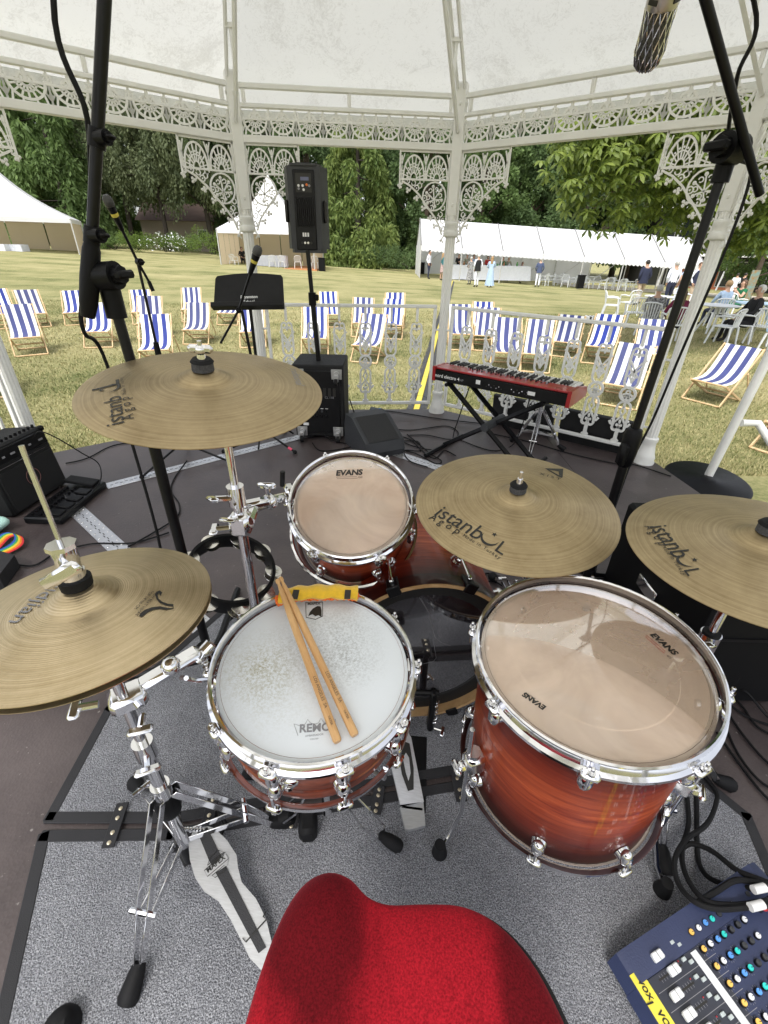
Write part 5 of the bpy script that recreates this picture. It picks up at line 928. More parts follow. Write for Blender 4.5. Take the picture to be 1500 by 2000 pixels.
mb.prism(poly, z0 + .03, z1 - .01); mb.prism([(x0 + .03 + (x - x0) * .78, y * .98 + .06) for x, y in poly], z1 - .01, z1 + .002); mb.prism([(x0 + .02 + (x - x0) * .85, y * .97 + .1) for x, y in poly], z0 + .008, z0 + .03); mb.build('cabinet', GREYP, T, world=True, ang=30)
mb = MB(); cx = (x0 + x1) / 2; mb.box((cx, yb - .004, 1.47), (.13, .012, .42), ch=.004); mb.build('back_panel', BLACKM, T, world=True)
for k in range(9): MB().box((cx - .05 + .0125 * k, yb - .016, 1.465), (.005, .014, .15), ch=.001).build('heat_fin', BLACKM, T, world=True)
mb = MB(); mb.box((cx + .008, yb - .0115, 1.635), (.05, .003, .018)); mb.build('display', mat('lcd', (.12, .13, .22), .2), T, world=True); mb = MB(); mb.box((cx + .0, yb - .0105, 1.615), (.095, .002, .095)); mb.build('control_plate', INK, T, world=True)
for dx, dz, cc in ((-.03, 1.6, INKW), (-.005, 1.6, INKW), (.02, 1.605, mat('orange_plastic', (.7, .16, .02), .4)), (.035, 1.6, INKG), (-.03, 1.585, INKG), (0, 1.58, INKW)): MB().cyl((cx + dx, yb - .011, dz), (cx + dx, yb - .02, dz), .007, n=10).build('knob', cc, T, world=True)
for dx in (-.018, -.004, .012): MB().box((cx + dx, yb - .0115, 1.345), (.01, .003, .022)).build('label_plate', INKW, T, world=True)
for dx in (-.03, -.01, .01, .03): MB().cyl((cx + dx, yb - .011, 1.30), (cx + dx, yb - .016, 1.30), .007, n=10).build('socket', CHROME if dx in (-.01, .01) else INK, T, world=True)
for x in (x0 + .016, x1 - .016): MB().box((x, yb + .045, 1.47), (.02, .05, .12), ch=.006, rz=-.3 if x < cx else .3).build('side_handle', INK, T, world=True)
MB().box((cx, yb + .05, z1 + .002), (.1, .03, .018), ch=.005).build('top_handle', BLACK, T, world=True)
# monitor wedge
T = thing('monitor_wedge', 'charcoal floor monitor wedge beside the subwoofer', 'speaker', (-.08, 3.1, 0)); mb = MB(); M = Matrix.Translation((-.085, 3.12, 0)) @ Matrix.Rotation(math.radians(-62), 4, 'Z')
prof = [(-.19, 0), (.17, 0), (.19, .05), (.17, .12), (-.06, .235), (-.17, .235), (-.195, .15)]
W2 = .14; n = len(prof); mb.add([(x, -W2, z) for x, z in prof] + [(x, W2, z) for x, z in prof], [tuple(range(n)), tuple(reversed(range(n, 2 * n)))] + [(i, n + i, n + (i + 1) % n, (i + 1) % n) for i in range(n)], M); mb.build('cabinet', GREYP, T, world=True, ang=20)
mb = MB(); 
for sg in (-1, 1): mb.prism([(x * 1.01, z * 1.0 + .002) for x, z in prof], -.006, .006, M @ Matrix.Translation((0, sg * (W2 + .004), 0)) @ Matrix.Rotation(PI / 2, 4, 'X'))
mb.build('end_cap', GREYP, T, world=True)
g = MB(); a_ = Vector((.17, 0, .125)); b_ = Vector((-.06, 0, .238)); g.add([(a_.x, -W2 + .02, a_.z), (a_.x, W2 - .02, a_.z), (b_.x, W2 - .02, b_.z), (b_.x, -W2 + .02, b_.z)], [(0, 1, 2, 3)], M); g.build('grille', mat('grille_cloth', (.02, .02, .021), .8, bump=.8, bs=300), T, world=True)
# ------------------------------------------------------------------ keyboard
kL, kR = at(845, 742, .515), at(1110, 797, .515); d = kR - kL; Lk = d.length; d.normalize(); KB = frame(kL, (0, 0, 1), d); T = thing('keyboard', 'red stage keyboard with its black back panel facing the drums', 'keyboard', M=KB); RED = mat('red_lacquer', (.33, .012, .015), .3, var=.08, coat=.6)
D_ = .30
MB().box((Lk / 2, D_ / 2, .04), (Lk - .04, D_ - .006, .075), ch=.004).build('case', BLACKM, T); bp = MB().box((Lk / 2, .001, .038), (Lk - .03, .006, .066), ch=.002).build('back_panel', BLACKM, T)
mb = MB(); mb.box((Lk / 2, .06, .085), (Lk - .04, .125, .014), ch=.004); mb.build('top_panel', RED, T)
for x in (.008, Lk - .008): mb = MB(); mb.prism([(-.006, .0), (.30, .005), (.31, .03), (.28, .07), (.14, .092), (-.006, .094)], -.011, .011, Matrix.Translation((x, 0, 0)) @ Matrix(((0, 0, 1, 0), (1, 0, 0, 0), (0, 1, 0, 0), (0, 0, 0, 1)))); mb.build('end_cheek', RED, T)
wk = MB(); wk.box((Lk / 2, .205, .083), (Lk - .05, .15, .012), ch=.001); wk.build('key_bed', mat('key_white', (.72, .71, .68), .35, var=.04), T)
nk = 43; kw = (Lk - .06) / nk; kg = MB().box((0, 0, 0), (.0014, .15, .002)).mesh('key_gap', INK); bk = MB().box((0, 0, 0), (.011, .09, .013), ch=.002).mesh('black_key', INK)
for i in range(nk):
    o = bpy.data.objects.new('key_gap', kg); COL.objects.link(o); o.parent = T; o.matrix_local = Matrix.Translation((.03 + kw * i, .205, .0892))
    if i % 7 not in (0, 3): o = bpy.data.objects.new('black_key', bk); COL.objects.link(o); o.parent = T; o.matrix_local = Matrix.Translation((.03 + kw * i, .175, .0955))
for i in range(34): MB().cyl((.22 + i % 17 * .033, .075 + (i // 17) * .03, .092), (.22 + i % 17 * .033, .075 + (i // 17) * .03, .106 if i % 3 else .098), .006, n=8).build('knob', INK if i % 4 else INKG, T)
text_on('nord electro 4', bp, (.02, -.0022, .028), (.205, -.0022, .028), (0, -1, 0), INKW, bold=.015); text_on('HP', bp, (.21, -.0022, .028), (.235, -.0022, .028), (0, -1, 0), INKG)
MB().box((.34, -.0028, .045), (.03, .001, .026)).build('label_plate', INKW, T); MB().box((.70 * Lk / .93, -.0028, .04), (.045, .001, .022)).build('label_plate', INKW, T)
for i in range(14): MB().cyl((.40 + i * .017 + (.05 if i > 6 else 0), -.002, .03 + .012 * (i % 2)), (.40 + i * .017 + (.05 if i > 6 else 0), -.006, .03 + .012 * (i % 2)), .004, n=8).build('socket', CHROME if i % 3 else INK, T)
T = thing('keyboard_stand', 'black X shaped keyboard stand under the red keyboard', 'stand', KB @ Vector((Lk / 2, .15, -.515)))
for off in (.03, .24):
    z0 = -.515; mb = MB(); A, B = KB @ Vector((.12, off, -.012)), KB @ Vector((Lk * .80, off, z0 + .02)); mb.tube([A, B], .017, 4); mb.build('arm', BLACKM, T, world=True)
A, B = KB @ Vector((Lk * .84, .13, -.012)), KB @ Vector((.06, .13, z0 + .02)); MB().tube([A, B], .017, 4).build('arm', BLACKM, T, world=True)
for a, b in (((.12, -.02), (.12, .29)), ((Lk * .84, -.02), (Lk * .84, .29))): MB().tube([KB @ Vector((*a, -.008)), KB @ Vector((*b, -.008))], .013, 8).build('cross_bar', BLACK, T, world=True)
for x in (Lk * .80, .06): q = MB().tube([KB @ Vector((x, -.12, z0 + .016)), KB @ Vector((x, .4, z0 + .016))], .016, 6).build('foot_bar', BLACKM, T, world=True)
MB().cyl(KB @ Vector((Lk * .46, .0, -.24)), KB @ Vector((Lk * .46, .27, -.24)), .028, n=18).build('pivot', GREYP, T, world=True)
# keyboard player's stool
kc = at(1043, 868); T = thing('keyboard_stool', 'chrome tripod stool with black round seat behind the keyboard', 'stool', kc); mb = MB(); mb.cyl(kc + Vector((0, 0, .08)), kc + Vector((0, 0, .42)), .014); mb.build('post', CHROME, T, world=True); MB().lathe([(0, .40), (.13, .40), (.145, .415), (.148, .45), (.135, .475), (0, .482)], 32, Matrix.Translation(kc)).build('seat', TOLEX, T, world=True); tripod(T, kc.xy, (at(1098, 880).xy, at(1000, 862).xy, at(1030, 905).xy), .27, .1, .012); MB().cyl(kc + Vector((0, 0, .26)), kc + Vector((0, 0, .33)), .022, n=14).build('collar', CHROME, T, world=True)
# black boards against the outside of the right railing
for i, (u0, u1, lb) in enumerate(((.30, .60, 'black board leaning outside the railing behind the keyboard stool'), (.63, .95, 'black board leaning outside the railing next to the right column'))):
    a, b = OCT[2], OCT[3]; P0 = a.lerp(b, u0); P1 = a.lerp(b, u1); nrm = Vector(((b - a).y, -(b - a).x)).normalized() * -.09; M = frame((P1.x + nrm.x, P1.y + nrm.y, -.14), Vector((nrm.x, nrm.y, .012)), (P0.x - P1.x, P0.y - P1.y, 0)); L_ = (P1 - P0).length
    tag(MB().box((L_ / 2, .2, 0), (L_, .40, .04), M, .006).build('black_board', mat('black_board', (.008, .008, .009), .6, var=.4), None), lb, 'board', 'black boards outside the railing')
# ------------------------------------------------------------------ left corner: amplifier, pedal board
A = at(33, 1013); B = at(137, 944); AM = frame(A, (0, 0, 1), B - A); La = (B - A).length; T = thing('guitar_amplifier', 'black guitar combo amplifier at the left edge of the stage', 'amplifier', M=AM); hA = .36; lean = Matrix.Rotation(-.10, 4, 'X')
MB().box((La / 2, .125, hA / 2 + .01), (La, .24, hA), lean, .01).build('cabinet', TOLEX, T); MB().box((La / 2, .003, .13), (La - .04, .01, .22), lean, .004).build('grille', mat('grille_black', (.006, .006, .007), .9, bump=.6, bs=400), T); cpn = MB().box((La / 2, .008, .315), (La - .03, .02, .075), lean, .004).build('control_panel', BLACKM, T)
MB().box((La / 2, -.003, .262), (La - .05, .004, .004), lean).build('trim', CHROME, T)
for k in range(12): MB().cyl((.04 + k * (La - .08) / 11, .03, .375), (.04 + k * (La - .08) / 11, .026, .39), .0085, .007, 12, M=lean).build('knob', BLACKM, T)
for k, x in enumerate((.10, .16, .28, .36)): MB().box((x, -.003, .31), (.03 if k % 2 else .018, .001, .01), lean).build('label_plate', INKG, cpn)
mb = MB(); mb.tube([lean @ Vector((La / 2 + .045 * math.cos(a), -.0035, .15 + .045 * math.sin(a))) for a in [i * 2 * PI / 24 for i in range(24)]], .0012, 4, True); mb.tube([lean @ Vector((La / 2 + x, -.0035, .15 + z)) for x, z in ((-.02, .018), (.018, .018), (.016, -.018), (.006, -.022))], .002, 4); mb.tube([lean @ Vector((La / 2 + x, -.0035, .15 + z)) for x, z in ((.0, .03), (-.004, .0), (-.022, -.022))], .002, 4); mb.build('emblem', mat('emblem_grey', (.3, .12, .11), .5), T)
MB().tube([lean @ Vector(q) for q in ((.12, .12, hA + .01), (.14, .12, hA + .035), (La - .2, .12, hA + .035), (La - .18, .12, hA + .01))], .011, 8).build('handle', RUBBER, T)
for x in (.012, La - .012): MB().box((x, .01, hA), (.03, .03, .03), lean, .008).build('corner_cap', BLACK, T)
A = at(122, 1026); B = at(211, 951); PMx = frame(A, (0, 0, 1), B - A); Lp = (B - A).length; T = thing('effects_pedalboard', 'black multi effects floor pedal in front of the amplifier', 'pedal', M=PMx); Wp = .2
MB().box((Lp / 2, Wp / 2, .02), (Lp, Wp, .04), ch=.008).build('case', BLACKM, T)
for k in range(4): MB().box((.055 + k * .078, .05, .045), (.06, .07, .014), ch=.004, rx=.12).build('foot_switch', BLACK, T)
for k in range(22): MB().cyl((.03 + (k % 11) * .03, .12 + (k // 11) * .045, .04), (.03 + (k % 11) * .03, .12 + (k // 11) * .045, .052), .0075, n=10).build('knob', CHROME if k == 7 else BLACK, T)
MB().box((Lp - .05, .11, .062), (.075, .17, .018), ch=.004, rx=.14).build('expression_pedal', RUBBER, T)
tagm = lambda o, *a: tag(o, *a)
cables = thing('instrument_cable', 'thin black lead looping from the amplifier to the effects pedal', 'cable', at(150, 960)); MB().tube(spline([at(68, 852, .36), at(78, 843, .42), at(110, 855, .38), at(160, 885, .2), at(192, 905, .1), at(197, 935, .06), at(180, 962, .05)], 8), .0035, 6).build('cable', RUBBER, cables, world=True)
def floor_cable(label, pts, r=.0042, z=.007):
    T = thing('floor_cable', label, 'cable', at(*pts[0][:2]), group='black cables on the stage'); MB().tube(spline([at(q[0], q[1], q[2] if len(q) > 2 else z) for q in pts], 8), r, 6).build('cable', RUBBER, T, world=True)
# coloured strap, cloth, bag at the left edge
T = thing('rainbow_strap', 'rainbow striped strap curled on the stage at the left edge', 'strap', at(20, 1070)); pth = [at(-40, 1110, .01), at(0, 1072, .012), at(22, 1050, .016), at(42, 1048, .02), at(47, 1060, .02), at(36, 1072, .015), at(10, 1085, .012), at(-30, 1105, .01)]; sp = spline(pth, 6); cols = [(.6, .02, .03), (.75, .2, .02), (.75, .55, .03), (.05, .35, .1), (.03, .1, .45)]
for k, cc in enumerate(cols):
    mb = MB()
    for q in sp:
        for e in (0, 1): mb.v.append((q.x - (k + e) * .011, q.y + (k + e) * .003, q.z + .003 + (k + e) * .0015))
    mb.f = [(2 * i, 2 * i + 2, 2 * i + 3, 2 * i + 1) for i in range(len(sp) - 1)]; mb.mi = [0] * len(mb.f); mb.build('stripe', mat('strap_%d' % k, cc, .8), T, world=True)
def lump(name, label, cat, px, py, r, sc, m_, seed=1):
    mb = MB(); c = at(px, py, 0); mb.ball((c.x, c.y, r * sc[2] * .8), r, 22, sc); rr = random.Random(seed); mb.v = [(x + .2 * r * math.sin(y * 31 + z * 17 + seed), y + .2 * r * math.sin(x * 27 + z * 23), max(.003, z + .18 * r * math.sin(x * 41 + y * 35))) for x, y, z in mb.v]; return tag(mb.build(name, m_, ang=80), label, cat)
lump('folded_cloth', 'pale mint cloth lying below the amplifier at the left edge', 'cloth', -22, 1036, .085, (1.3, .8, .5), mat('mint_cloth', (.42, .66, .6), .95, var=.1, bump=.4, bs=60), 3)
mb = MB(); q = [at(-60, 1080), at(40, 1108), at(10, 1150), at(-70, 1170)]; mb.prism([(v.x, v.y) for v in q], .002, .07); tag(mb.build('gig_bag', mat('nylon_bag', (.012, .012, .014), .7, bump=.4, bs=300)), 'black gig bag corner on the stage at the left edge', 'bag')
# ------------------------------------------------------------------ black case at the right
T = thing('flight_case', 'large scuffed black case behind the far right cymbal', 'case', (1.32, 1.25, 0)); m, t, p, o = nodes('scuffed_black'); tc = nd(t, 'ShaderNodeTexCoord'); mp = nd(t, 'ShaderNodeMapping'); mp.inputs['Scale'].default_value = (60, 60, 2.5); mp.inputs['Rotation'].default_value = (.5, .9, 0); n1 = nd(t, 'ShaderNodeTexNoise', Scale=2, Detail=5); t.links.new(tc.outputs['Object'], mp.inputs[0]); t.links.new(mp.outputs[0], n1.inputs[0]); r = nd(t, 'ShaderNodeValToRGB'); r.color_ramp.elements[0].position = .70; r.color_ramp.elements[1].position = .78; r.color_ramp.elements[0].color = (.006, .006, .007, 1); r.color_ramp.elements[1].color = (.06, .06, .065, 1); t.links.new(n1.outputs[0], r.inputs[0]); t.links.new(r.outputs[0], p.inputs['Base Color']); p.inputs['Roughness'].default_value = .6; p.inputs['Specular IOR Level'].default_value = .15; SCUFF = m
MB().box((1.38, 1.28, .23), (.84, .58, .44), ch=.012).build('body', SCUFF, T, world=True); mb = MB(); mb.box((1.38, .988, .3), (.82, .006, .012)); mb.build('lid_seam', BLACKM, T, world=True); MB().box((1.30, .983, .3), (.07, .012, .06), ch=.004).build('latch', CHROME, T, world=True)
MB().box((.955, 1.28, .25), (.014, .12, .05), ch=.004).build('side_handle', CHROME, T, world=True)
# ------------------------------------------------------------------ mixer
o0 = at(1203, 1862, .07); yv = at(1457, 1700, .07) - o0; MX = frame(Vector((o0.x, o0.y, 0)), (0, 0, 1), -Vector((-yv.y, yv.x, 0))); Ly = yv.length; T = thing('mixing_desk', 'dark blue mixing desk with coloured knobs at the bottom right', 'mixer', M=MX)
NAVY = mat('navy_plastic', (.022, .032, .085), .5, var=.1, bump=.15, bs=300); PANEL = mat('mixer_panel', (.03, .033, .048), .4, var=.1); Wm = .42; hz = lambda y: .068 + .05 * (y / Ly)
def slab(x0, x1, y0, y1, dz0, dz1, m_, nm): mb = MB(); mb.add([(x, y, hz(y) + dz) for dz in (dz0, dz1) for x, y in ((x0, y0), (x1, y0), (x1, y1), (x0, y1))], [(3, 2, 1, 0), (4, 5, 6, 7), (0, 1, 5, 4), (1, 2, 6, 5), (2, 3, 7, 6), (3, 0, 4, 7)]); return mb.build(nm, m_, T)
mb = MB(); pr_ = [(0, .006), (-.012, .03), (0, .064), (.012, .070), (Ly - .03, hz(Ly) + .004), (Ly, hz(Ly) - .012), (Ly + .004, .02), (Ly - .01, .006)]
for x0, x1, nm in ((0, .052, 'side_cheek'), (Wm - .052, Wm, 'side_cheek')): mb = MB(); mb.prism([(y, z + .006) for y, z in pr_], x0, x1, Matrix(((0, 0, 1, 0), (1, 0, 0, 0), (0, 1, 0, 0), (0, 0, 0, 1)))); mb.build(nm, NAVY, T, ang=25)
mb = MB(); mb.prism(pr_, .0522, Wm - .0522, Matrix(((0, 0, 1, 0), (1, 0, 0, 0), (0, 1, 0, 0), (0, 0, 0, 1)))); mb.build('body', NAVY, T, ang=25)
slab(.053, Wm - .053, .02, Ly - .01, .0005, .0035, PANEL, 'panel')
PL = MX @ Matrix.Translation((0, 0, .085)); ly = lambda a, b: on_plane(a, b, PL, 0).y
c0 = on_plane(1348, 1828, PL, 0); chx = c0.x - .002; st = .0268
ys = [ly(1348, 1828), ly(1360, 1819), ly(1373, 1811), ly(1384, 1803), ly(1397, 1794), ly(1409, 1786), ly(1421, 1779), ly(1436, 1768), ly(1448, 1760)]
KC = [mat('cap_yellow', (.85, .52, .12), .45), mat('cap_white', (.78, .8, .84), .4), mat('cap_blue', (.10, .32, .78), .4), mat('cap_teal', (.03, .62, .56), .4), GREYP, GREYP, mat('cap_white', (.78, .8, .84), .4), GREYP, GREYP]
slab(.056, Wm - .056, ys[3] + .008, ys[7] - .004, .0036, .0042, mat('panel_grey', (.36, .37, .38), .5), 'grey_section'); slab(.056, Wm - .056, ys[0] - .026, ys[0] - .012, .0036, .0044, mat('scribble_strip', (.66, .68, .7), .4), 'scribble_strip')
kb = MB(); kb.cyl((0, 0, 0), (0, 0, .008), .0062, .0056, 14); KBASE = kb.mesh('knob', BLACK); CAPS = {}
for q in set(KC): cm = MB(); cm.cyl((0, 0, .008), (0, 0, .0105), .0050, .0046, 14); CAPS[q.name] = cm.mesh('knob_cap', q)
PTR = MB().box((0, .0028, .0108), (.0008, .0045, .0006)).mesh('pointer', INK); fy0 = on_plane(1283, 1866, PL, 0).y; fcap = MB(); fcap.box((0, 0, .008), (.0145, .024, .012), ch=.002); FCAP = fcap.mesh('fader_cap', PLAST); SCM = MB(); [SCM.box((math.cos(math.radians(a)) * .0085, math.sin(math.radians(a)) * .0085, .0002), (.0022, .0005, .0003), rz=math.radians(a)) for a in range(-40, 230, 30)]; SCALE = SCM.mesh('dial_scale', INKG); FLN = MB().box((0, 0, .0143), (.0147, .0008, .0004)).mesh('fader_line', INK)
SW = MB().box((0, 0, .002), (.006, .009, .006), ch=.0008).mesh('button', mat('button_grey', (.45, .5, .5), .4)); LED = MB().ball((0, 0, 0), .0016, 6).mesh('led', mat('led_red', (.4, .02, .03), .3)); TICK = MB().box((0, 0, 0), (.011, .0006, .0003)).mesh('tick', INKG)
def put(me, x, y, dz=.004, rz=0): o = bpy.data.objects.new(me.name.split('.')[0], me); COL.objects.link(o); o.parent = T; o.matrix_local = Matrix.Translation((x, y, hz(y) + dz)) @ Matrix.Rotation(rz, 4, 'Z') @ Matrix.Rotation(.13, 4, 'X'); return o
for c in range(10):
    x = chx + st * c
    if x > Wm - .065: break
    for k, y in enumerate(ys):
        if k in (7,) : continue
        b = put(KBASE, x, y, .004, -.3 + .25 * ((c * 7 + k * 3) % 5)); o = bpy.data.objects.new('knob_cap', CAPS[KC[k].name]); COL.objects.link(o); o.parent = b; o = bpy.data.objects.new('pointer', PTR); COL.objects.link(o); o.parent = b; o = bpy.data.objects.new('dial_scale', SCALE); COL.objects.link(o); o.parent = b
    slab(x - .0016, x + .0016, .045, ys[0] - .055, .0036, .0040, INK, 'fader_slot')
    fy = [fy0, fy0 + .012, fy0 - .012, fy0 - .012, fy0, fy0 + .006, fy0, fy0 - .004, fy0, fy0][c]; f_ = put(FCAP, x, fy); o = bpy.data.objects.new('fader_line', FLN); COL.objects.link(o); o.parent = f_
    for k in range(9): put(TICK, x, .05 + k * (ys[0] - .11) / 8, .0037)
    for dx, dy in ((-.004, -.046), (.004, -.036)): put(SW, x + dx, ys[0] + dy, .004)
    put(LED, x - .006, ys[0] - .058, .005); slab(x + st / 2 - .0004, x + st / 2 + .0004, .03, Ly - .05, .0036, .0039, INKG, 'channel_line')
    jy = Ly - .055
    for k, (dy, mm) in enumerate(((-.012, mat('jack_red', (.6, .03, .03), .4)), (.012, CHROME))): jm = MB().lathe([(.0085, .004), (.0085, .01), (.0045, .01), (.0045, .003)], 14, Matrix.Translation((x, jy + dy, hz(jy)))); jm.build('jack_socket', mm, T)
slab(chx - .0148, chx - .0143, .03, Ly - .05, .0036, .0039, INKW, 'channel_line')
tp = slab(.035, .40, -.002, .024, .0046, .0052, mat('yellow_tape_label', (.72, .62, .06), .6, var=.1, vs=40), 'tape_label')
for s_, xx_, yy_, w_ in (('vox', .062, .018, .03), ('1', .078, .007, .005), ('vox', .108, .018, .034), ('2', .122, .006, .007), ('vox', .158, .018, .034), ('3', .172, .006, .007)):
    text_on(s_, tp, (xx_ - w_ / 2, yy_ - .012, hz(.008) + .0053), (xx_ + w_ / 2, yy_ - .012, hz(.008) + .0053), (0, -.12, 1), INK, bold=.012, shear=.15)
# thick cables dropping behind the floor tom onto the desk
def air_cable(label, pts, r=.0058):
    T = thing('thick_cable', label, 'cable', at(*pts[-1][:2]), group='black cables by the mixing desk'); MB().tube(spline([at(*q) for q in pts], 10), r, 8).build('cable', RUBBER, T, world=True); return T
air_cable('black cable curling left of the mixing desk in the widest loop', [(1345, 1480, .02), (1395, 1540, .02), (1398, 1570, .03), (1380, 1610, .05), (1340, 1640, .07), (1318, 1680, .09), (1325, 1725, .10), (1355, 1760, .12), (1400, 1775, .13), (1460, 1772, .14), (1530, 1765, .14)])
air_cable('black cable of the inner loop at the mixing desk with white tag', [(1335, 1500, .015), (1345, 1600, .02), (1332, 1660, .06), (1340, 1710, .09), (1375, 1757, .12), (1430, 1768, .13), (1500, 1760, .14)])
air_cable('black cable arching from the loop to the desk sockets', [(1330, 1660, .05), (1350, 1648, .07), (1390, 1662, .09), (1440, 1700, .12), (1490, 1720, .14), (1540, 1740, .14)])
air_cable('black cable lying over the corner of the mixing desk', [(1360, 1765, .11), (1400, 1740, .125), (1435, 1720, .14), (1470, 1722, .14), (1540, 1735, .15)])
air_cable('straight black cable running beside the floor tom leg', [(1352, 1470, .02), (1360, 1560, .012), (1362, 1660, .012), (1372, 1700, .03), (1400, 1722, .06), (1460, 1735, .12), (1520, 1735, .14)])
for i, (a, b) in enumerate((((1471, 1738), (1494, 1733)), ((1465, 1772), (1490, 1766)))):
    A, B = at(*a, .150), at(*b, .150); tag(MB().cyl(A, B, .0085, n=12).build('cable_tag', INKW), ('white tag round the upper cable at the mixing desk', 'white tag round the lower cable at the mixing desk')[i], 'tag')
for i, pts in enumerate(([(1418, 1350), (1450, 1380), (1480, 1420), (1540, 1450)], [(1418, 1372), (1460, 1400), (1500, 1415), (1560, 1430)], [(1420, 1390), (1455, 1440), (1500, 1490), (1550, 1520)], [(1410, 1400), (1440, 1470), (1490, 1530), (1560, 1560)], [(1425, 1355, .03), (1455, 1350, .08), (1490, 1390, .02), (1530, 1430)], [(1400, 1430), (1450, 1500), (1500, 1560), (1560, 1600)])):
    floor_cable(['black cable nearest the case at the right edge', 'second black cable from the case at the right edge', 'third black cable from the case at the right edge', 'fourth black cable from the case at the right edge', 'thin black cable arching in front of the case', 'black cable nearest the carpet at the right edge'][i], pts, .004)
# stage cables
for lb, pts in (('black cable along the left rim of the stage', [(128, 905), (170, 895), (230, 868), (330, 860), (420, 850), (520, 838)]), ('black cable crossing the stage left of the mic pole', [(250, 1068), (300, 1040), (345, 1010), (350, 985), (335, 960), (340, 935), (365, 900)]), ('black cable from the subwoofer round the wedge', [(683, 780, .35), (690, 800, .2), (700, 820, .02), (730, 805), (760, 803), (860, 818), (950, 828)]), ('black cable from the railing curving to the keyboard stand', [(700, 812), (745, 832), (800, 840), (870, 832), (895, 845), (880, 858), (835, 850), (800, 850)]), ('black cable in the tangle right of the wedge', [(770, 850), (800, 858), (830, 885), (850, 895), (868, 880), (890, 890)]), ('second black cable in the tangle right of the wedge', [(775, 862), (815, 862), (820, 880), (790, 880), (800, 900), (835, 912)]), ('third black cable in the tangle right of the wedge', [(770, 875), (810, 885), (850, 905), (862, 900), (840, 885), (795, 848)]), ('black lead hanging from the keyboard to the stage', [(918, 752, .5), (905, 790, .3), (888, 840, .05), (880, 865), (850, 878), (810, 872), (780, 860)]), ('black lead hanging at the right of the keyboard', [(1035, 775, .5), (1020, 830, .2), (1000, 870, .01), (960, 880), (900, 860)]), ('black cable along the right rim to the boom stand', [(950, 845), (1030, 862), (1110, 885), (1200, 905), (1240, 908), (1310, 930)]), ('black cable looping under the subwoofer', [(610, 865), (625, 880), (660, 878), (690, 870), (655, 862), (635, 850, .05), (650, 830, .1)]), ('black cable on the stage behind the ride cymbal', [(930, 1140), (950, 1120), (990, 1130), (1020, 1125), (1080, 1140), (1180, 1130), (1300, 1160)]), ('second black cable on the stage behind the ride cymbal', [(920, 1150), (960, 1135), (1000, 1150), (1050, 1128), (1120, 1120)]), ('black cable at the left under the hi-hat', [(-20, 1090), (60, 1105), (110, 1080), (180, 1062), (260, 1060), (330, 1040)])): floor_cable(lb, pts)
for i, (x, y) in enumerate(((700, 812), (719, 814))): tag(MB().box(at(x, y, .03), (.03, .02, .045), ch=.004).build('plug', PLAST), ('white plug on the stage beside the subwoofer', 'white plug lying right of its twin beside the wedge')[i], 'plug')
T = thing('power_connector', 'blue-grey cable connector lying by the railing', 'connector', at(738, 803)); MB().cyl(at(725, 800, .03), at(750, 806, .03), .026, n=18).build('shell', mat('connector_grey', (.12, .14, .16), .5), T, world=True); MB().cyl(at(741, 803, .03), at(746, 805, .03), .029, n=18).build('blue_collar', mat('connector_blue', (.05, .18, .4), .5), T, world=True)
# ------------------------------------------------------------------ just off the stage
q0, q1 = atY(1520, 655, 3.1), Vector((2.63, 3.30, -.02)); T = thing('step_handrail', 'white tubular handrail of the stage steps at the right edge', 'handrail', (2.7, 3.2, -.65)); mb = MB(); lo = at(1372, 952, -.3)
top = atY(1530, 640, lo.y - .1); mb.tube([lo, top], .03, 14); mb.build('upright', WHITE, T, world=True); A = atY(1448, 826, lo.y - .06); mb = MB(); mb.tube([A, A + Vector((.12, 0, .0)), A + Vector((.2, -.1, -.12))], .026, 12); mb.build('cross_tube', WHITE, T, world=True)
mb = MB(); mb.box(lo + Vector((.07, -.02, -.012)), (.20, .1, .02), ch=.004, rz=-.3); mb.cyl(lo, lo + Vector((0, 0, -.35)), .025); mb.build('foot_plate', WHITE, T, world=True)
c = Vector((2.47, 3.14, 0)); tz = -.20; T = thing('cable_reel', 'flat black round reel standing beside the stage steps', 'reel', (c.x, c.y, -.65)); mb = MB(); M = Matrix.Translation((c.x, c.y, tz)) @ Matrix.Rotation(.12, 4, 'X'); mb.lathe([(0, .012), (.05, .012), (.06, .004), (.28, 0), (.30, -.01), (.30, -.03), (.1, -.04), (.1, -.46), (.29, -.47), (0, -.47)], 36, M); mb.build('flange', BLACK, T, world=True)
YR = mat('yellow_rubber', (.60, .49, .07), .7, var=.1, vs=20)
a_, b_ = at(806, 830, -.65), at(884, 545, -.65); d = (b_ - a_); n = 26; T = thing('cable_ramp', 'yellow and grey cable ramp running straight across the lawn from the stage', 'cable ramp', a_); u = d.normalized(); s_ = Vector((u.y, -u.x, 0)); seg = d.length / n
for i in range(n):
    c = a_ + u * (seg * (i + .5)); z = terrain(c.x, c.y) + .002; M = frame((c.x, c.y, z), (0, 0, 1), u); hl = seg / 2 - .008
    MB().prism([(-.045, .0), (-.038, .045), (.038, .045), (.045, 0)], -hl, hl, M @ Matrix(((0, 0, 1, 0), (1, 0, 0, 0), (0, 1, 0, 0), (0, 0, 0, 1)))).build('yellow_lid', YR, T, world=True)
    for sg in (-1, 1): MB().prism([(sg * .047, 0), (sg * .047, .042), (sg * .14, .004), (sg * .14, 0)], -hl, hl, M @ Matrix(((0, 0, 1, 0), (1, 0, 0, 0), (0, 1, 0, 0), (0, 0, 0, 1)))).build('grey_flank', GREYP, T, world=True)
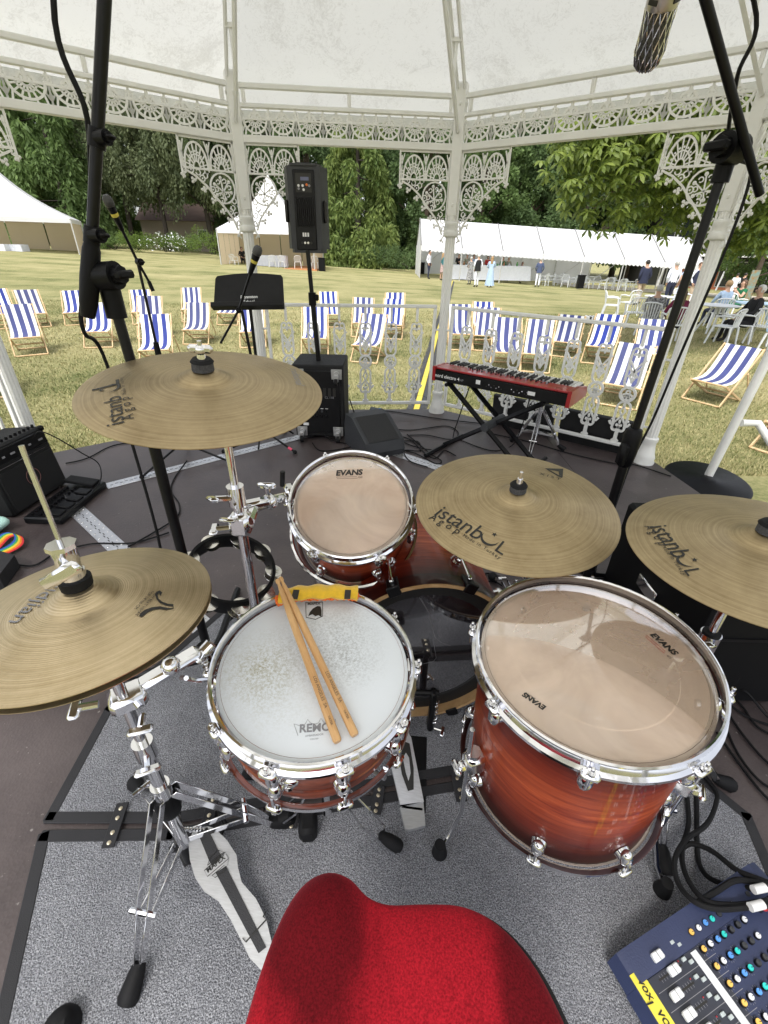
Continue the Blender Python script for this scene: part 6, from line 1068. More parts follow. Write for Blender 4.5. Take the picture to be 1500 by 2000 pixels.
# ------------------------------------------------------------------ things on the lawn
def gnd(px, py):
    q = at(px, py, -.65)
    for _ in range(30):
        z = terrain(q.x, q.y); q = at(px, py, z)
        if q.y < 0 or q.y > 120: q = Vector((q.x, 60, z)); break
    return q
BEECH = wood('beech_frame', (.50, .33, .17), (.66, .48, .28), scale=5, stretch=(3, 3, 3), coat=.1)
STRW = mat('canvas_white', (.74, .75, .76), .9, var=.06, bump=.2, bs=300); STRB = mat('canvas_blue', (.035, .05, .21), .9, var=.12, bump=.2, bs=300)
for m_ in (STRW, STRB):
    t = m_.node_tree; pb = [n for n in t.nodes if n.type == 'BSDF_PRINCIPLED'][0]; src = pb.inputs['Base Color'].links[0].from_socket; oi = nd(t, 'ShaderNodeObjectInfo'); mr = nd(t, 'ShaderNodeMapRange'); mr.inputs['To Min'].default_value = .78; mr.inputs['To Max'].default_value = 1.12; t.links.new(oi.outputs['Random'], mr.inputs[0]); hv = nd(t, 'ShaderNodeHueSaturation'); t.links.new(mr.outputs[0], hv.inputs['Value']); t.links.new(mr.outputs[0], hv.inputs['Saturation']); t.links.new(src, hv.inputs['Color']); t.links.new(hv.outputs[0], pb.inputs['Base Color'])
def make_deckchair():
    T = thing('deckchair', 'x', 'deckchair', (0, 0, 0), group='striped deckchairs on the lawn'); b = lambda mb, a, c, w=.036, th=.022: strap_box(mb, a, c, w, th)
    def strap_box(mb, a, c, w, th): a, c = Vector(a), Vector(c); d = c - a; mb.box((0, 0, d.length / 2), (th, w, d.length), frame(a, d, (1, 0, 0)), .003)
    for sx in (-.285, .285): mb = MB(); b(mb, (sx, 0, .015), (sx, .82, .84)); mb.build('side_rail', BEECH, T)
    for sx in (-.255, .255): mb = MB(); b(mb, (sx, .80, .015), (sx, .02, .34)); mb.build('seat_rail', BEECH, T)
    for sx in (-.312, .312): mb = MB(); b(mb, (sx, .50, .50), (sx, .84, .10), .03, .016); mb.build('support_strut', BEECH, T)
    for y, z, w_, nm in ((.01, .02, .56, 'front_bar'), (.79, .02, .50, 'rear_bar'), (.03, .335, .5, 'seat_bar'), (.80, .825, .56, 'top_bar'), (.45, .16, .5, 'cross_bar')): MB().cyl((-w_ / 2, y, z), (w_ / 2, y, z), .015, n=10).build(nm, BEECH, T)
    n = 18; prof = []
    for i in range(n + 1):
        s = i / n; y = .80 + (.03 - .80) * s; z = .845 + (.35 - .845) * s - .20 * math.sin(PI * min(1, s * .98)) ** 1.2 * (1 - .15 * s); prof.append((y - .01 + .05 * math.sin(PI * s), z))
    W_ = .25; edges = [-W_, -.19, -.115, -.045, .045, .115, .19, W_]; mb = MB()
    for s_ in range(7):
        mb.cur = s_ % 2; x0, x1 = edges[s_], edges[s_ + 1]; P = [(y, z) for y, z in prof]; nn = len(P); vs = [(x, y, z + dz) for dz in (0, -.003) for x in (x0, x1) for y, z in P]; fs = [(i, nn + i, nn + i + 1, i + 1) for i in range(nn - 1)] + [(2 * nn + i + 1, 3 * nn + i + 1, 3 * nn + i, 2 * nn + i) for i in range(nn - 1)]
        mb.add(vs, fs)
    mb.build('canvas_sling', [STRW, STRB], T); return T
dc0 = make_deckchair(); dc0.scale = (.93, .93, .95)
DC = [(-8.645, 11.883, -38, 'at far left behind the front left pair, back row'), (-6.707, 8.786, -34, 'front row at far left, widest in view there'), (-7.98, 12.37, -22, 'just left of the tall boom stand, back row'), (-5.92, 9.63, -16, 'half hidden by the tall boom stand'), (-6.42, 12.69, -20, 'back row between boom stand and slim microphone stand'), (-5.34, 10.7, -14, 'middle of the three in line behind the slim microphone stand'), (-4.0, 8.0, -16, 'front of the three in line behind the slim microphone stand'), (-5.38, 13.3, -10, 'directly behind another, left of the music stand, back row'), (-4.14, 10.2, -10, 'left of the music stand with another directly behind it'), (-4.3, 12.9, -8, 'seen under the music stand, back row'), (-2.85, 10.0, -8, 'partly hidden by the music stand and its leg'), (-1.45, 9.33, -4, 'behind the speaker pole above the subwoofer'), (-1.55, 12.93, -10, 'right of the speaker pole, back row'), (-.63, 11.55, -2, 'behind the left railing at its middle'), (.07, 11.4, 2, 'front one of two overlapping left of the centre column'), (.16, 13.1, 4, 'rear one of two overlapping left of the centre column'), (-.454, 8.83, 14, 'close behind the left railing, turned to the left'), (1.575, 10.24, 2, 'just right of the centre column'), (2.28, 11.6, 6, 'rear one of two in line right of the centre column'), (2.08, 10.22, 10, 'front one of two in line right of the centre column'), (2.14, 8.41, 4, 'straight behind the keyboard at its middle'), (2.65, 8.37, 14, 'behind the right half of the keyboard'), (3.62, 9.79, 20, 'behind the right railing beside the striped bag'), (4.07, 9.18, 30, 'leaning left behind the right half of the railing'), (3.28, 6.40, 28, 'large and near behind the right end of the railing'), (4.76, 8.58, 24, 'behind the end of the right railing near the seated women'), (4.67, 6.71, 56, 'turned sideways, standing alone at the right'), (*gnd(1512, 893).xy, 62, 'cut by the right edge below the handrail'), (*gnd(-12, 782).xy, -48, 'behind the left column at the picture edge'), (-9.2, 11.6, -38, 'cut by the left edge of the picture')]
for i, (x, y, a, lb) in enumerate(DC):
    lab = 'blue and white striped deckchair ' + lb
    if i == 0: dc0.location = (x, y, terrain(x, y)); dc0.rotation_euler = (0, 0, math.radians(-a)); dc0['label'] = lab
    else:
        d_ = dup(dc0, (x, y, terrain(x, y)), math.radians(-a), lab); rq = random.Random(i); d_.scale = (.93 * rq.uniform(.97, 1.03), .93 * rq.uniform(.9, 1.08), .95 * rq.uniform(.93, 1.06)); d_.rotation_euler = (0, math.radians(rq.uniform(-1.6, 1.6)), math.radians(-a + rq.uniform(-2, 2)))
# white plastic chairs
def make_plastic():
    T = thing('plastic_chair', 'x', 'chair', (0, 0, 0), group='white plastic garden chairs'); out = [(-.22, -.2), (.22, -.2), (.24, .02), (.2, .2), (-.2, .2), (-.24, .02)]; MB().prism(out, .40, .425).build('seat', PLAST, T)
    for sx, sy in ((-1, -1), (1, -1), (-1, 1), (1, 1)): MB().tube([(sx * .21, sy * .19, .41), (sx * .25, sy * .25, 0)], [.03, .022], 4).build('leg', PLAST, T)
    for k in range(7):
        t_ = (k - 3) / 3; x = t_ * .19; MB().tube([(x * .8, .2, .42), (x * .95, .24 - .03 * t_ * t_, .6), (x * 1.05, .28 - .05 * t_ * t_, .80 - .05 * t_ * t_)], .012, 4).build('back_slat', PLAST, T)
    MB().tube([(-.24, .17, .62), (-.22, .22, .73)] + [(.22 * math.sin(a), .29 - .05 * abs(math.sin(a)), .79 + .06 * math.cos(a) - .03) for a in [math.radians(-80 + 20 * i) for i in range(9)]] + [(.22, .22, .73), (.24, .17, .62)], .018, 6).build('back_rim', PLAST, T)
    for sx in (-1, 1): MB().tube([(sx * .24, .2, .64), (sx * .27, 0, .65), (sx * .26, -.18, .63), (sx * .22, -.2, .41)], [.018, .022, .022, .016], 4).build('armrest', PLAST, T)
    return T
pc0 = make_plastic(); first = [True]
def chair_at(q, rz, label):
    q = Vector((q[0], q[1], terrain(q[0], q[1]) if len(q) < 3 else q[2]))
    if first[0]: first[0] = False; pc0.location = q; pc0.rotation_euler = (0, 0, rz); pc0['label'] = label
    else: dup(pc0, q, rz, label)
R_ = math.radians
# seats by the tables at the right
for px, py, rz, lb in ((1188, 622, 70, 'empty white plastic chair standing alone left of the tables'), (1222, 615, 200, 'white plastic chair tilted against the table behind the grey haired woman'), (1232, 640, 170, 'white plastic chair left of the grey haired woman'), (1262, 655, 140, 'white plastic chair under the grey haired woman'), (1302, 668, 165, 'white plastic chair with fan back under the woman in maroon'), (1322, 610, 20, 'white plastic chair facing the women across the table'), (1395, 640, 160, 'white plastic chair behind the man in the light blue shirt'), (1405, 672, 215, 'white plastic chair with patterned back next to the man in the black suit'), (1440, 668, 230, 'white plastic chair under the white haired man in black'), (1425, 622, 100, 'white plastic chair under the woman in green'), (1478, 672, 130, 'white plastic chair at the right edge beside the pale blue table'), (1510, 690, 120, 'white plastic chair cut by the right edge')):
    q = gnd(px, py); chair_at((q.x, q.y), R_(rz), lb)
def table(name, label, c, r, h, mt, square=None, legs=True):
    T = thing(name, label, 'table', (c[0], c[1], terrain(*c))); 
    if square: MB().box((0, 0, h), (square[0], square[1], .04), ch=.01, rz=square[2]).build('tabletop', mt, T)
    else: MB().lathe([(0, h - .03), (r - .02, h - .03), (r, h - .02), (r, h), (r - .02, h + .006), (0, h + .006)], 32).build('tabletop', mt, T)
    for k in range(4): a = PI / 4 + k * PI / 2; MB().tube([(math.cos(a) * .1 * r * 2, math.sin(a) * .1 * r * 2, h - .03), (math.cos(a) * r * .75, math.sin(a) * r * .75, 0)], [.035, .022], 6).build('leg', mt, T)
    return T
q = gnd(1275, 625); table('garden_table', 'round white plastic table beside the two seated women', (q.x, q.y), .45, .72, PLAST)
q = gnd(1385, 650); table('garden_table', 'round white plastic table in front of the man in the black suit', (q.x, q.y), .5, .72, PLAST)
q = gnd(1468, 645); table('garden_table', 'pale blue rectangular plastic table at the right edge', (q.x, q.y), .5, .72, mat('pale_blue_plastic', (.42, .58, .72), .4), (1.3, .8, -.3))
# striped bag on the grass
q = gnd(1158, 634); T = thing('striped_bag', 'black and white striped bag on the grass behind the right railing', 'bag', q)
for k in range(9): MB().box(((k - 4) * .055, 0, .14), (.0548, .3, .2), ch=.012).build('stripe', INK if k % 2 else STRW, T)
# ------------------------------------------------------------------ tents
TENT = nodes('tent_pvc'); m, t, p, o = TENT; tc = nd(t, 'ShaderNodeTexCoord'); n1 = nd(t, 'ShaderNodeTexNoise', Scale=1.3, Detail=4, Distortion=.8); t.links.new(tc.outputs['Object'], n1.inputs[0]); p.inputs['Base Color'].default_value = (.82, .83, .86, 1); p.inputs['Roughness'].default_value = .5; bn = nd(t, 'ShaderNodeBump', Strength=.5, Distance=.12); t.links.new(n1.outputs[0], bn.inputs['Height']); t.links.new(bn.outputs[0], p.inputs['Normal']); tr = nd(t, 'ShaderNodeBsdfTranslucent'); tr.inputs[0].default_value = (.8, .82, .86, 1); ms = nd(t, 'ShaderNodeMixShader'); ms.inputs[0].default_value = .3; t.links.new(p.outputs[0], ms.inputs[1]); t.links.new(tr.outputs[0], ms.inputs[2]); t.links.new(ms.outputs[0], o.inputs[0]); TENTM = m
m, t, p, o = nodes('tent_lining'); p.inputs['Base Color'].default_value = (.62, .52, .38, 1); p.inputs['Roughness'].default_value = .9; tc = nd(t, 'ShaderNodeTexCoord'); n1 = nd(t, 'ShaderNodeTexNoise', Scale=2.5, Detail=4); t.links.new(tc.outputs['Object'], n1.inputs[0]); bn = nd(t, 'ShaderNodeBump', Strength=.4, Distance=.1); t.links.new(n1.outputs[0], bn.inputs['Height']); t.links.new(bn.outputs[0], p.inputs['Normal']); tr = nd(t, 'ShaderNodeBsdfTranslucent'); tr.inputs[0].default_value = (.7, .58, .42, 1); ms = nd(t, 'ShaderNodeMixShader'); ms.inputs[0].default_value = .5; t.links.new(p.outputs[0], ms.inputs[1]); t.links.new(tr.outputs[0], ms.inputs[2]); t.links.new(ms.outputs[0], o.inputs[0]); LINING = m
POLE = mat('tent_pole', (.6, .6, .6), .4, .6); BOARD = mat('orange_boards', (.45, .20, .08), .7, var=.2, vs=8)
def grid_panel(mb, f, nu, nv):
    b = len(mb.v); mb.v += [tuple(f(i / nu, j / nv)) for j in range(nv + 1) for i in range(nu + 1)]; fs = [(b + j * (nu + 1) + i, b + j * (nu + 1) + i + 1, b + (j + 1) * (nu + 1) + i + 1, b + (j + 1) * (nu + 1) + i) for j in range(nv) for i in range(nu)]; mb.f += fs; mb.mi += [0] * len(fs)
def pagoda(label, x0, x1, y0, y1, zg, eave, peak, turn=0.0):
    T = thing('pagoda_tent', label, 'tent', ((x0 + x1) / 2, (y0 + y1) / 2, zg)); ct, st_ = math.cos(turn), math.sin(turn); C = [(x1 + (x - x1) * ct - (y - y0) * st_, y0 + (x - x1) * st_ + (y - y0) * ct) for x, y in ((x0, y0), (x1, y0), (x1, y1), (x0, y1))]; cx, cy = sum(q[0] for q in C) / 4, sum(q[1] for q in C) / 4
    for k in range(4):
        a, b = C[k], C[(k + 1) % 4]
        def f(u, v):
            e = v ** .62 if False else v; x, y = a[0] + (b[0] - a[0]) * u, a[1] + (b[1] - a[1]) * u; return (x + (cx - x) * e * .98, y + (cy - y) * e * .98, zg + eave + (peak - eave) * (.55 * e + .45 * e ** 3.2))
        mb = MB(); grid_panel(mb, f, 8, 14); mb.build('roof_panel', TENTM, T, world=True)
        mb = MB(); grid_panel(mb, lambda u, v: (a[0] + (b[0] - a[0]) * u, a[1] + (b[1] - a[1]) * u, zg + eave - .28 * v + .0), 16, 1); mb.build('valance', TENTM, T, world=True)
        MB().cyl((*a, zg), (*a, zg + eave), .045, n=8).build('post', POLE, T, world=True)
        if k > 0:
            nP = 4
            for i in range(nP):
                u0, u1 = i / nP + .004, (i + 1) / nP - .004; ix = lambda q: (q[0] + (cx - q[0]) * .012, q[1] + (cy - q[1]) * .012); A, B = ix(a), ix(b)
                mb = MB(); grid_panel(mb, lambda u, v: (A[0] + (B[0] - A[0]) * (u0 + (u1 - u0) * u) , A[1] + (B[1] - A[1]) * (u0 + (u1 - u0) * u) + .02 * math.sin(u * 9), zg + .04 + (eave - .1) * v), 6, 1); mb.build('wall_panel', LINING, T, world=True)
    MB().prism([(cx + (q[0] - cx) * 1.05, cy + (q[1] - cy) * 1.05) for q in C], zg - .25, zg + .06).build('floor_boards', BOARD, T, world=True); MB().lathe([(0, .35), (.05, .3), (.09, 0), (0, 0)], 10, Matrix.Translation((cx, cy, zg + peak - .08))).build('peak_cap', TENTM, T, world=True); return T
xr = atY(158, 505, 37).x; pagoda('large white pagoda tent with cream walls at the far left', xr - 10, xr, 37, 42.5, atY(158, 506, 37).z, 2.45, 6.6, math.radians(24))
x0, x1 = atY(433, 522, 37).x, atY(632, 525, 42).x; pagoda('small white pagoda tent with cream walls behind the loudspeaker', x0, x1, 37, 42, atY(438, 524, 37).z, 2.45, 5.7)
def clothed(label, c, L, W_, h, rz, z): T = thing('clothed_table', label, 'table', (c[0], c[1], z), rz); MB().box((0, 0, h), (L, W_, .03), ch=.01).build('tabletop', PLAST, T); mb = MB(); n = 40; pts = [(-L / 2, -W_ / 2), (L / 2, -W_ / 2), (L / 2, W_ / 2), (-L / 2, W_ / 2)]; P = []; \
    [P.append((a[0] + (b[0] - a[0]) * k / n, a[1] + (b[1] - a[1]) * k / n)) for a, b in zip(pts, pts[1:] + pts[:1]) for k in range(n)]; m_ = len(P); \
    mb.add([(x * 1.01, y * 1.01, h + .017) for x, y in P] + [(x * (1.03 + .02 * math.sin(i * 1.7)), y * (1.06 + .05 * math.sin(i * 1.7)), .03) for i, (x, y) in enumerate(P)] + [(0, 0, h + .02)], [(i, (i + 1) % m_, m_ + (i + 1) % m_, m_ + i) for i in range(m_)] + [((i + 1) % m_, i, 2 * m_) for i in range(m_)]); mb.build('tablecloth', mat('cloth_white', (.74, .76, .84), .9, var=.05), T); return T
zL = atY(158, 506, 37).z + .06; zM = atY(438, 524, 37).z + .06
clothed('white clothed table inside the far left tent, left one', (atY(6, 497, 36).x, 36), 1.2, .9, .75, 0, zL); clothed('white clothed table inside the far left tent, right one', (atY(36, 497, 36.5).x, 36.5), 1.2, .9, .75, .1, zL)
clothed('white clothed table inside the tent behind the loudspeaker', ((x0 + x1) / 2 - .3, 39.4), 2.4, .8, .75, 0, zM)
for px, rz, lb in ((458, 160, 'leftmost white plastic chair in the small pagoda tent'), (532, 200, 'white plastic chair left of the loudspeaker pole in the small tent'), (552, 170, 'second white plastic chair left of the loudspeaker pole in the small tent'), (582, 190, 'white plastic chair just behind the loudspeaker in the small tent'), (616, 175, 'rightmost white plastic chair in the small pagoda tent')): chair_at((atY(px, 520, 38.2).x, 38.2, zM), R_(rz), lb)
def bin_(label, q): T = thing('rubbish_bin', label, 'bin', q); MB().prism([(-.22, -.2), (.22, -.2), (.22, .2), (-.22, .2)], 0, .8).build('body', BLACK, T); MB().box((0, 0, .83), (.5, .46, .06), ch=.02).build('lid', BLACK, T)
bin_('black bin to the right of the small pagoda tent', Vector((x1 + .5, 37.3, terrain(x1 + .5, 37.3)))); bin_('black bin at the left end of the long marquee', gnd(823, 535)); 
# long marquee
mx0, mx1, my = atY(823, 475, 37).x, atY(1362, 515, 38).x, 37.0; NB = 7; bw = (mx1 - mx0) / NB; T = thing('marquee', 'long white marquee with scalloped edge and open front at the right', 'marquee', ((mx0 + mx1) / 2, my + 3, terrain((mx0 + mx1) / 2, my))); Dm = 6.0; EV, RG = 2.05, 3.75
zt = lambda x: terrain(x, my + 2) * 1.0
def eave(px): return px
for k in range(NB):
    xa, xb = mx0 + bw * k + .012, mx0 + bw * (k + 1) - .012
    for y0, y1, nm in ((my, my + Dm / 2, 'roof_panel'), (my + Dm, my + Dm / 2, 'roof_panel')):
        mb = MB(); grid_panel(mb, lambda u, v: (xa + (xb - xa) * u, y0 + (y1 - y0) * v, zt(xa + (xb - xa) * u) + EV + (RG - EV) * v - .07 * math.sin(PI * u) * math.sin(PI * v)), 6, 6); mb.build(nm, TENTM, T, world=True)
    mb = MB(); ns = 10
    for i in range(ns * 4):
        u0, u1 = i / (ns * 4), (i + 1) / (ns * 4); xx0, xx1 = xa + (xb - xa) * u0, xa + (xb - xa) * u1; d0, d1 = [.28 + .08 * abs(math.sin(PI * u * ns)) for u in (u0, u1)]
        mb.add([(xx0, my - .01, zt(xx0) + EV), (xx1, my - .01, zt(xx1) + EV), (xx1, my - .01, zt(xx1) + EV - d1), (xx0, my - .01, zt(xx0) + EV - d0)], [(3, 2, 1, 0)])
    mb.build('scalloped_valance', TENTM, T, world=True)
    if k < 5:
        mb = MB(); grid_panel(mb, lambda u, v: (xa + (xb - xa) * u, my + Dm - .02 + .05 * math.sin(u * 14), zt(xa) + .02 + (EV - .02) * v), 10, 1); mb.build('wall_panel', TENTM, T, world=True)
for k in range(NB + 1):
    x = mx0 + bw * k
    for y in (my + .03, my + Dm - .12): MB().cyl((x, y, zt(x)), (x, y, zt(x) + EV), .045, n=8).build('post', POLE, T, world=True)
    mb = MB(); mb.tube([(x, my, zt(x) + EV + .025), (x, my + Dm / 2, zt(x) + RG + .03), (x, my + Dm, zt(x) + EV + .025)], .045, 4); mb.build('roof_seam', mat('seam_grey', (.2, .2, .2), .6), T, world=True)
    if k < 6: MB().tube([(x, my + Dm - .1, zt(x) + .1), (x + bw * .8, my + Dm - .1, zt(x + bw * .8) + EV - .1)], .025, 4).build('brace', POLE, T, world=True)
mb = MB(); grid_panel(mb, lambda u, v: (mx0, my + Dm * u, zt(mx0) + .02 + (EV + (RG - EV) * (1 - abs(2 * u - 1)) - .02) * v), 10, 4); mb.build('end_wall', TENTM, T, world=True)
mb = MB(); grid_panel(mb, lambda u, v: (mx1 - .9 * 0, my + Dm * u, zt(mx1) + EV + (RG - EV) * (1 - abs(2 * u - 1)) * v), 10, 2); mb.build('end_gable', TENTM, T, world=True)
zz = zt(6); clothed('long white clothed buffet table inside the marquee', (atY(950, 540, 38.6).x, 38.6), 6.2, .9, .95, 0, terrain(5, 38.6))
rr = random.Random(5); k = 0; ORD = 'first second third fourth fifth sixth seventh eighth ninth tenth eleventh twelfth thirteenth fourteenth fifteenth'.split()
for px in (1062, 1075, 1090, 1103, 1118, 1128, 1142, 1152, 1165, 1178, 1192, 1204, 1216, 1228, 1240):
    y = 38.0 + (k % 3) * .8; x = atY(px, 555, y).x; chair_at((x, y), R_(rr.uniform(0, 360)), 'white plastic chair under the long marquee, %s counted from the buffet table' % ORD[k]); k += 1
bin_('black bin among the chairs under the long marquee', Vector((atY(1132, 560, 36.6).x, 36.6, terrain(12, 36.6))))
for i in range(9):
    x = atY(905 + i * 13, 520, 38.6).x; z = terrain(5, 38.6) + .968; hgt = rr.uniform(.12, .3); o = MB().lathe([(0, 0), (.07, 0), (.09, hgt * .5), (.05, hgt * .7), (.05, hgt), (0, hgt)], 10, Matrix.Translation((x, 38.6 + rr.uniform(-.25, .25), z))).build('buffet_vessel', mat('vessel_%d' % (i % 3), [(.25, .12, .05), (.5, .5, .5), (.1, .25, .08)][i % 3], .4)); tag(o, 'small vessel on the buffet table in the marquee, %s from its left end' % ORD[i], 'vessel', 'vessels on the buffet table')
# ------------------------------------------------------------------ trees and buildings
def leafmat(name, c1, c2, trans=.5):
    m, t, p, o = nodes(name); a = nd(t, 'ShaderNodeAttribute', attribute_name='tint'); r = nd(t, 'ShaderNodeValToRGB'); r.color_ramp.elements[0].color = c4(c1); r.color_ramp.elements[1].color = c4(c2); t.links.new(a.outputs['Fac'], r.inputs[0]); t.links.new(r.outputs[0], p.inputs['Base Color']); p.inputs['Roughness'].default_value = .6; p.inputs['Specular IOR Level'].default_value = .25
    tr = nd(t, 'ShaderNodeBsdfTranslucent'); t.links.new(r.outputs[0], tr.inputs[0]); ms = nd(t, 'ShaderNodeMixShader'); ms.inputs[0].default_value = trans; t.links.new(p.outputs[0], ms.inputs[1]); t.links.new(tr.outputs[0], ms.inputs[2]); t.links.new(ms.outputs[0], o.inputs[0]); return m
def leaf_quads(P, D, size, rng, asp=.5, flat=.0):
    """rhombic leaves at P whose long axis follows D (with jitter)"""
    n = len(P); J = rng.normal(0, 1, (n, 3)); A = D + J * .55; A /= np.linalg.norm(A, axis=1, keepdims=True); B = np.cross(A, rng.normal(0, 1, (n, 3))); B /= np.linalg.norm(B, axis=1, keepdims=True) + 1e-9; s = size * (.6 + .8 * rng.random(n))[:, None]
    V = np.stack([P - A * s * .5, P + B * s * asp * .5, P + A * s * .5, P - B * s * asp * .5], 1); return V
def cloud(blobs, n, size, droop, rng, asp=.5, shell=.55):
    C = np.array([b[:3] for b in blobs], float); R = np.array([b[3] for b in blobs], float); Sz = np.array([b[4] if len(b) > 4 else 1 for b in blobs]); w = R ** 2; idx = rng.choice(len(blobs), n, p=w / w.sum()); d = rng.normal(0, 1, (n, 3)); d /= np.linalg.norm(d, axis=1, keepdims=True)
    rad = R[idx] * (shell + (1 - shell) * rng.random(n)) * (.9 + .25 * rng.random(n)); P = C[idx] + d * rad[:, None] * np.stack([np.ones(n), np.ones(n), Sz[idx]], 1); D = d + np.array([0, 0, -droop]); return leaf_quads(P, D, size, rng, asp), np.clip(rng.normal(.5, .22, n) + .18 * (np.sin(idx * 12.9) ), 0, 1)
BARK = mat('bark', (.10, .075, .055), .95, var=.35, vs=14, bump=.8, bs=40, stretch=(3, 3, .6)); BARKD = mat('dark_bark', (.035, .028, .022), .95, var=.4, vs=10, bump=.8, bs=30)
def tree_src(kind, seed, H, lm):
    rng = np.random.default_rng(seed); rr = random.Random(seed); blobs = []; tk = MB()
    if kind == 'broad':
        for i in range(95):
            a = rr.uniform(0, 2 * PI); t_ = rr.random() ** .8; z = H * (.10 + .86 * t_); prof = math.sin(PI * min(1, (.16 + .84 * t_)) ** .9) ** .55; r_ = H * .34 * prof * math.sqrt(rr.uniform(.35, 1)); blobs.append((math.cos(a) * r_, math.sin(a) * r_, z, H * rr.uniform(.05, .085)))
        V, tint = cloud(blobs, 26000, H * .021, .4, rng, .6, .5); tk.tube([(0, 0, -.2), (.05, .02, H * .2), (-.05, .06, H * .5), (0, 0, H * .8)], [H * .022, H * .018, H * .012, H * .004], 8)
        for b in blobs[::6]: tk.tube([(0, 0, b[2] * .6), (b[0] * .5, b[1] * .5, b[2] * .8), b[:3]], [H * .007, H * .005, H * .002], 5)
    elif kind == 'conifer':
        for i in range(120):
            t_ = rr.random() ** 1.15; z = H * (.01 + .97 * t_); r_ = H * .25 * (1 - t_) ** .75 * (.75 + .25 * math.sin(i * 2.4)) + .1; a = i * 2.39996; blobs.append((math.cos(a) * r_, math.sin(a) * r_, z, H * (.055 - .025 * t_), 1.7))
        V, tint = cloud(blobs, 26000, H * .028, 1.4, rng, .32, .45); tk.tube([(0, 0, -.2), (0, 0, H * .97)], [H * .018, H * .002], 8)
        for b in blobs[::6]: tk.tube([(0, 0, b[2] + .3), b[:3]], [H * .004, H * .0015], 4)
    else:                                                            # weeping birch
        for i in range(80):
            a = rr.uniform(0, 2 * PI); t_ = rr.random(); z = H * (.30 + .66 * t_); r_ = H * .27 * math.sin(PI * (.2 + .72 * t_)) ** .7 * math.sqrt(rr.random()); blobs.append((math.cos(a) * r_, math.sin(a) * r_, z, H * rr.uniform(.04, .06), 2.4))
        V, tint = cloud(blobs, 24000, H * .019, 1.6, rng, .45, .3); tk.tube([(0, 0, -.2), (.1, 0, H * .3), (0, .1, H * .6), (0, 0, H * .9)], [H * .016, H * .013, H * .009, H * .002], 8)
        for b in blobs[::5]: tk.tube([(0, 0, b[2] * .7), (b[0] * .6, b[1] * .6, b[2] * 1.02), b[:3]], [H * .006, H * .004, H * .0015], 4)
    return tri_mesh('crown', V, 4, lm, tint), tk.mesh('trunk', BARKD if kind != 'broad' else BARK)
LM = dict(dark=leafmat('leaf_dark', (0.062, 0.106, 0.043), (0.169, 0.250, 0.100)), mid=leafmat('leaf_mid', (0.088, 0.144, 0.045), (0.206, 0.300, 0.106)), yel=leafmat('leaf_conifer', (0.112, 0.175, 0.050), (0.294, 0.362, 0.112)), birch=leafmat('leaf_birch', (0.094, 0.125, 0.065), (0.219, 0.256, 0.131)), bush=leafmat('leaf_bush', (0.075, 0.125, 0.025), (0.188, 0.275, 0.062)))
SRC = {k: tree_src(kd, sd, H, LM[lm]) for k, (kd, sd, H, lm) in dict(b1=('broad', 3, 14, 'dark'), b2=('broad', 8, 14, 'mid'), b3=('broad', 21, 14, 'dark'), c1=('conifer', 5, 16, 'yel'), c2=('conifer', 9, 16, 'mid'), w1=('birch', 4, 15, 'birch'), w2=('birch', 14, 15, 'birch')).items()}
def plant(key, label, px, Y, sc, rz=0, nm='tree', x=None, zoff=0, cat='tree', group=None, wide=1.0):
    X = atY(px, 480, Y).x if x is None else x; T = thing(nm, label, cat, (X, Y, terrain(X, min(Y, 90)) + zoff), rz, group); T.scale = (sc * wide, sc * wide, sc)
    for nm_, me in zip(('crown', 'trunk'), SRC[key]):
        o = bpy.data.objects.new(nm_, me); COL.objects.link(o); o.parent = T
        if nm_ == 'crown': o['kind'] = 'stuff'
    return T
TR = [('c2', 'dark conifer at the far left edge behind the large tent', -60, 52, 1.15, .9), ('c1', 'feathery green conifer above the far left tent', 60, 53, 1.2, 1.2), ('c2', 'bluish conifer just left of the tall boom stand', 150, 51, 1.1, 2.5), ('w1', 'weeping birch just right of the tall boom stand', 262, 55, 1.0, 0), ('w2', 'weeping birch in the left middle above the white bush', 330, 53, .95, 2), ('w1', 'weeping birch left of the left column', 415, 54, 1.05, 4), ('b1', 'dark tree behind the small tent', 505, 57, 1.0, 1), ('b3', 'dark tree behind the loudspeaker', 610, 56, .95, 3), ('c1', 'tall yellowish green conifer right of the loudspeaker', 700, 50, 1.0, 3), ('c2', 'green conifer left of the centre column', 755, 53, .9, 5), ('b1', 'dense dark tree at the centre column', 830, 51, .85, 4), ('b2', 'dense green tree right of the centre column', 935, 52, .9, 2), ('b3', 'dark tree above the marquee roof', 1030, 53, .95, 0), ('b1', 'dark tree behind the right half of the marquee', 1130, 54, 1.0, 5), ('b3', 'dark tree behind the marquee end', 1240, 56, 1.0, 2.5), ('b1', 'dark tree left of the modern building', 1330, 60, .95, 1.5), ('b2', 'leafy tree in front of the modern building at the right edge', 1500, 36, .62, 3), ('b2', 'broad tree beyond the right edge', 1620, 44, .9, 1)]
for k, lb, px, Y, s, rz in TR: plant(k, lb, px, Y, s, rz, wide=1.08)
for i in range(17): plant(('b1', 'b3', 'b2', 'c2')[i % 4], 'tall tree of the dark back row closing off the view', 0, 68 + (i * 7) % 6, 1.35, i * 1.3, x=-58 + i * 6.3 if i < 15 else -66 - i, group='back row of trees', nm='back_row_tree')
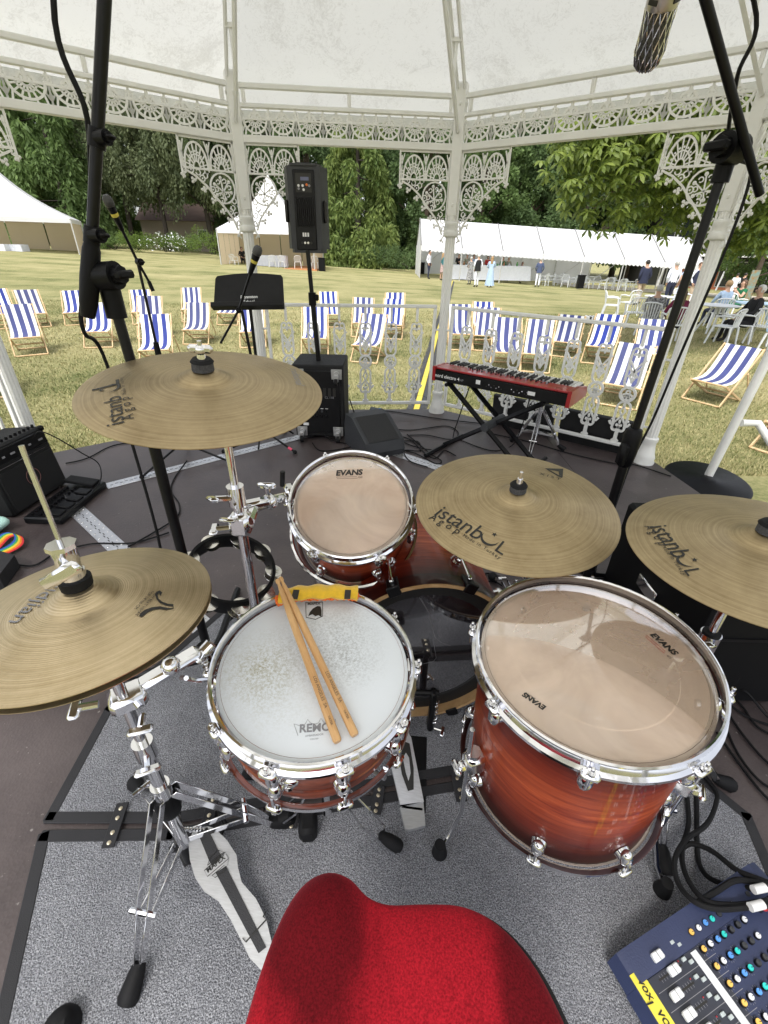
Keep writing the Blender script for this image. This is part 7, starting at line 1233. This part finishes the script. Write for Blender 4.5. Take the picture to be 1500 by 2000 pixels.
# shrubs
def shrub(label, px, py, Y, r, lm, seed, n=2600, flowers=False, size=.11):
    q = atY(px, py, Y); T = thing('shrub', label, 'shrub', q, group=None); rr = random.Random(seed); rng = np.random.default_rng(seed); bl = [(rr.uniform(-r, r), rr.uniform(-r * .6, r * .6), r * rr.uniform(.15, .75), r * rr.uniform(.3, .45)) for _ in range(14)]; V, tint = cloud(bl, n, size, .2, rng, .55, .4); o = bpy.data.objects.new('foliage', tri_mesh('foliage', V, 4, LM[lm], tint)); COL.objects.link(o); o.parent = T; o['kind'] = 'stuff'
    mb = MB(); [mb.tube([(0, 0, -.1), (b[0] * .5, b[1] * .5, b[2] * .5), b[:3]], .02, 4) for b in bl[::3]]; mb.build('stem', BARKD, T)
    if flowers:
        V, tint = cloud(bl, 260, .13, .0, rng, .9, .95); o = bpy.data.objects.new('blossom', tri_mesh('blossom', V, 4, PLAST)); COL.objects.link(o); o.parent = T; o['kind'] = 'stuff'
for lb, px, py, Y, r, lm, sd, fl in (('low shrub covered in white blossom below the birches', 322, 490, 47, 1.4, 'bush', 2, True), ('low green shrub left of the white blossom', 268, 488, 47, 1.5, 'bush', 3, False), ('dark low shrub beside the tall boom stand', 225, 486, 48, 1.4, 'mid', 4, False), ('bright green bush left of the small pagoda tent', 420, 492, 45, 1.7, 'bush', 5, False), ('dark hedge plant right of the small tent', 655, 508, 47, 1.6, 'dark', 6, False), ('dark undergrowth below the yellowish conifer', 740, 514, 46, 1.5, 'dark', 7, False), ('dark undergrowth left of the marquee end', 800, 522, 45, 1.7, 'dark', 8, False), ('dark undergrowth below the birch trunks', 372, 486, 50, 1.5, 'mid', 9, False)): shrub(lb, px, py, Y, r, lm, sd, flowers=fl)
# brick house behind the birches
m, t, p, o = nodes('red_brick'); tc = nd(t, 'ShaderNodeTexCoord'); br = nd(t, 'ShaderNodeTexBrick', Scale=5); br.inputs['Color1'].default_value = (.42, .12, .055, 1); br.inputs['Color2'].default_value = (.50, .17, .08, 1); br.inputs['Mortar'].default_value = (.4, .34, .28, 1); t.links.new(tc.outputs['Object'], br.inputs[0]); t.links.new(br.outputs[0], p.inputs['Base Color']); p.inputs['Roughness'].default_value = .9; BRICK = m
c = atY(350, 450, 60); zb = terrain(c.x, 60) - .2; T = thing('brick_house', 'red brick house glimpsed between the birch trunks', 'house', (c.x, 62, zb)); MB().box((0, 0, 1.5), (8, 5, 3.0)).build('wall', BRICK, T)
mb = MB(); mb.add([(-4.4, -2.9, 3.0), (4.4, -2.9, 3.0), (4.4, 2.9, 3.0), (-4.4, 2.9, 3.0), (-4.4, 0, 4.8), (4.4, 0, 4.8)], [(0, 1, 5, 4), (2, 3, 4, 5), (3, 0, 4), (1, 2, 5), (3, 2, 1, 0)]); mb.build('roof', mat('roof_tile', (.09, .06, .05), .9), T)
for x in (2.8,): w_ = MB().box((x, -2.53, 1.7), (1.1, .08, 1.1)).build('window', WHITE, T); MB().box((x, -2.58, 1.7), (.9, .03, .9)).build('pane', mat('dark_glass', (.02, .025, .03), .08), w_)
# modern building at the right
c = atY(1500, 470, 52); zb = -2.2; T = thing('modern_building', 'dark two storey glass building with balcony at the right', 'building', (c.x, 55, zb)); DKT = mat('dark_timber', (.03, .028, .027), .7, var=.3, vs=3, stretch=(1, 1, 6)); GLS = mat('dark_glass', (.02, .025, .03), .08)
MB().box((0, 0, 3.4), (22, 6, 6.8)).build('wall', DKT, T); MB().box((-.3, -.6, 7.1), (23.5, 8.4, .35)).build('roof', WHITE, T); MB().box((-.3, -3.9, 3.25), (22.5, 1.8, .22)).build('balcony_floor', WHITE, T); MB().box((-5, -3.03, 1.4), (7, .06, 2.6)).build('brick_panel', BRICK, T)
for i in range(12):
    x = -10 + i * 1.75
    for z in (1.6, 5.2): f_ = MB().box((x, -3.04, z), (1.5, .1, 2.3)).build('window', POLE, T); MB().box((x, -3.1, z), (1.36, .04, 2.15)).build('pane', GLS, f_)
for k in range(5): MB().box((-.3, -4.76, 3.55 + k * .22), (22.5, .03, .03)).build('balcony_rail', POLE, T)
for i in range(8): MB().tube([(-10.5 + i * 3, -4.7, 0), (-9.2 + i * 3, -4.2, 7.0)], .09, 6).build('raking_strut', POLE, T)
# horse chestnut: near boughs with large hand-shaped leaves
CH = thing('horse_chestnut', 'bright green horse chestnut with large drooping leaves at the right', 'tree', (10.2, 12.0, terrain(10.2, 12))); rr = random.Random(3); mb = MB(); mb.tube([(10.2, 12, -.9), (10.1, 11.9, 2), (9.7, 11.6, 4.5), (9.0, 11.2, 7)], [.38, .3, .22, .12], 10); mb.build('trunk', BARK, CH, world=True)
CB = [(1165, 300, 9.6, .8), (1135, 270, 9.4, .55), (1250, 270, 10, 1.0), (1195, 375, 9.8, .55), (1290, 355, 10.4, .7), (1370, 310, 10.2, 1.1), (1460, 290, 10.2, 1.2), (1430, 400, 10.8, .8), (1230, 190, 10, 1.0), (1360, 180, 10, 1.2), (1480, 170, 10, 1.2), (1150, 230, 9.8, .6), (1500, 400, 10.5, .8), (1560, 330, 10.5, 1.2), (1600, 200, 11, 1.5), (1420, 60, 10.5, 1.6), (1260, 60, 10.5, 1.4), (1560, 40, 11, 1.8), (1400, 350, 11.4, 1.0), (1300, 300, 11.4, 1.0)]
cb = [(atY(a, b, Y), r_) for a, b, Y, r_ in CB]
for c, r_ in cb: j = Vector((9.6, 11.5, max(3.2, c.z + .8))); MB().tube([j, j.lerp(c, .55) + Vector((0, 0, .5)), c], [.07, .045, .015], 6).build('bough', BARK, CH, world=True)
def leaf_geo(L, rr):
    """five to seven drooping leaflets round one point, in local axes (stem towards +z)"""
    vs, fs = [], []; n = rr.choice((5, 6, 7))
    for k in range(n):
        a = math.radians(-120 + 240 * k / (n - 1)); l = L * (1 - .25 * abs(k - (n - 1) / 2) / 3); d = Vector((math.cos(a), math.sin(a), 0)); s = Vector((-d.y, d.x, 0)); b = len(vs); w_ = l * .19
        vs += [(0, 0, 0), tuple(d * l * .4 + s * w_ * .7 + Vector((0, 0, -.03 * l))), tuple(d * l * .72 + s * w_ + Vector((0, 0, -.22 * l))), tuple(d * l + Vector((0, 0, -.5 * l))), tuple(d * l * .72 - s * w_ + Vector((0, 0, -.22 * l))), tuple(d * l * .4 - s * w_ * .7 + Vector((0, 0, -.03 * l))), tuple(d * l * .55 + Vector((0, 0, -.05 * l)))]
        fs += [(b, b + 6, b + 1), (b + 1, b + 6, b + 2), (b + 2, b + 6, b + 3), (b, b + 5, b + 6), (b + 5, b + 4, b + 6), (b + 4, b + 3, b + 6)]
    return vs, fs
m, t, p, o = nodes('chestnut_leaf'); oi = nd(t, 'ShaderNodeNewGeometry'); r = nd(t, 'ShaderNodeValToRGB'); r.color_ramp.elements[0].color = (.10, .16, .03, 1); r.color_ramp.elements[1].color = (.27, .34, .07, 1); t.links.new(oi.outputs['Random Per Island'], r.inputs[0]); t.links.new(r.outputs[0], p.inputs['Base Color']); p.inputs['Roughness'].default_value = .45; tr = nd(t, 'ShaderNodeBsdfTranslucent'); t.links.new(r.outputs[0], tr.inputs[0]); ms = nd(t, 'ShaderNodeMixShader'); ms.inputs[0].default_value = .5; t.links.new(p.outputs[0], ms.inputs[1]); t.links.new(tr.outputs[0], ms.inputs[2]); t.links.new(ms.outputs[0], o.inputs[0]); CHL = m
LV = []
for s_ in range(6):
    rq = random.Random(s_); vs, fs = leaf_geo(.165, rq); mb = MB(); mb.add(vs, fs); LV.append((mb.mesh('leaf', CHL, smooth=False), vs, fs))
bulk = MB(); cnt = 0; wts = [r_ * r_ for c, r_ in cb]; spots = []
for i in range(5600):
    c, r_ = rr.choices(cb, wts)[0]; d = Vector((rr.gauss(0, 1), rr.gauss(0, 1), rr.gauss(0, 1))).normalized(); q = c + d * r_ * rr.uniform(.55, 1.1); q.z -= .12 * rr.random(); out = (q - Vector((9.6, 11.5, q.z + .6))).normalized(); spots.append((q, out, rr.uniform(0, 6.3), rr.uniform(.75, 1.25), rr.randrange(6)))
spots.sort(key=lambda s: s[0].y); IV = ROOTM[CH.name].inverted(); bgh = [o for o in CH.children if o.name.startswith('bough')][0]
for i, (q, out, a, s, k) in enumerate(spots):
    M = frame(q, (out.x * .5 + rr.gauss(0, .25), out.y * .5 - .25 + rr.gauss(0, .25), 1), (math.cos(a), math.sin(a), 0)) @ Matrix.Scale(s, 4)
    if i < 300: o = bpy.data.objects.new('leaf', LV[k][0]); COL.objects.link(o); o.parent = CH; o.matrix_local = IV @ M
    else: bulk.add(LV[k][1], LV[k][2], M)
bulk.build('foliage', CHL, CH, world=True, smooth=False, kind='stuff')
# ------------------------------------------------------------------ people
SKIN = mat('skin', (.52, .32, .23), .55, var=.08, vs=20); HAIRS = {'brown': mat('hair_brown', (.10, .055, .03), .6, var=.4, vs=40, stretch=(8, 8, 1)), 'dark': mat('hair_dark', (.02, .016, .014), .6, var=.3, vs=40), 'grey': mat('hair_grey', (.42, .41, .39), .7, var=.25, vs=40), 'white': mat('hair_white', (.62, .61, .59), .7, var=.15, vs=40), 'fair': mat('hair_fair', (.34, .22, .11), .6, var=.3, vs=40)}
CL = {}
def cloth(name, c, c2=None, vs=14, var=.15): 
    if name not in CL: CL[name] = mat('cloth_' + name, c, .9, var=var, vs=vs, bump=.3, bs=60, col2=c2, detail=3)
    return CL[name]
NV, WH, DK, LB, BE = cloth('navy', (.02, .025, .055)), cloth('white', (.70, .71, .73), var=.06), cloth('black', (.012, .012, .014)), cloth('lightblue', (.38, .50, .66)), cloth('beige', (.42, .33, .24)); BJ = cloth('bluejacket', (.06, .08, .15)); FB = cloth('floralblack', (.012, .012, .015), (.5, .5, .5), 22); MAR = cloth('maroon', (.15, .015, .05)); GRN = cloth('green', (.01, .14, .06)); TEAL = cloth('teal', (.03, .14, .16)); REDC = cloth('red', (.4, .03, .03)); FLO = cloth('floral', (.3, .1, .12), (.6, .55, .5), 25); DB = cloth('dressblue', (.30, .42, .68), (.55, .62, .8), 18); PAT = cloth('pattern', (.45, .4, .35), (.15, .2, .12), 22); SHOE = cloth('shoe', (.02, .018, .016))
HANDM = MB(); HANDM.box((0, 0, -.045), (.03, .075, .09), ch=.011)
for k, (y, l) in enumerate(((-.03, .065), (-.01, .078), (.011, .072), (.03, .056))): HANDM.tube([(0, y, -.085), (.006, y, -.085 - l * .5), (.018, y, -.085 - l)], [.0095, .0088, .007], 6)
HANDM.tube([(.0, -.032, -.03), (.012, -.055, -.055), (.02, -.062, -.085)], [.0115, .0105, .008], 6); HAND = HANDM.mesh('hand', SKIN)
pending = []
def person(label, base, face, h=1.75, pose='stand', top=WH, bottom=NV, hair='dark', long=False, skirt=None, sleeves=True, arms=None, build=1.0, group=None, lean=0, jacket=None, bald=False):
    """base = point on the ground (or under the seat); face = heading in degrees, 0 looks to -Y (towards the stage)"""
    base = Vector(base); T = thing('person', label, 'person', M=Matrix.Translation(base) @ Matrix.Rotation(math.radians(face), 4, 'Z') @ Matrix.Scale(h / 1.75, 4), group=group); b = build
    if pose == 'sit': dz = -.47; hipz = .90 + dz
    else: dz = 0
    J = dict(pel=(0, 0, .96 + dz), sp=(0, .0 + lean * .3, 1.12 + dz), ch=(0, .005 + lean, 1.33 + dz), nk=(0, .01 + lean * 1.1, 1.485 + dz), hb=(0, -.005 + lean * 1.1, 1.55 + dz), hd=(0, -.015 + lean * 1.1, 1.64 + dz), ht=(0, -.005 + lean * 1.1, 1.715 + dz)); Rr = dict(pel=(.155 * b, .115 * b), sp=(.14 * b, .105 * b), ch=(.165 * b, .115 * b), nk=(.055, .055), hb=(.062, .07), hd=(.078, .095), ht=(.055, .062)); E = [('pel', 'sp'), ('sp', 'ch'), ('ch', 'nk'), ('nk', 'hb'), ('hb', 'hd'), ('hd', 'ht')]
    ap = arms or {}
    for sg, s in ((-1, 'l'), (1, 'r')):
        el, wr = ap.get(s, ((.24, .03, 1.14), (.25, -.06, .90))); J['sh' + s] = (sg * .175 * b, .005 + lean, 1.42 + dz); J['el' + s] = (sg * el[0], el[1] + lean, el[2] + dz); J['wr' + s] = (sg * wr[0], wr[1] + lean, wr[2] + dz); Rr['sh' + s] = (.062 * b,) * 2; Rr['el' + s] = (.046 * b,) * 2; Rr['wr' + s] = (.031,) * 2; E += [('ch', 'sh' + s), ('sh' + s, 'el' + s), ('el' + s, 'wr' + s)]
        J['hp' + s] = (sg * .09, 0, .88 + dz); Rr['hp' + s] = (.095 * b,) * 2; Rr['kn' + s] = (.062,) * 2; Rr['an' + s] = (.042,) * 2; Rr['to' + s] = (.038, .03)
        if pose == 'sit': J['kn' + s] = (sg * .11, -.42, .46); J['an' + s] = (sg * .11, -.44, .08); J['to' + s] = (sg * .12, -.6, .035)
        else: st = .05 * sg; J['kn' + s] = (sg * .1, -.01 + st, .5); J['an' + s] = (sg * .1, .03 + st, .08); J['to' + s] = (sg * .115, -.13 + st, .035)
        E += [('pel', 'hp' + s), ('hp' + s, 'kn' + s), ('kn' + s, 'an' + s), ('an' + s, 'to' + s)]
    bm = bmesh.new(); ly_ = bm.verts.layers.skin.verify(); vv = {}
    for k, c in J.items(): v = bm.verts.new(c); v[ly_].radius = Rr[k]; v[ly_].use_root = (k == 'pel'); vv[k] = v
    for a, c in E: bm.edges.new((vv[a], vv[c]))
    me = bpy.data.meshes.new('sk'); bm.to_mesh(me); bm.free(); o = bpy.data.objects.new('body', me); COL.objects.link(o); sk = o.modifiers.new('s', 'SKIN'); sk.use_smooth_shade = True; sb = o.modifiers.new('u', 'SUBSURF'); sb.levels = 2; sb.render_levels = 2
    pending.append((o, T, J, E, top, bottom, sleeves, skirt, pose))
    hd = Vector(J['hd']); hm = MB(); hm.ball(hd + Vector((0, .012, .022)), .107, 14, (.83, .97, .93)); hm.v = [(x, y, z) if not (y < hd.y - .045 and z < hd.z + .045) else (x, hd.y - .02, z) for x, y, z in hm.v]
    hm.v = [(x, y, max(z, hd.z - (.06 if not long else .07))) for x, y, z in hm.v]
    if long: hm.prism([(-.095, hd.y + .02), (-.07, hd.y + .1), (0, hd.y + .125), (.07, hd.y + .1), (.095, hd.y + .02), (.06, hd.y + .0), (-.06, hd.y + .0)], hd.z - .30, hd.z + .03)
    hm.build('hair', HAIRS[hair], T, ang=70)
    fm = MB(); fm.tube([(0, hd.y - .092, hd.z + .01), (0, hd.y - .112, hd.z - .022), (0, hd.y - .094, hd.z - .032)], [.009, .013, .009], 6)
    for sg in (-1, 1): fm.ball((sg * .082, hd.y + .01, hd.z - .01), .025, 6, (.35, .7, 1))
    fm.build('nose_and_ears', SKIN, T)
    em = MB(); [em.ball((sg * .03, hd.y - .089, hd.z + .012), .009, 6, (1.2, .5, .7)) for sg in (-1, 1)]; em.build('eyes', SHOE, T); MB().box((0, hd.y - .09, hd.z - .055), (.042, .008, .009), ch=.003).build('mouth', mat('lips', (.38, .14, .12), .5), T)
    for sg, s in ((-1, 'l'), (1, 'r')):
        w_, e_ = Vector(J['wr' + s]), Vector(J['el' + s]); d = (w_ - e_).normalized(); o = bpy.data.objects.new('hand', HAND); COL.objects.link(o); o.parent = T; o.matrix_local = frame(w_, -d, (-sg, 0, 0)) @ Matrix.Diagonal((1, 1, 1, 1))
    if skirt:
        m_, hem, wdt = skirt; sk_ = MB(); n = 28; rows = []
        zt_ = 1.12 + dz
        for j in range(7):
            t_ = j / 6; z = zt_ + (hem - zt_) * t_; rx = .135 * b + (wdt - .135 * b) * t_ ** .8; rows.append([(math.cos(2 * PI * i / n) * rx * (1 + .06 * t_ * math.sin(i * 2.6)), math.sin(2 * PI * i / n) * rx * .8 * (1 + .06 * t_ * math.sin(i * 2.6)) - (0 if pose == 'stand' else .12 * t_), z) for i in range(n)])
        for rw in rows: sk_.v += rw
        sk_.f = [(j * n + i, j * n + (i + 1) % n, (j + 1) * n + (i + 1) % n, (j + 1) * n + i) for j in range(6) for i in range(n)]; sk_.mi = [0] * len(sk_.f); sk_.build('skirt', m_, T)
    if jacket:
        jk = MB(); n = 24; prof = ((1.44, .155, .10), (1.36, .20, .135), (1.2, .175, .13), (1.05, .175, .14), (.86, .195, .155))
        for z, rx, ry in prof: jk.v += [(math.cos(2 * PI * i / n) * rx * b, math.sin(2 * PI * i / n) * ry * b + lean, z + dz) for i in range(n)]
        jk.f = [(j * n + i, j * n + (i + 1) % n, (j + 1) * n + (i + 1) % n, (j + 1) * n + i) for j in range(len(prof) - 1) for i in range(n)]; jk.mi = [0] * len(jk.f); jk.build('jacket', jacket, T)
    return T
HIP = {'l': ((.27, .02, 1.16), (.17, -.12, 1.0)), 'r': ((.27, .02, 1.16), (.17, -.12, 1.0))}; FOLD = {'l': ((.25, -.08, 1.16), (.06, -.26, 1.18)), 'r': ((.25, -.06, 1.14), (.10, -.24, 1.10))}; POCK = {'l': ((.26, .06, 1.15), (.2, -.04, .95)), 'r': ((.26, .06, 1.15), (.2, -.04, .95))}; BACK = {'l': ((.25, .1, 1.14), (.08, .17, 1.0)), 'r': ((.25, .1, 1.14), (.08, .17, 1.0))}; LAP = {'l': ((.25, -.1, 1.18), (.1, -.32, 1.08)), 'r': ((.25, -.1, 1.18), (.12, -.3, 1.06))}; CLASP = {'l': ((.22, -.16, 1.2), (.05, -.26, 1.42)), 'r': ((.22, -.16, 1.2), (.05, -.27, 1.4))}
def g3(px, Y): q = atY(px, 550, Y); return Vector((q.x, Y, terrain(q.x, Y)))
person('man in white shirt and dark trousers at the left end of the marquee', g3(836, 36.5), 60, 1.8, top=WH, bottom=NV, hair='dark', arms=POCK)
person('woman in teal top and pink skirt behind the centre column', g3(862, 35.8), 100, 1.68, top=TEAL, bottom=FLO, hair='fair', long=True, skirt=(FLO, .55, .2))
for px, Y, tp, hr, lg, lb in ((892, 40.2, DK, 'dark', False, 'person in black behind the buffet table at its left end'), (908, 40, PAT, 'brown', False, 'person in patterned top behind the left half of the buffet'), (921, 40.3, LB, 'brown', True, 'person in pale top behind the buffet left of the man in dark jacket'), (948, 40.2, REDC, 'dark', True, 'woman in red behind the buffet table'), (977, 40.0, GRN, 'brown', True, 'woman in green top behind the buffet table'), (988, 40.3, PAT, 'fair', False, 'person in yellowish top behind the right end of the buffet')): person(lb, g3(px, Y), 5, 1.68, top=tp, bottom=DK, hair=hr, long=lg, arms=FOLD)
person('man in dark jacket and white trousers standing before the buffet', gnd(929, 561), 195, 1.78, top=WH, bottom=WH, hair='white', jacket=DK, arms=POCK)
person('woman in long pale blue dress standing before the buffet', gnd(955, 561), 165, 1.7, top=LB, bottom=LB, hair='fair', long=True, skirt=(LB, .1, .3), arms=FOLD)
person('woman in black floral dress left of the man in dark jacket', gnd(916, 556), 200, 1.6, top=FB, bottom=FB, hair='grey', skirt=(FB, .3, .26), arms=FOLD)
person('girl in floral dress at the right end of the buffet', gnd(1015, 553), 60, 1.45, top=FLO, bottom=FLO, hair='brown', long=True, skirt=(FLO, .6, .24), sleeves=False, arms=FOLD)
person('man in blue jacket and white trousers seen from behind near the marquee', gnd(1048, 561), 170, 1.8, top=BJ, bottom=WH, hair='grey', jacket=BJ, arms=POCK)
person('man in navy suit jacket seen from behind at the marquee end', gnd(1243, 596), 190, 1.8, top=NV, bottom=BE, hair='dark', jacket=NV, arms=POCK, build=1.1)
person('man in white shirt and dark trousers seen from behind in the right group', gnd(1297, 602), 180, 1.78, top=WH, bottom=NV, hair='grey', arms=POCK, build=1.08)
person('woman in long blue strapless dress in the right group', gnd(1318, 608), 200, 1.68, top=DB, bottom=DB, hair='brown', long=True, skirt=(DB, .05, .3), sleeves=False, arms=HIP)
person('bearded man in dark jacket behind the woman in blue', gnd(1342, 600), 20, 1.8, top=WH, bottom=BE, hair='brown', jacket=NV, arms=POCK)
def sit(px, py, *a, **k): q = gnd(px, py); return person(a[0], q, a[1], pose='sit', **k)
sit(1262, 655, 'grey haired woman in black floral top seated at the white table', 165, h=1.66, top=FB, bottom=FB, hair='grey', arms=LAP, build=1.1)
sit(1304, 668, 'woman with long brown hair in maroon top seated behind the railing', 175, h=1.66, top=MAR, bottom=DK, hair='brown', long=True, arms=LAP)
sit(1394, 640, 'man in light blue shirt seated with his back turned', 190, h=1.75, top=LB, bottom=NV, hair='fair', arms=LAP)
sit(1428, 622, 'woman in green dress with long brown hair, hands clasped at her chin', -80, h=1.68, top=GRN, bottom=GRN, hair='brown', long=True, sleeves=False, arms=CLASP, skirt=(GRN, .5, .28))
sit(1442, 668, 'white haired man in black suit leaning back in a plastic chair', -95, h=1.78, top=DK, bottom=DK, hair='white', arms=LAP, jacket=DK, lean=.06)
person('woman in long white dress near the modern building', g3(1437, 33), 150, 1.7, top=WH, bottom=WH, hair='dark', skirt=(WH, .2, .26), arms=FOLD); person('person in black walking near the modern building', g3(1452, 33.4), 100, 1.75, top=DK, bottom=DK, hair='dark')
person('person in dark top seated inside the small pagoda tent', Vector((atY(473, 500, 40.6).x, 40.6, zM)), 20, pose='sit', top=DK, bottom=DK, hair='dark', arms=LAP)
tag(MB().box(g3(1470, 34) + Vector((0, 0, 1.0)), (.55, .05, 1.9), ch=.01).build('banner_sign', mat('orange_banner', (.6, .3, .06), .7, var=.5, vs=4, col2=(.15, .3, .3))), 'orange banner standing near the modern building', 'banner')
# grow all bodies at once, then dress them face by face
dg = bpy.context.evaluated_depsgraph_get()
baked = [(bpy.data.meshes.new_from_object(p_[0].evaluated_get(dg)), p_) for p_ in pending]
for me, (o, T, J, E, top, bottom, sleeves, skirt, pose) in baked:
    old = o.data; o.modifiers.clear(); o.data = me; o.parent = T; me.materials.clear()
    for m_ in (SKIN, top, bottom, SHOE): me.materials.append(m_)
    mi = []
    for pl in me.polygons:
        c = pl.center; best = None
        for a, b_ in E:
            A, B = Vector(J[a]), Vector(J[b_]); d = B - A; t_ = max(0, min(1, (c - A).dot(d) / d.length_squared)); q = (c - (A + d * t_)).length - .05 * (a in ('pel', 'sp', 'ch'))
            if best is None or q < best[0]: best = (q, a, b_, t_)
        _, a, b_, t_ = best
        if b_ in ('hb', 'hd', 'ht') or (b_ == 'nk' and t_ > .62): k = 0
        elif b_[:2] in ('el', 'wr'): k = 1 if sleeves and not (b_[:2] == 'wr' and t_ > .93) else 0
        elif b_ in ('sp', 'nk') or b_[:2] in ('sh',) or b_ == 'ch': k = 1 if not (b_ == 'sp' and t_ < .25) else 2
        elif b_[:2] == 'to': k = 3
        elif b_[:2] == 'an' and t_ > .9: k = 3
        else: k = 2
        if skirt and pose == 'stand' and k == 2 and skirt[1] > .4 and b_[:2] == 'an': k = 0
        mi.append(k)
    me.polygons.foreach_set('material_index', mi); me.shade_smooth(); me.name = 'body'; bpy.data.meshes.remove(old)
